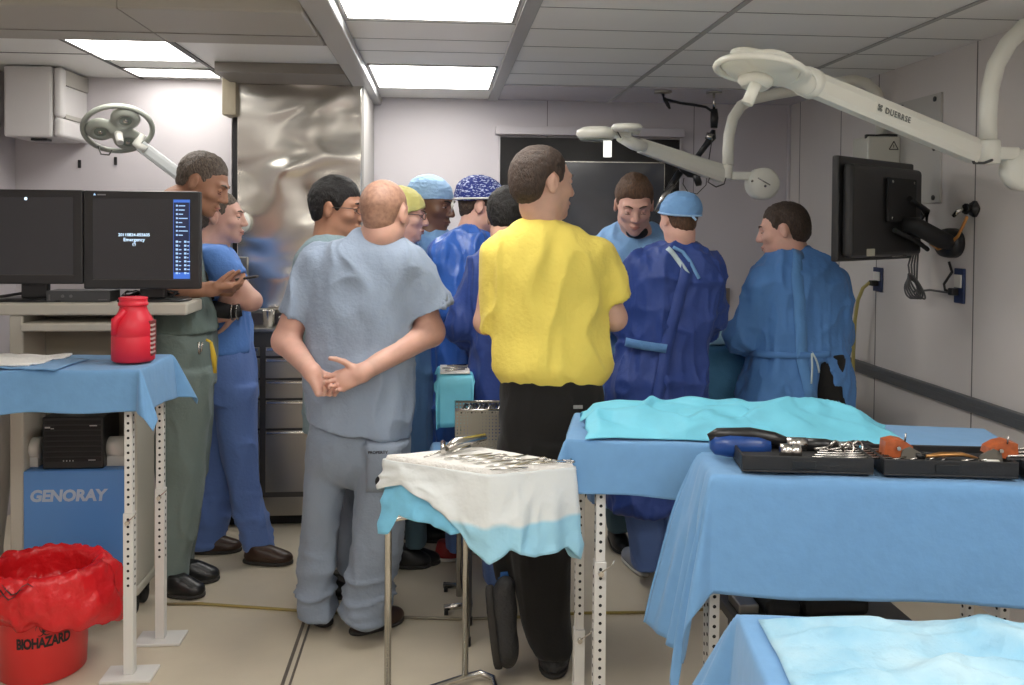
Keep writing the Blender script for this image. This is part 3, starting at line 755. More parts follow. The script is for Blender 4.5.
m_txt = mat('screen_text', (.2, .3, .4), .4, emit=((.62, .80, 1.0), 1.3)); m_blue = mat('screen_blue', (.02, .05, .15), .4, emit=((.05, .16, .62), 1.0)); m_ico = mat('screen_icons', (.1, .2, .3), .4, emit=((.45, .65, 1.0), .9))
m_navy = mat('screen_navy', (.01, .012, .03), .4, emit=((.008, .014, .045), 1.0))
for body, dz, sz in (('20110824-055605', 0, .0165), ('Emergency', -.019, .0185), ('(?)', -.036, .014)):
    pz = at(132.5, 235, YCt); text_mesh('screen_lettering', body, sz, m_txt, frame_mtx((pz.x, Yt, pz.z + dz), (1, 0, 0), (0, 0, 1)), sc, .0001, .0003)
pa = at(172, 202, YCt); pb = at(192.5, 287, YCt)
MB().box((pa.x, Yt - .0002, sz0 + .002), (sx1 - .002, Yt + .001, sz1 - .002)).build('side_menu', m_navy, sc)
mb = MB(); mb.box((pa.x, Yt - .0006, sz1 - .014), (sx1 - .002, Yt - .0003, sz1 - .003)); mb.box((pa.x, Yt - .0006, sz0 + .003), (sx1 - .002, Yt - .0003, sz0 + .028)); mb.box((pa.x, Yt - .0006, sz0 + .003), (pa.x + .0014, Yt - .0003, sz1 - .003)); mb.box((sx1 - .005, Yt - .0006, sz0 + .003), (sx1 - .0036, Yt - .0003, sz1 - .003))
mb.build('menu_bars', m_blue, sc)
mb = MB(); random.seed(9)
for i in range(8):
    z = sz1 - .03 - i * .0165; mb.box((pa.x + .010, Yt - .0008, z), (pa.x + .017, Yt - .0003, z + .007)); mb.box((pa.x + .02, Yt - .0008, z + .001), (pa.x + .034 + random.random() * .024, Yt - .0003, z + .005))
for i in range(9):
    for k in (0, 1):
        z = sz1 - .172 - i * .0155; x = pa.x + .009 + k * .032; mb.box((x, Yt - .0008, z), (x + .009, Yt - .0003, z + .008)); mb.box((x + .012, Yt - .0008, z + .001), (x + .016 + random.random() * .008, Yt - .0003, z + .005))
mb.build('menu_icons', m_ico, sc)
pz = at(98, 194.5, YCt); text_mesh('badge', '▲', .012, m_ico, frame_mtx((pz.x - .02, Yt + .001, pz.z + .001), (1, 0, 0), (0, 0, 1)), t, .0002)
mb = MB(); mb.box((pz.x - .010, Yt + .001, pz.z - .0025), (pz.x + .022, Yt + .002, pz.z + .0025)); mb.build('badge', mat('badge_grey', (.25, .25, .27), .4), t)
random.seed(2); mb = MB()
for k in range(7):
    x0_ = at(118 + k * 7, 295, YCt).x
    mb.tube([(x0_ + .03 * math.sin(q * 1.7 + k), YCt + .13 + .015 * math.cos(q * 1.1 + 2 * k), zt1 + .008 + .030 * abs(math.sin(q * .9 + k))) for q in range(9)], .0045, 6)
mb.build('cable_tangle', m_black, None, ('tangle of black cables behind the monitor feet on the cart', 'cables'))
mb = MB(); mb.tube([(at(-20, 298, YCt).x, YCt + .1, zt1 + .012), (at(10, 294, YCt).x, YCt + .1, zt1 + .03), (at(22, 296, YCt).x, YCt + .1, zt1 + .012)], .006, 6).build('power_cable', m_black, None, ('black cable curving along the desktop at the far left', 'cable'))
# ================================================================== RIGHT-HAND TABLES
ZT = .965
def xy(p): return (p.x, p.y)
A2 = flat(598, 443.5, ZT); D2 = flat(577, 415, ZT); C2 = flat(983, 431, ZT)
dirx = (C2 - D2).normalized(); diry = Vector((-dirx.y, dirx.x, 0))
D2 = Vector((D2.x, D2.y, ZT)); dep = .335
A2 = D2 - diry * dep + dirx * .0; B2 = C2 - diry * dep
l1 = flat(597.5, 779, 0); l2 = flat(578, 722, 0)
lA = A2 + dirx * .05 + diry * .05; lD = D2 + dirx * .05 - diry * .04
lB = B2 - dirx * .05 + diry * .05; lC = C2 - dirx * .05 - diry * .04
rect_table('instrument_table', xy(A2), xy(B2), xy(C2), xy(D2), ZT, 'white perforated-leg table under the blue drape with the cyan sheet on top',
           [(l1.x, l1.y, ZT - .03, at(600, 560, l1.y).z, .24), (l2.x, l2.y, ZT - .03, .30, at(580, 612, l2.y).z - .0), (lB.x, lB.y, ZT - .03, .4, .2), (lC.x, lC.y, ZT - .03, .4, .2)], m_leg)
drape('table_drape', xy(A2), xy(B2), xy(C2), xy(D2), ZT, (.150, .12, .06, .155), m_drapel, ('light blue drape on the table behind, under the cyan sheet', 'drape', 'blue table drapes'), 11, .003, .38, .08, endjag=.04)
# cyan sheet bunched over the table
cy0 = D2 + dirx * .03 - diry * .30
NU, NV = 130, 44
P = np.zeros((NU, NV, 3))
hs = [(0, .02), (.04, .06), (.12, .068), (.3, .062), (.45, .075), (.62, .088), (.75, .085), (.88, .07), (.97, .02), (1, .008)]
for i in range(NU):
    u = i / (NU - 1); Lx = .02 + u * .86
    hmax = np.interp(u, [a for a, b in hs], [b for a, b in hs])
    for j in range(NV):
        v = j / (NV - 1)
        prof = math.sin(min(1, v / .82) * PI * .62) if v < .82 else math.sin(.62 * PI) * (1 - (v - .82) / .18) ** .8
        n = vnoise(np.array([[u * 9, v * 2.5, 1.5]]), 21)[0]; n2 = vnoise(np.array([[u * 16 + v * 5, v * 7, 4.5]]), 22)[0]; n3 = max(0, 1 - 4 * abs(vnoise(np.array([[u * 8 + v * 3, v * 2 - u * 4, 9.5]]), 23)[0])) * 1.5 - .4
        yy = -.02 + v * .27 - .035 * (u < .1) * (1 - u / .1) - .012 * n * (v < .1)
        z = ZT + .012 + max(0, hmax * prof * (1 + .18 * n) + .010 * n2 * min(1, 4 * v) + .012 * n3 * min(1, 3 * v)) + .001
        p = cy0 + dirx * (Lx + .014 * n2 - .03 * v * (u < .15)) + diry * yy
        P[i, j] = (p.x, p.y, max(z, ZT + .0105))
grid_mesh('cyan_sheet', P, m_cyan, None, .0015, True, ('crumpled cyan paper sheet bunched up on the blue-draped table behind', 'sheet'))
# ---- middle table (front right)
A3 = flat(713, 477.5, ZT); D3 = flat(677, 453, ZT)
e3 = flat(1024, 488, ZT) - A3; dirx3 = e3.normalized(); diry3 = Vector((-dirx3.y, dirx3.x, 0)); W3 = 1.28
A3 = A3; B3 = A3 + dirx3 * W3; D3 = A3 + diry3 * .205; C3 = B3 + diry3 * .205
ins = lambda P_, a, b: (P_ + dirx3 * a + diry3 * b)
lg = [ins(A3, .02, .12), ins(B3, -.06, .05), ins(C3, -.06, -.05), ins(D3, .02, -.03)]
rect_table('instrument_table', xy(A3), xy(B3), xy(C3), xy(D3), ZT, 'white table under the blue drape that carries the black instrument trays',
           [(p.x, p.y, ZT - .03, .4, .25) for p in lg], m_leg)
def swing3(P, s, tt, eu, ev):  # the left side swings outwards towards its far corner
    L = np.maximum(0, -eu); g = .04 + .17 * tt; w = vnoise(np.stack([tt * 7, L * 3, 0 * L + 4], -1).reshape(-1, 3), 77).reshape(L.shape)
    P = P.copy(); k = (L * g + .018 * w * np.minimum(1, L * 6)); P[..., 0] -= k * dirx3.x; P[..., 1] -= k * dirx3.y
    return P
def vary3(s, tt, eu, ev):      # the right end of the front hangs a little lower
    return np.ones_like(s) + .06 * s * (ev < 0)
drape('table_drape', xy(A3), xy(B3), xy(C3), xy(D3), ZT, (.275, .2, .03, .46), m_drapel, ('light blue drape hanging deep from the table with the black trays', 'drape', 'blue table drapes'), 17, .004, .12, .06, nu=130, nv=110, endjag=.03, vary=vary3, cfun=swing3)
# shelf and clutter under the table
t = empty('lower_shelf', ((A3.x + B3.x) / 2, (A3.y + C3.y) / 2 + .3, .62), 'low dark shelf with black cases seen between the two drapes', 'shelf')
a_ = at(735, 612, 2.42); b_ = at(905, 622, 2.42)
MB().box((a_.x, 2.36, a_.z - .05), (b_.x, 2.62, a_.z - .02), .003).build('board', m_dark, t)
for x in (a_.x + .02, b_.x - .02): MB().box((x - .012, 2.48, 0), (x + .012, 2.504, a_.z - .051)).build('leg', m_dark, t)
mb = MB(); random.seed(3)
for i, (u0, u1, hh, lab) in enumerate(((765, 800, .05, 'black rounded pouch on the low shelf, left of two'), (802, 868, .06, 'long black case on the low shelf, right of two'))):
    q0 = at(u0, 605, 2.42); q1 = at(u1, 605, 2.42)
    MB().box((q0.x, 2.40, a_.z - .018), (q1.x, 2.55, a_.z - .018 + hh), .02).build('black_case', m_matblack, None, (lab, 'case'))
q0 = at(737, 600, 2.46)
MB().box((q0.x, 2.44, a_.z - .018), (q0.x + .06, 2.54, a_.z + .01), .004).build('metal_bracket', m_dsteel, None, ('small metal bracket at the left end of the low shelf', 'bracket'))
# trays
m_tray = mat('tray_black', (.016, .016, .017), .5, bump=(120, .1))
def tray(name, u0, v0, u1, v1, label, hgt=.045, dep=.13):
    a = flat(u0, v0, ZT + .012); b = flat(u1, v1, ZT + .012); d = (b - a); L = d.length; dx = d / L; dy = Vector((-dx.y, dx.x, 0))
    t = empty(name, (a + b) / 2, label, 'tray'); th = .006; z0 = ZT + .0135
    R = Matrix((dx, dy, (0, 0, 1))).transposed()
    mb = MB()
    bx = lambda lo, hi, be=.002: mb.box(lo, hi, be)
    bx((0, 0, 0), (L, dep, .006)); bx((0, 0, .006), (L, th, hgt)); bx((0, dep - th, .006), (L, dep, hgt)); bx((0, th, .006), (th, dep - th, hgt)); bx((L - th, th, .006), (L, dep - th, hgt))
    for v in mb.bm.verts: v.co = R @ v.co + Vector((a.x, a.y, z0))
    mb.build('body', m_tray, t)
    fm = MB(); fm.box((th + .001, th + .001, .0065), (L - th - .001, dep - th - .001, hgt - .016), .002)
    for v in fm.bm.verts: v.co = R @ v.co + Vector((a.x, a.y, z0))
    fm.build('liner', mat('foam_grey', (.03, .03, .032), .9), t)
    lc = MB(); lc.box((L * .38, -.003, hgt * .3), (L * .56, -.0003, hgt * .75), .001)
    for v in lc.bm.verts: v.co = R @ v.co + Vector((a.x, a.y, z0))
    lc.build('latch', m_black, t)
    return lambda x, y, z: R @ Vector((x, y, z)) + Vector((a.x, a.y, z0)), L
T1f, L1 = tray('instrument_tray', 742, 472.5, 874, 476, 'open black instrument tray beside the blue power drill', .04, .15)
T2f, L2 = tray('instrument_tray', 884, 476.5, 1019, 480, 'open black instrument tray holding the two orange clamps', .04, .15)
T3f, L3 = tray('instrument_tray', 1026, 480, 1100, 482, 'open black tray cut by the right edge of the view', .04, .15)
TOPF = .0255
def bar(f, p, q, r, name, m, label, cat, g=None, n=8, flat_=1.0):
    mb = MB(); mb.tube([f(*p), f(*q)], r, n, flat=flat_); return mb.build(name, m, None, (label, cat, g))
# drill
Zd = ZT + .042
def dp(u, y): return at(u, 452, y)
Yd = T1f(0, .17, 0).y
h0 = at(706, 450, Yd - .0)
tD = empty('power_drill', (h0.x + .08, Yd, ZT + .0115), 'blue and black surgical power drill lying on the drape left of the tray', 'drill')
zc = ZT + .0125 + .034
d0 = Vector((h0.x, Yd - .03, zc)); dxx = (dirx3 * 1.0).normalized()
mb = MB(); mb.tube([d0, d0 + dxx * .012, d0 + dxx * .05, d0 + dxx * .12, d0 + dxx * .15], [.012, .027, .033, .031, .024], 20, flat=.95)
mb.build('body', mat('drill_blue', (.015, .06, .25), .3), tD)
mb = MB(); mb.tube([d0 + Vector((0, 0, .016)) - dxx * .003, d0 + dxx * .02 + Vector((0, 0, .026)), d0 + dxx * .10 + Vector((0, 0, .029)), d0 + dxx * .16 + Vector((0, 0, .018)), d0 + dxx * .19 + Vector((0, 0, .01))], [.010, .016, .017, .018, .014], 14)
mb.build('grip', m_black, tD)
e0 = d0 + dxx * .19 + Vector((0, 0, .006))
MB().tube([e0, e0 + dxx * .05], .018, 16).build('collar', m_instr, tD)
MB().tube([e0 + dxx * .05, e0 + dxx * .10, e0 + dxx * .125], [.017, .016, .011], 16).build('chuck', m_black, tD)
MB().tube([e0 + dxx * .125, e0 + dxx * .15, e0 + dxx * .18], [.010, .011, .003], 12).build('bit', m_instr, tD)
# contents of tray 1
for i, (x, l, y) in enumerate(((.06, .10, .05), (.30, .05, .06))):
    pass
mb = MB(); mb.lathe([(.006, 0), (.018, .001), (.020, .02), (.012, .03), (.020, .034), (.016, .05)], T1f(.10, .05, .040), 20, tuple(dirx3)); mb.build('drill_attachment', m_instr, None, ('chunky steel attachment in the tray beside the drill', 'attachment'))
for k, (x, y) in enumerate(((.245, .09), (.275, .085), (.30, .095))):
    mb = MB(); c_ = T1f(x, y, TOPF + .018); mb.tube([c_ + Vector((.014 * math.cos(a), .004 * math.sin(a * 2), .014 * math.sin(a))) for a in np.linspace(0, 2 * PI, 14)[:-1]], .0035, 8, closed=True); mb.tube([c_ - dirx3 * .014, c_ - dirx3 * .05 - Vector((0, 0, .008))], .0035, 8)
    mb.build('ring_handle', m_instr, None, ('steel ring-handled tool in the drill-side tray', 'instrument', 'ring-handled tools in the drill-side tray'))
for k in range(5):
    bar(T1f, (.17 + k * .012, .02 + k * .022, TOPF + .008), (.36, .03 + k * .02, TOPF + .010), .0032, 'steel_rod', m_instr, 'slim steel rod lying along the drill-side tray', 'instrument', 'steel rods in the drill-side tray')
# contents of tray 2
m_or = mat('clamp_orange', (.42, .10, .03), .4, var=.3, vscale=40); m_cg = mat('clamp_grey', (.14, .13, .11), .5); m_brass = mat('brass_tool', (.36, .18, .06), .35, .7)
def clamp(x, y, sgn, label):
    b = T2f(x, y, TOPF)
    t = empty('orange_clamp', b, label, 'clamp')
    R = lambda dx_, dy_, dz_: T2f(x + dx_, y + dy_, TOPF + dz_)
    mb = MB()
    pr_ = [(-.038, .006), (-.034, .044), (-.01, .05), (.012, .046), (.03, .034), (.034, .006)] if sgn > 0 else [(-.034, .018), (-.03, .034), (-.01, .046), (.012, .052), (.036, .046), (.038, .004)]
    mb.poly([R(px, -.02, pz) for px, pz in pr_], .042, diry3); mb.build('jaw', m_or, t)
    mb = MB(); s = sgn; mb.poly([R(px * s, -.024, pz) for px, pz in ((.0, .004), (.004, .026), (.022, .034), (.05, .018), (.056, .004))], .006, diry3)
    mb.build('cheek', m_cg, t)
    mb = MB(); mb.tube([R(-.006, -.024, .03), R(-.006, -.030, .03)], .005, 10); mb.tube([R(.01, -.022, .046), R(.012, -.022, .066)], .002, 6); mb.build('screw', m_instr, t)
clamp(.055, .07, 1, 'orange and grey clamp at the left of the far tray'); clamp(.295, .07, -1, 'orange and grey clamp at the right of the far tray')
t = empty('brass_tool', T2f(.17, .06, TOPF), 'brass-coloured lever tool between the two orange clamps', 'instrument')
mb = MB(); mb.tube([T2f(.11, .05, TOPF + .010), T2f(.15, .05, TOPF + .016), T2f(.20, .05, TOPF + .018), T2f(.235, .05, TOPF + .010)], [.006, .010, .009, .005], 10, flat=.6); mb.build('handle', m_brass, t)
mb = MB(); mb.tube([T2f(.09, .05, TOPF + .012), T2f(.112, .05, TOPF + .011)], .008, 10); mb.build('end_cap', m_black, t)
for k in range(8):
    x = .02 + k * .04 + (k % 3) * .01
    bar(T2f, (x, .02 + .01 * (k % 3), TOPF + .006), (x + .05, .05 + .015 * (k % 4), TOPF + .009), .003, 'steel_pin', m_instr, 'short steel pin scattered in the far tray', 'instrument', 'steel pins in the far tray')
bar(T2f, (.24, .015, TOPF + .010), (.27, .015, TOPF + .010), .006, 'white_plug', m_white, 'small white plug at the front edge of the far tray', 'plug')
for k in range(4):
    bar(T3f, (-.03 + .01 * k, .03 + .02 * k, TOPF + .012 + .003 * k), (.09, .04 + .015 * k, TOPF + .014 + .006 * k), .005, 'steel_lever', m_instr if k else m_black, 'dull lever tool in the tray at the right edge', 'instrument', 'handles in the edge tray')
# a few instruments between the trays, at the back edge
for k in range(4):
    a = T1f(L1 - .05 + .02 * k, .155, .03); b = T2f(.03 + .008 * k, .16 + .004 * k, .030 - .003 * k)
    mb = MB(); mb.tube([a + Vector((0, .004 * k, 0)), (a + b) / 2 + Vector((0, .004 * k, .012)), b + Vector((0, .004 * k, 0))], .004, 8); mb.build('black_strap', m_black, None, ('black strap loop between the two trays', 'strap', 'black straps between the trays'))
# ---- nearest table, lower right
Z4 = .80
D4 = flat(742, 618, Z4); C4 = flat(1024, 629, Z4); dx4 = (C4 - D4).normalized(); dy4 = Vector((-dx4.y, dx4.x, 0)); C4 = D4 + dx4 * .95; A4 = D4 - dy4 * .42; B4 = C4 - dy4 * .42
lg = [A4 + dx4 * .06 + dy4 * .05, B4 - dx4 * .06 + dy4 * .05, C4 - dx4 * .06 - dy4 * .05, D4 + dx4 * .06 - dy4 * .05]
rect_table('instrument_table', xy(A4), xy(B4), xy(C4), xy(D4), Z4, 'nearest table in the lower right corner under a blue drape', [(p.x, p.y, Z4 - .03, .4, .25) for p in lg], m_leg)
drape('table_drape', xy(A4), xy(B4), xy(C4), xy(D4), Z4, (.2, .2, .2, .2), m_drapel, ('light blue drape on the nearest table at the lower right corner', 'drape', 'blue table drapes'), 23, .006, .5, .10, endjag=.03)
m_pc = mat('paper_cyan', (.26, .52, .70), .8, bump=(30, .4), var2=(.46, .66, .76), vscale=9); crease(m_pc, 7, .8, 1, .03)
NU, NV = 60, 40; P = np.zeros((NU, NV, 3))
for i in range(NU):
    for j in range(NV):
        u = i / (NU - 1); v = j / (NV - 1); n = vnoise(np.array([[u * 7, v * 5, .5]]), 31)[0]; n2 = 1 - 2 * abs(vnoise(np.array([[u * 5 + v * 2, v * 6 - u * 2, 3.5]]), 32)[0]); n3 = vnoise(np.array([[u * 22, v * 18, 3.5]]), 33)[0]
        p = D4 + dx4 * (.025 + u * .9 + .012 * n) - dy4 * (.035 + v * .36 + .014 * n * (v < .1) - .0 * u)
        ed = min(1, 8 * v, 8 * u); z = Z4 + .013 + ed * (.016 + .014 * n + .026 * max(0, n2) ** 2 + .004 * n3)
        P[i, j] = (p.x, p.y, z)
grid_mesh('paper_sheet', P, m_pc, None, .0015, True, ('crumpled pale cyan and white paper on the nearest table', 'paper'))
# ================================================================== MAYO STAND (centre)
ZM = .90
a = flat(386, 459.5, ZM); b = flat(490, 474.5, ZM); c = flat(573, 467, ZM); d = flat(478, 450, ZM)
fA = at(388, 600, 2.80); fA.z = 0; fB = at(465.5, 600, 2.94); fB.z = 0
t = empty('mayo_stand', ((a.x + c.x) / 2, (a.y + c.y) / 2, 0), 'steel tube instrument stand with a draped tray in front of the man in yellow', 'stand')
cen = (a + b + c + d) / 4
mb = MB(); mb.poly([cen + (p - cen) * .97 - Vector((0, 0, .02)) for p in (a, b, c, d)], .016, (0, 0, 1)).build('tray', m_instr, t)
rt = .0115
for f in (fA, fB):
    MB().tube([(f.x, f.y, .035), (f.x, f.y, .72), (f.x + .005, f.y - .02, .755), (f.x + .02, f.y - .07, .775), (f.x + .05, f.y - .30, .86)], rt, 14).build('post', m_tube, t)
MB().tube([(fA.x, fA.y, .615), (fB.x, fB.y, .615)], .008, 10).build('cross_bar', m_tube, t)
dd = (fB - fA).normalized()
pts = [fA + Vector((-.09, -.10, .02)), fA + Vector((-.05, -.05, .02)), fA + Vector((0, 0, .025)), fB + Vector((0, 0, .025)), fB + dd * .05 + Vector((.01, 0, .024)), fB + dd * .075 + Vector((.03, -.04, .02)), fB + dd * .06 + Vector((.05, -.12, .018)), fB + Vector((.06, -.26, .018))]
MB().tube(pts, .0105, 12).build('base_tube', m_tube, t)
# towel: rounded thick edge on the top
def quad(pts, u, v): return (pts[0] * (1 - u) + pts[1] * u) * (1 - v) + (pts[3] * (1 - u) + pts[2] * u) * v
qs = [a, b, c, d]
NU = 40; P = np.zeros((NU, NU, 3)); ex = [cen + (p - cen) * 1.03 for p in qs]
for i in range(NU):
    for j in range(NU):
        u = i / (NU - 1); v = j / (NU - 1); p = quad(ex, u, v); e = min(u, 1 - u, v, 1 - v)
        n = vnoise(np.array([[p.x * 30, p.y * 30, 2]]), 41)[0]; n2 = vnoise(np.array([[p.x * 9, p.y * 9, 2]]), 42)[0]
        z = ZM + (.010 * (1 - max(0, 1 - e * 26) ** 2) - .006 * min(1, max(0, (e - .05) * 14)) + .0015 * n + .002 * n2) - .008 * (e < .001)
        P[i, j] = (p.x, p.y, z)
grid_mesh('white_towel', P, m_towel, None, .008, True, ('thick white towel covering the top of the steel instrument stand', 'towel'))
# skirt drape: cyan with a white lower layer, hanging on the two near sides
per = [d, a, b, c, d]
def along(s):
    k = min(3, int(s)); return per[k] * (1 - (s - k)) + per[k + 1] * (s - k)
def skirt(name, s0, s1, lenf, m, lab, off0, seed, n=110, rows=26, flare=.08):
    P = np.zeros((n, rows, 3))
    for i in range(n):
        s = s0 + (s1 - s0) * i / (n - 1); p = along(s); k = min(3, int(s)); q = per[k + 1] - per[k]; nrm = Vector((q.y, -q.x, 0)).normalized()
        k2 = k if s - k > .5 else max(0, k - 1); fr_c = min(s - k, 1 - (s - k))
        kk = (k - 1) if (s - k) < .5 else (k + 1)
        if 0 <= kk <= 3 and fr_c < .15:
            q2 = per[kk + 1] - per[kk]; n2 = Vector((q2.y, -q2.x, 0)).normalized(); w = .5 * (1 - fr_c / .15); nrm = (nrm * (1 - w) + n2 * w).normalized()
        L = lenf(s)
        for j in range(rows):
            v = j / (rows - 1)
            w1 = vnoise(np.array([[s * 5.5, v * 1.2, seed]]), seed)[0]; w2 = 1 - 2 * abs(vnoise(np.array([[s * 7 + v * 1.5, v * 3.0 - s, seed + .5]]), seed + 1)[0])
            off = off0 + v * L * flare * (1 + .5 * w1) + .018 * w2 * min(1, 1.1 * v) + .014 * w1 * min(1, 1.2 * v)
            o = p + nrm * max(off, off0)
            P[i, j] = (o.x, o.y, ZM + .002 - v * L)
    return grid_mesh(name, P, m, None, .0012, True, (lab, 'drape'))
m_skirt = bpy.data.materials.new('drape_white_cyan'); m_skirt.use_nodes = True
nt = m_skirt.node_tree; bs = nt.nodes['Principled BSDF']; bs.inputs['Roughness'].default_value = .7
tc = nt.nodes.new('ShaderNodeTexCoord'); sx = nt.nodes.new('ShaderNodeSeparateXYZ'); nt.links.new(tc.outputs['Object'], sx.inputs[0])
rp = nt.nodes.new('ShaderNodeValToRGB'); mr = nt.nodes.new('ShaderNodeMapRange'); mr.inputs[1].default_value = ZM - .30; mr.inputs[2].default_value = ZM
nt.links.new(sx.outputs[2], mr.inputs[0]); nz = nt.nodes.new('ShaderNodeTexNoise'); nz.inputs['Scale'].default_value = 5
ma = nt.nodes.new('ShaderNodeMath'); ma.operation = 'MULTIPLY_ADD'; ma.inputs[1].default_value = .35; nt.links.new(nz.outputs['Fac'], ma.inputs[0]); nt.links.new(mr.outputs[0], ma.inputs[2]); nt.links.new(tc.outputs['Object'], nz.inputs['Vector'])
nt.links.new(ma.outputs[0], rp.inputs[0]); rp.color_ramp.interpolation = 'EASE'
rp.color_ramp.elements[0].position = .70; rp.color_ramp.elements[0].color = (.34, .64, .80, 1); rp.color_ramp.elements[1].position = .76; rp.color_ramp.elements[1].color = (.72, .76, .76, 1)
nt.links.new(rp.outputs[0], bs.inputs['Base Color'])
n3 = nt.nodes.new('ShaderNodeTexNoise'); n3.inputs['Scale'].default_value = 35; b3 = nt.nodes.new('ShaderNodeBump'); b3.inputs['Strength'].default_value = .35; b3.inputs['Distance'].default_value = .01
nt.links.new(tc.outputs['Object'], n3.inputs['Vector']); nt.links.new(n3.outputs['Fac'], b3.inputs['Height']); nt.links.new(b3.outputs[0], bs.inputs['Normal'])
s_ = 2.85 / 870
def len1(s):     # s in 0.9..2.0  left/front-left side
    return float(np.interp(s, [.7, .95, 1.05, 1.2, 1.5, 1.7, 1.85, 2.0, 2.2, 2.5, 2.9, 3.0, 3.1, 3.3], [.05, .10, .075, .06, .09, .13, .20, .235, .20, .225, .215, .26, .27, .12]))
skirt('stand_drape', .7, 3.2, len1, m_skirt, 'white and cyan paper drape hanging from the steel instrument stand', .009, 51)
skirt('cyan_underdrape', .85, 1.9, lambda s: float(np.interp(s, [.85, .98, 1.06, 1.15, 1.3, 1.5, 1.7, 1.9], [.13, .215, .21, .15, .15, .15, .17, .16])), mat('paper_cyan_strong', (.20, .56, .80), .7, bump=(14, .3), var=.1, vscale=14), 'cyan paper layer showing at the left side of the stand drape', .001, 51, flare=.06)
# instruments lying on the towel
def onM(u, v, z=0): return quad(qs, u, v) + Vector((0, 0, .0115 + z))
def px(u_, v_, z=.0): p = flat(u_, v_, ZM + .012); return p + Vector((0, 0, z + .0))
def scissors(name, p, q, label, g, w=.012):
    """p handle end, q tip"""
    p = Vector(p); q = Vector(q); dr = (q - p).normalized(); sd = Vector((-dr.y, dr.x, 0)); L = (q - p).length
    t = empty(name, p, label, 'instrument', g); pv = p + dr * L * .58
    for sg in (-1, 1):
        mb = MB(); mb.tube([p + sd * sg * w + dr * .02, p + sd * sg * w * .9 + dr * L * .25, pv + sd * sg * .002, q + sd * sg * .0005 * 0], [.0022, .0024, .0032, .0012], 8, flat=.7)
        c_ = p + sd * sg * w + dr * .010
        mb.tube([c_ + dr * .013 * math.cos(a_) + sd * .009 * math.sin(a_) for a_ in np.linspace(0, 2 * PI, 13)[:-1]], .0022, 8, closed=True)
        mb.build('blade', m_instr, t)
    return t
scissors('surgical_scissors', px(548, 459), px(500, 468.5), 'ring-handled steel scissors at the right of the towel', None)
scissors('surgical_scissors', px(572, 462.5, .006), px(522, 467, .006), 'ring-handled steel scissors nearest the right corner of the towel', None)
scissors('surgical_scissors', px(497, 457, .004), px(530, 462, .004), 'ring-handled steel scissors pointing right across the towel', None)
t = empty('retractor', px(455, 452), 'bulky steel retractor lying raised on the left of the towel', 'instrument')
mb = MB(); mb.tube([px(447, 453, .012), px(455, 450, .020), px(485, 446, .028)], [.011, .019, .013], 12, flat=.8); mb.build('handle', m_instr, t)
mb = MB(); mb.tube([px(424, 458.5, .004), px(448, 453, .010)], [.0022, .004], 8); mb.build('tip', m_instr, t)
mb = MB(); mb.tube([px(443, 455, .009), px(443, 450, .022)], .008, 10); mb.tube([px(452, 455, .008), px(470, 451, .014)], .004, 8); mb.build('clamp_screw', m_instr, t)
random.seed(12)
for k, (u0, v0, u1, v1) in enumerate(((455, 459, 492, 453), (460, 461, 500, 454.5), (468, 462, 505, 457), (474, 463.5, 512, 460), (444, 458.5, 474, 455), (498, 461, 528, 455), (505, 463, 538, 458.5), (486, 467, 520, 463), (490, 470, 528, 467.5))):
    t = empty('forceps', px(u0, v0), 'slim steel forceps among the row on the towel', 'instrument', 'forceps lying on the white towel')
    p = px(u0, v0, .0006 * (k % 3)); q = px(u1, v1, .0006 * (k % 3)); dr = (q - p).normalized(); sd = Vector((-dr.y, dr.x, 0))
    for sg in (-1, 1): MB().tube([p + sd * sg * .0003, (p + q) / 2 + sd * sg * .006 + Vector((0, 0, .001)), q + sd * sg * .001], [.0018, .0026, .0014], 8, flat=.6).build('arm', m_instr, t)
# ================================================================== CART BEHIND, BASKET
m_bask = mat('basket_steel', (.40, .38, .33), .45, .8)
YB_ = 3.22; x0 = at(455.5, 430, YB_).x; x1 = at(515, 430, YB_).x; zb = at(470, 453, YB_).z; ztp = at(470, 407, YB_).z
lw = at(392, 470, YB_).x
ZC = zb - .012
t = empty('low_table', ((x0 + x1) / 2, 3.3, 0), 'low steel table under a blue cover holding the perforated basket', 'table')
f2 = flat(467, 646, 0)
X0c = at(434, 450, 3.2).x; X1c = at(556, 450, 3.2).x
MB().box((X0c + .01, 3.195, ZC - .05), (X1c - .005, 3.40, ZC - .008), .004).build('tabletop', m_dark, t)
for (x, y) in ((f2.x, 3.21), (X1c - .03, 3.21), (f2.x + .012, 3.38), (X1c - .03, 3.38)):
    lgm = MB().tube([(x, y, .03), (x, y, ZC - .05)], .011, 12).build('leg', mat('leg_dark_steel', (.22, .22, .23), .35, .9), t)
    MB().tube([(x, y, .0), (x, y, .032)], .014, 12).build('rubber_foot', m_rubber, lgm)
drape('blue_cover', (X0c, 3.19), (X1c, 3.19), (X1c, 3.405), (X0c, 3.405), ZC, (.05, .01, .02, .06), m_drapel, ('light blue cover on the low table under the perforated basket', 'cover'), 61, .003, .3, .1, nu=50, nv=40, endjag=.03)
t = empty('perforated_basket', ((x0 + x1) / 2, YB_ + .1, ZC), 'grey perforated steel instrument basket behind the instrument stand', 'basket')
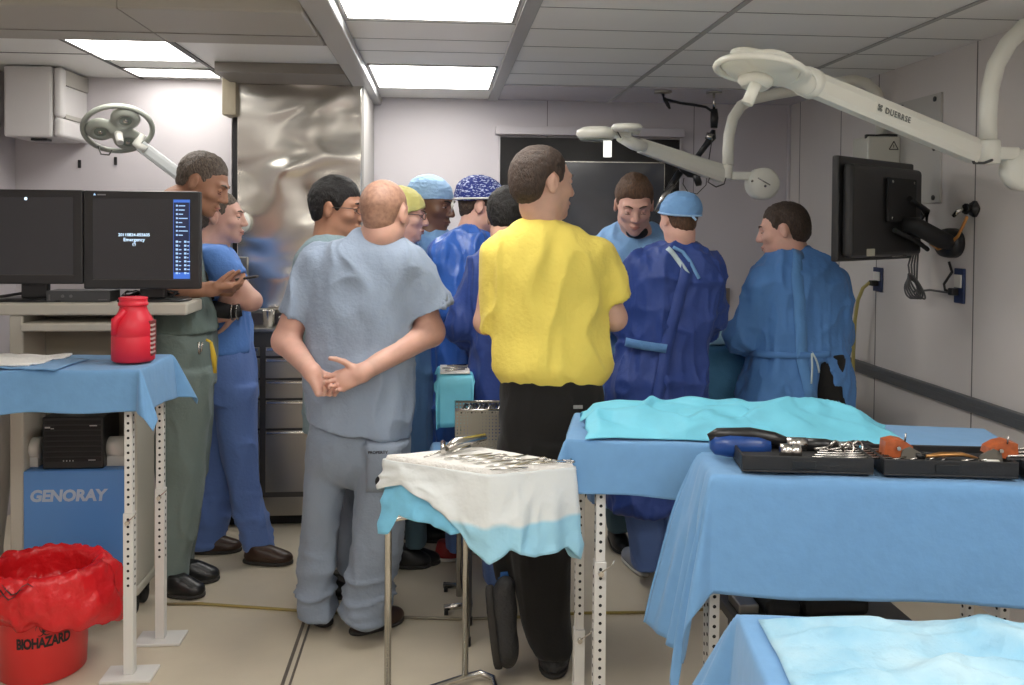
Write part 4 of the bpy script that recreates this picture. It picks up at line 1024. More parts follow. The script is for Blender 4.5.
# real holes: grid of bars
def perf_plate(mb, o, ex, ez, L, H_, pitch=.0128, hole=.0062, th=.0015):
    nx = int(L / pitch); nz = int(H_ / pitch); mx = (L - nx * pitch) / 2; mz = (H_ - nz * pitch) / 2
    o = Vector(o); ex = Vector(ex); ez = Vector(ez); e2 = ex.cross(ez) * th
    def strip(x0, x1, z0, z1):
        q = [o + ex * x0 + ez * z0, o + ex * x1 + ez * z0, o + ex * x1 + ez * z1, o + ex * x0 + ez * z1]; mb.poly(q, th, ex.cross(ez))
    for i in range(nz + 1):
        z0 = mz + i * pitch - (pitch - hole) / 2; z1 = mz + i * pitch + (pitch - hole) / 2
        strip(0, L, max(0, z0 if i else 0), min(H_, z1 if i < nz else H_))
    for i in range(nx + 1):
        x0 = mx + i * pitch - (pitch - hole) / 2; x1 = mx + i * pitch + (pitch - hole) / 2; x0 = max(0, x0 if i else 0); x1 = min(L, x1 if i < nx else L)
        for k in range(nz): strip(x0, x1, mz + k * pitch + (pitch - hole) / 2, mz + (k + 1) * pitch - (pitch - hole) / 2)
HB_ = ztp - zb; LB = x1 - x0
z00 = ZC + .0125
mb = MB(); perf_plate(mb, (x0, YB_, z00), (1, 0, 0), (0, 0, 1), LB, HB_ - .012); mb.build('front_panel', m_bask, t)
mb = MB(); perf_plate(mb, (x0, YB_ + .16, z00), (1, 0, 0), (0, 0, 1), LB, HB_ - .012); mb.build('back_panel', m_bask, t)
mb = MB(); perf_plate(mb, (x0, YB_, z00), (0, 1, 0), (0, 0, 1), .16, HB_ - .012); mb.build('side_panel', m_bask, t)
mb = MB(); perf_plate(mb, (x1, YB_, z00), (0, 1, 0), (0, 0, 1), .16, HB_ - .012); mb.build('side_panel', m_bask, t)
MB().box((x0, YB_, z00 - .001), (x1, YB_ + .16, z00 + .001)).build('bottom', m_bask, t)
mb = MB(); mb.tube([(x0, YB_, z00 + HB_ - .012), (x1, YB_, z00 + HB_ - .012), (x1, YB_ + .16, z00 + HB_ - .012), (x0, YB_ + .16, z00 + HB_ - .012)], .004, 8, closed=True); mb.build('rim', m_tube, t)
random.seed(5)
for k in range(9):
    x = x0 + .02 + (LB - .05) * k / 9
    mb = MB(); mb.tube([(x, YB_ + .05, z00 + HB_ - .04), (x + .02, YB_ + .09, z00 + HB_ - .008), (x + .03, YB_ + .12, z00 + HB_ - .02)], .005, 8); mb.build('instrument_in_basket', m_instr if k % 2 else m_black, None, ('small tool end showing at the top of the perforated basket', 'instrument', 'tools inside the perforated basket'))
# second stand with a cyan skirt behind
YS = 3.47
a = at(440, 377, YS); b = at(474, 377, YS); zS = a.z
t = empty('instrument_stand', ((a.x + b.x) / 2 + .1, YS + .15, 0), 'small steel instrument stand with a cyan skirt between the gowned people', 'stand')
xS0, xS1 = a.x, a.x + .125
MB().box((xS0, YS, zS - .012), (xS1, YS + .22, zS), .004).build('tray', m_instr, t)
mb = MB(); mb.tube([(xS1 - .04, YS + .11, .03), (xS1 - .04, YS + .11, zS - .013)], .014, 12); mb.build('post', m_tube, t)
mb = MB(); mb.tube([(xS0 + .02, YS, .03), (xS1, YS + .02, .03), (xS1, YS + .2, .03), (xS0 + .02, YS + .22, .03)], .013, 10); mb.build('base_tube', m_tube, t)
for k, (cx_, cy_) in enumerate(((xS0 + .03, YS), (xS0 + .03, YS + .22), (xS1, YS + .02), (xS1, YS + .2))): MB().lathe([(.01, -.008), (.018, -.008), (.018, .008), (.01, .008)], (cx_, cy_, .018), 14, (1, 0, 0)).build('caster', m_rubber, t)
drape('cyan_skirt', (xS0, YS), (xS1, YS), (xS1, YS + .22), (xS0, YS + .22), zS + .001, (.19, .02, .02, .04), m_cyan, ('cyan paper skirt on the small stand between the gowned people', 'drape'), 71, .008, .3, .15, nu=60, nv=40, endjag=.15)
grid = [(.02, .03, .10, .06), (.01, .08, .11, .10), (.03, .15, .11, .17)]
MB().box((xS0 + .0, YS - .004, zS + .012), (xS1 - .005, YS + .2, zS + .017), .002).build('white_towel', m_towel, None, ('small white towel with instruments on the stand behind', 'towel'))
for (x_0, y_0, x_1, y_1) in grid:
    mb = MB(); mb.tube([(xS0 + x_0, YS + y_0, zS + .021), (xS0 + x_1, YS + y_1, zS + .021)], .0035, 8); mb.build('steel_instrument', m_instr, None, ('steel instrument on the small white towel behind', 'instrument', 'instruments on the rear stand'))
# ================================================================== OPERATING TABLE
OT0, OT1, OY0, OY1, OZ = 1.22, 1.78, 4.10, 4.55, at(720, 347, 4.12).z
t = empty('operating_table', ((OT0 + OT1) / 2, 4.4, 0), 'operating table under a blue drape between the gowned surgeons', 'table')
MB().box((OT0 + .03, OY0 + .02, OZ - .08), (OT1 - .03, OY1 - .02, OZ - .004), .02).build('tabletop', m_dark, t)
MB().box((1.42, 4.25, .12), (1.58, 4.42, OZ - .082), .03).build('column', m_instr, t)
MB().box((1.28, 4.14, .0005), (1.72, 4.5, .12), .03).build('base', m_dark, t)
m_drapet = mat('drape_teal_blue', (.075, .24, .42), .85, bump=(30, .3), var=.06, vscale=14)
drape('operating_drape', (OT0, OY0), (OT1, OY0), (OT1, OY1), (OT0, OY1), OZ, (.42, .10, .3, .3), m_drapet, ('darker blue drape hanging from the operating table between the surgeons', 'drape'), 81, .02, .2, .1, endjag=.05)
P = np.zeros((36, 20, 3))
for i in range(36):
    for j in range(20):
        u = i / 35; v = j / 19; n = vnoise(np.array([[u * 6, v * 5, .5]]), 91)[0]
        P[i, j] = (OT0 + .02 + u * .52, OY0 + .01 + v * .38, OZ + .014 + .06 * math.sin(v * PI) * (.6 + .4 * math.sin(u * 5 + 1)) + .012 * n * math.sin(v * PI))
grid_mesh('surgical_sheet', P, m_pc, None, .003, True, ('pale rumpled surgical sheet over the operating table', 'sheet'))
# ================================================================== SURGICAL LAMPS
def lampcol(): return m_lampw
m_glass = mat('lamp_glass', (.25, .30, .26), .1, spec=.8)
m_grip = mat('grip_cream', (.80, .80, .72), .4)  # same even cream as the lamp body
def swing_arm(parent, p, q, r0, r1, m=m_lampw):
    p = Vector(p); q = Vector(q); d = (q - p).normalized(); sd = d.cross(Vector((0, 0, 1))).normalized(); up = sd.cross(d)
    mb = MB(); sec = [(-.55, -1), (.55, -1), (.8, -.55), (.8, .45), (.5, 1), (-.5, 1), (-.8, .45), (-.8, -.55)]
    N = 6; rings = []
    for i in range(N):
        f = i / (N - 1); c_ = p.lerp(q, f); r = r0 + (r1 - r0) * f
        rings.append([mb.bm.verts.new(c_ + sd * x * r * .8 + up * y * r) for x, y in sec])
    for A_, B_ in zip(rings, rings[1:]):
        for k in range(8): mb.bm.faces.new((A_[k], A_[(k + 1) % 8], B_[(k + 1) % 8], B_[k]))
    mb.bm.faces.new(rings[0][::-1]); mb.bm.faces.new(rings[-1])
    mb.build('swing_arm', m, parent)
    mb = MB()   # raised spine along the top face and side groove
    mb.box((-.001, -.001, -.001), (.001, .001, .001)); mb.bm.clear()
    mb.tube([p + up * r0 * .98, q + up * r1 * .98], r0 * .28, 8); mb.build('arm_spine', m, parent)
    return d, sd, up
# near lamp, upper right
t = empty('surgical_lamp', at(985, 150, 2.95), 'large cream surgical lamp on a long arm reaching in from the upper right', 'surgical lamp')
Pj = at(974, 151, 2.9); Pm = at(812, 84, 2.55)
dv, sd, up = swing_arm(t, Pm, Pj, .036, .042)
mb = MB(); mb.lathe([(.030, -.025), (.045, -.022), (.046, .018), (.036, .024)], Pm - dv * .012, 24, tuple(dv)); mb.build('pivot_collar', m_lampw, t)
tp = (Pm + Pj) / 2
text_mesh('lettering', '⌘ DUERRSE', .027, mat('lamp_print', (.12, .13, .12), .5), frame_mtx(Pm + (Pj - Pm) * .44 - sd * 0 + Vector((0, -.0315, .0)) + up * .002, dv, up), t, .0004, .0004, spacing=1.2)
# head
hc = at(765, 68, 2.42)
hr = Vector((dv.x, dv.y, dv.z)); hn = up
R3 = np.array([[hr.x, sd.x, hn.x], [hr.y, sd.y, hn.y], [hr.z, sd.z, hn.z]])
def hp(a_, b_, c_): return np.array(hc + hr * a_ + sd * b_ + hn * c_)
sd1 = SDF(np.array(hc) - .27, np.array(hc) + .27, .006)
sd1.ell(hp(.02, 0, .012), (.150, .060, .030), R3, .02); sd1.ell(hp(-.045, -.045, -.004), (.065, .055, .024), R3, .02); sd1.ell(hp(-.045, .075, -.004), (.065, .055, .024), R3, .02)
sd1.ell(hp(.055, 0, -.0), (.085, .10, .026), R3, .02); sd1.cap(hp(.10, 0, .015), hp(.165, 0, .0), .035, .034, .02)
sd1.ell(hp(.0, -.085, .0), (.055, .045, .022), R3, .02)
sdf_obj('lamp_head', sd1, m_lampw, t)
mb = MB(); ringp = [Vector(hp(-.03 + .115 * math.cos(a_), .01 + .125 * math.sin(a_), -.016)) for a_ in np.linspace(0, 2 * PI, 33)[:-1]]
mb.tube(ringp, .010, 10, closed=True); mb.build('rim_handle', m_lampw, t)
mb = MB(); mb.lathe([(.035, -.035), (.05, -.02), (.05, 0)], hp(.0, -.03, -.02), 24, tuple(hn)); mb.build('reflector_cup', m_lampw, t)
mb = MB(); hb = at(756, 84, 2.38); mb.tube([hb, at(747, 104, 2.38)], [.017, .0165], 18); mb.build('sterile_handle', m_grip, t)
mb = MB()
for k in range(5): mb.box(Vector(hp(-.03 + k * .012, -.046, .030)) - Vector((.002, .008, .002)), Vector(hp(-.03 + k * .012, -.046, .030)) + Vector((.002, .008, .004)))
mb.build('vent_slots', m_dark, t)
mb = MB(); mb.tube([at(962, 147, 2.86), at(970, 152, 2.86), at(974, 163, 2.88), at(984, 163, 2.90), at(992, 160, 2.92)], .005, 8); mb.build('arm_cable', mat('cable_grey', (.06, .06, .06), .5), t)
jc = at(990, 150, 2.95); mb = MB(); mb.lathe([(.030, -.05), (.034, -.045), (.034, .03), (.030, .035)], jc, 24); mb.build('joint', m_lampw, t)
mb = MB(); mb.box(jc + Vector((.0, -.025, -.035)), jc + Vector((.10, .02, .01)), .008); mb.build('bracket', m_lampw, t)
mb = MB(); cc = at(1022, 170, 2.96); mb.lathe([(.02, -.04), (.062, -.035), (.075, -.02), (.075, .02), (.05, .035)], cc, 32, (0, 1, 0)); mb.build('counterweight', m_lampw, t)
mb = MB(); pz = [at(988, 140, 2.95), at(988, 115, 2.95), at(990, 90, 2.95), at(996, 65, 2.95), at(1008, 44, 2.95), at(1024, 27, 2.95), at(1050, 12, 2.95)]
mb.tube(pz + [at(1075, 7, 2.95), Vector((XR - .001, 2.96, at(1080, 5, 2.95).z))], .030, 18); mb.build('curved_pole', m_lampw, t)
# middle lamp
YL2 = 4.15
t = empty('surgical_lamp', at(728, 175, YL2), 'smaller white surgical lamp with a lit handle hanging over the surgeons', 'surgical lamp')
Pj = at(722, 174, YL2); Pm = at(640, 146, YL2 - .25)
dv, sd, up = swing_arm(t, Pm, Pj, .030, .042)
mb = MB(); mb.tube([Pm - dv * .12 + up * .01, Pm - dv * .04, Pm + dv * .02], [.028, .034, .034], 16, flat=.8); mb.build('yoke', m_lampw, t)
hc = at(600, 133, YL2 - .3)
mb = MB(); mb.lathe([(.02, -.032), (.075, -.030), (.088, -.010), (.088, .008), (.06, .022), (.02, .026)], hc + Vector((-.02, -.02, -.0)), 36); mb.lathe([(.02, -.012), (.07, -.010), (.078, .004), (.07, .016), (.02, .02)], hc + Vector((.12, .06, .014)), 32); mb.lathe([(.02, -.012), (.06, -.010), (.07, .004), (.06, .016), (.02, .02)], hc + Vector((.10, -.10, .012)), 32)
mb.box(hc + Vector((0, -.03, -.02)), hc + Vector((.14, .04, .018)), .01); mb.build('lamp_head', m_lampw, t)
mb = MB(); mb.lathe([(.03, 0), (.07, .001), (.07, .003), (.03, .004)], hc + Vector((-.02, -.02, -.037)), 30); mb.build('lamp_glass', m_glass, t)
ha = at(607.5, 141, YL2 - .3); hb = at(607.5, 157, YL2 - .3); mb = MB(); mb.tube([ha + Vector((0, 0, .02)), hb], .019, 16); mb.build('lit_handle', mat('handle_glow', (.9, .9, .85), .4, emit=((1, .99, .92), 1.1)), t)
mb = MB(); mb.tube([at(602, 138, YL2 - .34), at(607, 131, YL2 - .34), at(617, 131, YL2 - .34), at(621, 138, YL2 - .34)], .003, 8); mb.build('handle_wire', m_dark, t)
mb = MB(); jc = at(726, 172, YL2); mb.lathe([(.028, -.035), (.032, -.03), (.032, .03), (.028, .035)], jc, 20); mb.build('joint', m_lampw, t)
mb = MB(); mb.box(at(730, 180, YL2) + Vector((0, -.02, -.0)), at(752, 172, YL2) + Vector((0, .02, 0)), .006); mb.build('bracket', m_lampw, t)
mb = MB(); cc = at(762, 184, YL2); mb.lathe([(.02, -.045), (.065, -.042), (.078, -.03), (.078, .03), (.05, .045)], cc, 36, (0, 1, 0)); mb.build('counterweight', m_lampw, t)
mb = MB(); mb.tube([at(758, 178, YL2 - .05), at(770, 185, YL2 - .05)], .003, 6)
for (u, v) in ((752, 181), (765, 186)): mb.lathe([(.001, 0), (.006, .0), (.006, .003), (.001, .003)], at(u, v, YL2 - .045), 10, (0, -1, 0))
mb.build('cover_screws', m_instr, t)
pz = [at(728, 165, YL2), at(728, 150, YL2), at(729, 135, YL2), at(733, 118, YL2), at(741, 106, YL2), at(752, 99, YL2), at(775, 94, YL2 + .02), at(805, 89, YL2 + .03), at(835, 83, YL2 + .05), at(852, 80, YL2 + .05), at(866, 83, YL2 + .05), at(876, 92, YL2 + .05), at(881, 106, YL2 + .05), at(881, 136, YL2 + .05)]
mb = MB(); mb.tube(pz, .027, 18); mb.build('curved_pole', m_lampw, t)
mb = MB(); mb.tube([at(712, 172, YL2 - .05), at(708, 182, YL2 - .05), at(716, 187, YL2 - .05), at(724, 184, YL2 - .05), at(726, 178, YL2 - .04)], .0035, 8); mb.build('arm_cable', m_dark, t)
# left lamp
Yl = 4.42
t = empty('surgical_lamp', at(240, 222, YC - .05), 'grey-green triple-head surgical lamp on an arm in the left bay', 'surgical lamp')
m_lg = mat('lamp_grey_green', (.36, .38, .33), .3)
Pa = at(140, 146, Yl); Pb = at(240, 221, YC - .06)
dv, sd, up = swing_arm(t, Pa, Pb, .026, .030, mat('arm_grey', (.48, .50, .50), .3))
hc = at(118, 129, Yl - .05); ax_n = Vector((.22, -.62, -.72)).normalized(); ax_x = Vector((1, .25, .30)); ax_x = (ax_x - ax_n * ax_x.dot(ax_n)).normalized(); ax_y = ax_n.cross(ax_x)
H = lambda x, y, z=0: hc + ax_x * x + ax_y * y + ax_n * z
mb = MB(); mb.tube([H(.155 * math.cos(a_), .145 * math.sin(a_)) for a_ in np.linspace(0, 2 * PI, 41)[:-1]], .013, 10, closed=True); mb.build('outer_ring', m_lg, t)
s1 = SDF(np.array(hc) - .22, np.array(hc) + .22, .006); R3 = np.array([[ax_x.x, ax_y.x, ax_n.x], [ax_x.y, ax_y.y, ax_n.y], [ax_x.z, ax_y.z, ax_n.z]])
lobes = []
for k in range(3):
    a_ = math.radians((-70, 50, 170)[k]); cx_, cy_ = .078 * math.cos(a_), .078 * math.sin(a_); lobes.append((cx_, cy_))
    s1.ell(np.array(H(cx_, cy_, 0)), (.068, .068, .030), R3, .02); s1.cap(np.array(H(0, 0, 0)), np.array(H(cx_, cy_, 0)), .03, .03, .02)
for (cx_, cy_) in lobes: s1.ell(np.array(H(cx_, cy_, .034)), (.040, .040, .020), R3, .003, 'sub')
sdf_obj('lamp_head', s1, m_lg, t)
for (cx_, cy_) in lobes:
    mb = MB(); mb.ell(H(cx_, cy_, .016), (.038, .038, .006), Matrix(R3.tolist())); g_ = mb.build('lens', m_glass, t)
    mb = MB(); mb.ell(H(cx_, cy_, .024), (.012, .012, .004), Matrix(R3.tolist())); mb.build('bulb', m_instr, g_)
mb = MB(); mb.tube([H(0, 0, .02), H(.01, .0, .10)], [.02, .016], 14); mb.build('handle', m_white, t)
mb = MB(); mb.tube([at(98, 146, Yl - .06), at(101, 154, Yl - .06), at(109, 155, Yl - .06), at(112, 150, Yl - .06)], .004, 8); mb.build('wire', m_dark, t)
mb = MB(); mb.tube([H(.10, -.06, 0), Pa - dv * .02, Pa + dv * .03], [.018, .022, .026], 12); mb.build('elbow', m_lampw, t)
mb = MB(); mb.lathe([(.02, 0), (.055, .005), (.06, .02), (.06, .04), (.04, .045)], at(240, 222, YC - .001), 32, (0, -1, 0)); mb.build('wall_disc', m_lampw, t)
# ================================================================== RIGHT WALL EQUIPMENT
def onR(y, z, d=0): return Vector((XR - d, y, z))
def wr(u, v, d=0.0):       # point on the right wall (d off it) seen at a pixel
    r_ = ray(u, v); k = (XR - d) / r_.x; return Vector((XR - d, r_.y * k, CAMH + r_.z * k))
def wplate(name, u0, v0, u1, v1, th, m, label, cat, bev=.003, d0=.0005):
    a_ = wr(u0, v0, th); b_ = wr(u1, v1, th)
    return MB().box((XR - th, min(a_.y, b_.y), min(a_.z, b_.z)), (XR - d0, max(a_.y, b_.y), max(a_.z, b_.z)), bev).build(name, m, None, (label, cat) if label else None)
m_plate = mat('access_panel', (.50, .49, .46), .45)
a_ = wr(898, 100, .012); b_ = wr(941, 92, .012); z0 = wr(936, 203, .012).z
t = empty('access_panel', onR((a_.y + b_.y) / 2, z0), 'flat grey screwed access panel behind the warning box on the right wall', 'panel')
MB().box((XR - .012, b_.y, z0), (XR - .0005, a_.y, b_.z), .002).build('plate', m_plate, t)
for (f, g_) in ((.12, .05), (.88, .05), (.12, .5), (.12, .95), (.88, .95)):
    MB().lathe([(.001, 0), (.012, 0), (.012, .004), (.001, .004)], (XR - .013, b_.y + (a_.y - b_.y) * f, z0 + (b_.z - z0) * g_), 12, (-1, 0, 0)).build('screw', m_dark, t)
a_ = at(864, 137, 4.02); YQ = 4.06
bx = at(868, 136, YQ); bx2 = wr(915, 140, .02)
t = empty('warning_box', (XR - .1, YQ + .1, 1.6), 'pale metal wall box with a black warning triangle above the black monitor', 'electrical box')
zt_ = bx.z; zb_ = zt_ - .42; 
MB().box((bx.x, YQ, zb_), (XR - .0125, YQ + .16, zt_), .008).build('body', mat('box_cream', (.56, .56, .50), .4), t)
tri = at(897, 147, YQ); tri = Vector((bx.x + .13, YQ - .0008, zt_ - .05)); s = .026
mb = MB()
for k in range(3):
    a1 = PI / 2 + k * 2 * PI / 3; a2 = a1 + 2 * PI / 3
    mb.tube([tri + Vector((s * math.cos(a1) * 1.0, 0, s * math.sin(a1))), tri + Vector((s * math.cos(a2), 0, s * math.sin(a2)))], .0022, 6)
mb.tube([tri + Vector((0, 0, .010)), tri + Vector((0, 0, -.004))], .0018, 6); mb.build('warning_triangle', m_ink, t)
MB().lathe([(.06, 0), (.062, .004), (.062, .016), (.045, .018)], (at(881, 136, YQ + .14).x, YQ + .10, zt_ + .0005), 20).box((bx.x - .004, YQ + .01, zt_ - .01), (bx.x + .06, YQ + .03, zt_ + .010), .004).build('pole_flange', m_black, t)
# monitor on its wall arm
c0 = at(839, 155, 3.30); c1 = at(839, 263, 3.55); e0 = at(915, 170, 3.25); 
t = empty('wall_monitor', at(880, 215, 3.4), 'black monitor seen from behind on the right wall arm', 'monitor')
m_mb = mat('monitor_black', (.014, .014, .015), .42)
p0 = Vector((c0.x, 3.30, 0)); p1 = Vector((at(914, 170, 3.72).x, 3.72, 0)); dm = (p1 - p0).normalized(); nm = Vector((dm.y, -dm.x, 0)); Lm = (p1 - p0).length
zt_ = at(839, 155, 3.30).z; zb_ = at(839, 262, 3.30).z
RM = Matrix((dm, -nm, (0, 0, 1))).transposed()
def M3(x, y, z): return p0 + dm * x - nm * y + Vector((0, 0, zb_ + z))
Hm = zt_ - zb_
mb = MB(); mb.box((0, -.0, 0), (Lm, .03, Hm), .008, seg=3)
for v in mb.bm.verts: v.co = RM @ v.co + Vector((p0.x, p0.y, zb_))
mb.build('front_frame', m_mb, t)
mb = MB(); mb.box((.02, -.045, .015), (Lm - .01, -.0005, Hm - .03), .02, seg=3)
for v in mb.bm.verts: v.co = RM @ v.co + Vector((p0.x, p0.y, zb_))
mb.build('back_shell', m_mb, t)
mb = MB(); mb.box((.04, .0302, .03), (Lm - .04, .0312, Hm - .03))
for v in mb.bm.verts: v.co = RM @ v.co + Vector((p0.x, p0.y, zb_))
mb.build('screen', m_scr, t)
mb = MB(); mb.box((Lm * .45, -.058, Hm * .38), (Lm * .85, -.0455, Hm * .82), .006)
for v in mb.bm.verts: v.co = RM @ v.co + Vector((p0.x, p0.y, zb_))
vp = mb.build('vesa_plate', m_matblack, t)
mb = MB()
for fx in (.5, .8):
    for fz in (.42, .78): mb.lathe([(.001, 0), (.006, 0), (.006, .003), (.001, .003)], M3(Lm * fx, -.059, Hm * fz), 10, tuple(nm))
mb.build('plate_screws', m_instr, vp)
mb = MB(); mb.box((Lm * .22, -.047, Hm * .05), (Lm * .32, -.0452, Hm * .12))
for v in mb.bm.verts: v.co = RM @ v.co + Vector((p0.x, p0.y, zb_))
mb.build('sticker', mat('sticker_cream', (.45, .44, .36), .5), t)
mb = MB(); mb.box((Lm * .55, -.047, Hm * .03), (Lm * .75, -.0452, Hm * .045))
for v in mb.bm.verts: v.co = RM @ v.co + Vector((p0.x, p0.y, zb_))
mb.build('port_label', m_instr, t)
wb = wr(949, 242, .05); mh = M3(Lm * .65, -.06, Hm * .35)
mb = MB(); mb.tube([mh, mh + nm * .03 + Vector((.02, 0, 0)), wb + Vector((-.06, -.04, .01)), wb], [.032, .036, .038, .034], 14); mb.build('wall_arm', m_matblack, t)
mb = MB(); w0 = wr(948, 243, .03); mb.lathe([(.03, -.022), (.06, -.02), (.065, .0), (.065, .028)], w0, 24, (1, 0, 0), wob=lambda th, z: 1 + .25 * abs(math.cos(th)) ** 2); mb.build('wall_mount', m_black, t)
mb = MB(); mb.tube([M3(Lm * .7, -.07, Hm * .62), M3(Lm * .95, -.075, Hm * .50), M3(Lm * .92, -.08, Hm * .3), M3(Lm * .7, -.07, Hm * .25)], .012, 8); mb.tube([M3(Lm * .5, -.07, Hm * .3), M3(Lm * .8, -.08, Hm * .18), M3(Lm * .98, -.07, Hm * .1)], .010, 8); mb.build('cable_bundle', m_matblack, t)
# wall knobs
for (u, v, lab) in ((975, 209, 'black knob with a metal clip at the end of the amber hose'), (921, 212, 'black knob just right of the monitor below the access panel')):
    w0 = wr(u, v, .001); t = empty('wall_valve', w0, lab, 'knob')
    mb = MB(); mb.lathe([(.03, 0), (.03, .01), (.014, .014), (.014, .035), (.02, .036), (.02, .045)], w0, 16, (-1, 0, 0), wob=lambda th, z: 1 + .2 * abs(math.sin(2.5 * th))); mb.build('body', m_black, t)
    mb = MB(); mb.tube([w0 + Vector((-.046, -.0, 0)), w0 + Vector((-.07, .01, -.01)), w0 + Vector((-.075, .03, -.03))], .009, 10); mb.build('clip', m_instr, t)
mb = MB(); mb.tube([wr(967, 217, .07), wr(963, 226, .06), wr(958, 236, .05), wr(948, 246, .06), wr(938, 249, .09), wr(930, 243, .12)], .0065, 8); mb.build('amber_hose', mat('hose_amber', (.45, .20, .05), .4), None, ('short amber hose looping from the wall knob to the monitor arm', 'hose'))
mb = MB(); mb.tube([wr(919, 206, .03), wr(925, 215, .05), wr(920, 222, .06), wr(916, 232, .08)], .006, 8); mb.build('black_cable', m_black, None, ('black cable dropping from the knob right of the monitor', 'cable'))
def outlet(u0, v0, u1, v1, lab):
    a_ = wr(u0, v0, .012); b_ = wr(u1, v1, .012); t = empty('wall_outlet', (XR, (a_.y + b_.y) / 2, (a_.z + b_.z) / 2), lab, 'outlet')
    y0, y1 = sorted((a_.y, b_.y)); z0, z1 = sorted((a_.z, b_.z))
    MB().box((XR - .012, y0, z0), (XR - .0005, y1, z1), .003).build('plate', mat('outlet_blue', (.02, .035, .10), .4), t)
    MB().box((XR - .018, y0 + .01, z0 + (z1 - z0) * .45), (XR - .0125, y1 - .01, z1 - (z1 - z0) * .18), .002).build('socket', m_white, t)
    return y0, y1, z0, z1
y0, y1, z0, z1 = outlet(954, 268, 963, 304, 'dark blue wall outlet with a black plug below the monitor mount')
pl = Vector((XR - .03, (y0 + y1) / 2, z0 + .05)); t = MB().box(pl - Vector((.022, .016, .016)), pl + Vector((.0105, .016, .016)), .005).build('plug', m_black, None, ('black plug in the outlet below the monitor mount', 'plug'))
y0, y1, z0, z1 = outlet(873, 267, 881, 292, 'dark blue wall outlet feeding the yellow cord under the monitor')
mb = MB(); mb.tube([wr(949, 262, .04), wr(952, 272, .04), wr(944, 284, .05), wr(945, 290, .05), wr(953, 292, .04)], .006, 8); mb.build('electric_cable', m_black, None, ('black cord from the monitor mount down to the outlet', 'cord'))
cc = wr(911, 289, .10); mb = MB()
for k in range(5):
    pts = [cc + Vector(((.030 + .003 * k) * math.cos(a_ + k * .3), .008 * math.sin(a_ + k) - .012 * k, (.042 + .004 * k) * math.sin(a_) + .004 * k)) for a_ in np.linspace(0, 2 * PI, 22)[:-1]]
    mb.tube(pts, .0042, 8, closed=True)
for k in range(4): mb.tube([cc + Vector((.01 * k - .015, -.02, .04)), cc + Vector((.014 * k - .02, -.01, .11)), cc + Vector((.010 * k, .0, .16))], .0042, 8)
mb.tube([cc + Vector((0, -.02, -.01)), wr(930, 290, .05), wr(944, 292, .05), wr(953, 293, .04)], .005, 8)
mb.build('coiled_cable', mat('cable_grey2', (.085, .085, .09), .5), None, ('grey power cable coiled and hanging below the monitor', 'cable'))
mb = MB(); mb.tube([wr(876, 284, .02), wr(869, 283, .05), wr(863, 288, .07), wr(858, 300, .08), wr(855, 320, .08), wr(853.5, 350, .08), wr(853, 380, .07), wr(853, 410, .06), Vector((2.15, 4.1, .3)), Vector((2.12, 4.0, .012))], .009, 10)
mb.build('yellow_cord', mat('cord_yellow', (.42, .36, .12), .45), None, ('pale yellow cord hanging from the outlet under the monitor', 'cord'))
w0 = wr(875, 283, .02); MB().box(w0 - Vector((.03, .025, .014)), w0 + Vector((.007, .012, .014)), .005).build('plug', m_black, None, ('black plug at the top of the yellow cord', 'plug'))
# outlet on the back wall between surgeons
a_ = at(721, 288, YB); MB().box((a_.x - .012, YB - .012, a_.z - .12), (a_.x + .055, YB - .0005, a_.z + .0), .003).build('wall_outlet', mat('outlet_brown', (.18, .15, .13), .5), None, ('brown-grey outlet plate on the back wall between two surgeons', 'outlet'))
# ================================================================== BLACK CAMERA ARM FROM THE CEILING
YA = 4.95
zc_ = HC - .001
t = empty('camera_arm', at(714, 92, YA), 'black articulated camera arm hanging from the ceiling beside the window', 'camera arm')
def ap(u, v, y=YA): return at(u, v, y)
pc = ap(714, 92); MB().lathe([(.03, -.012), (.045, -.010), (.045, 0)], (pc.x, YA, zc_), 20).build('ceiling_plate', m_dsteel, t)
MB().tube([(pc.x, YA, zc_ - .01), ap(714, 110)], .008, 10).build('rod', m_tube, t)
MB().tube([ap(714, 109), ap(714.5, 118), ap(714, 128)], [.020, .024, .020], 12).build('upper_joint', m_black, t)
MB().tube([ap(713.5, 130), ap(712, 137), ap(706, 145), ap(698, 156)], [.012, .026, .018, .016], 12).build('upper_arm', m_black, t)
MB().tube([ap(711, 134), ap(709, 140)], .026, 12).build('band', m_instr, t)
MB().tube([ap(698, 155), ap(690, 166), ap(684, 172)], [.012, .022, .024], 12).build('elbow', m_black, t)
MB().tube([ap(680, 166), ap(690, 172), ap(700, 176)], [.022, .034, .016], 14).build('camera_body', m_black, t)
MB().lathe([(.02, -.02), (.04, -.018), (.045, .01), (.03, .02)], ap(697, 179), 18, (.8, -.2, .3)).build('hand_wheel', m_black, t)
MB().tube([ap(680, 172), ap(672, 184), ap(664, 200), ap(658, 214)], [.022, .020, .024, .018], 12).build('lower_arm', m_black, t)
MB().tube([ap(674, 185, YA - .05), ap(664, 196, YA - .05), ap(656, 212, YA - .05)], [.012, .020, .016], 10).build('grey_tube', m_instr, t)
MB().tube([ap(676, 190, YA - .02), ap(674, 205, YA - .02)], [.02, .022], 10).build('lower_block', m_black, t)
pk = ap(663, 91); MB().lathe([(.03, -.02), (.05, -.016), (.05, 0)], (pk.x, YA, zc_), 20).build('second_plate', m_dsteel, t)
MB().tube([(pk.x, YA, zc_ - .018), ap(664, 99), ap(680, 103), ap(695, 105), ap(706, 107), ap(713, 112)], .008, 8).tube([ap(664, 98), ap(668, 105), ap(670, 109)], [.010, .012, .006], 8).build('cable', m_black, t)
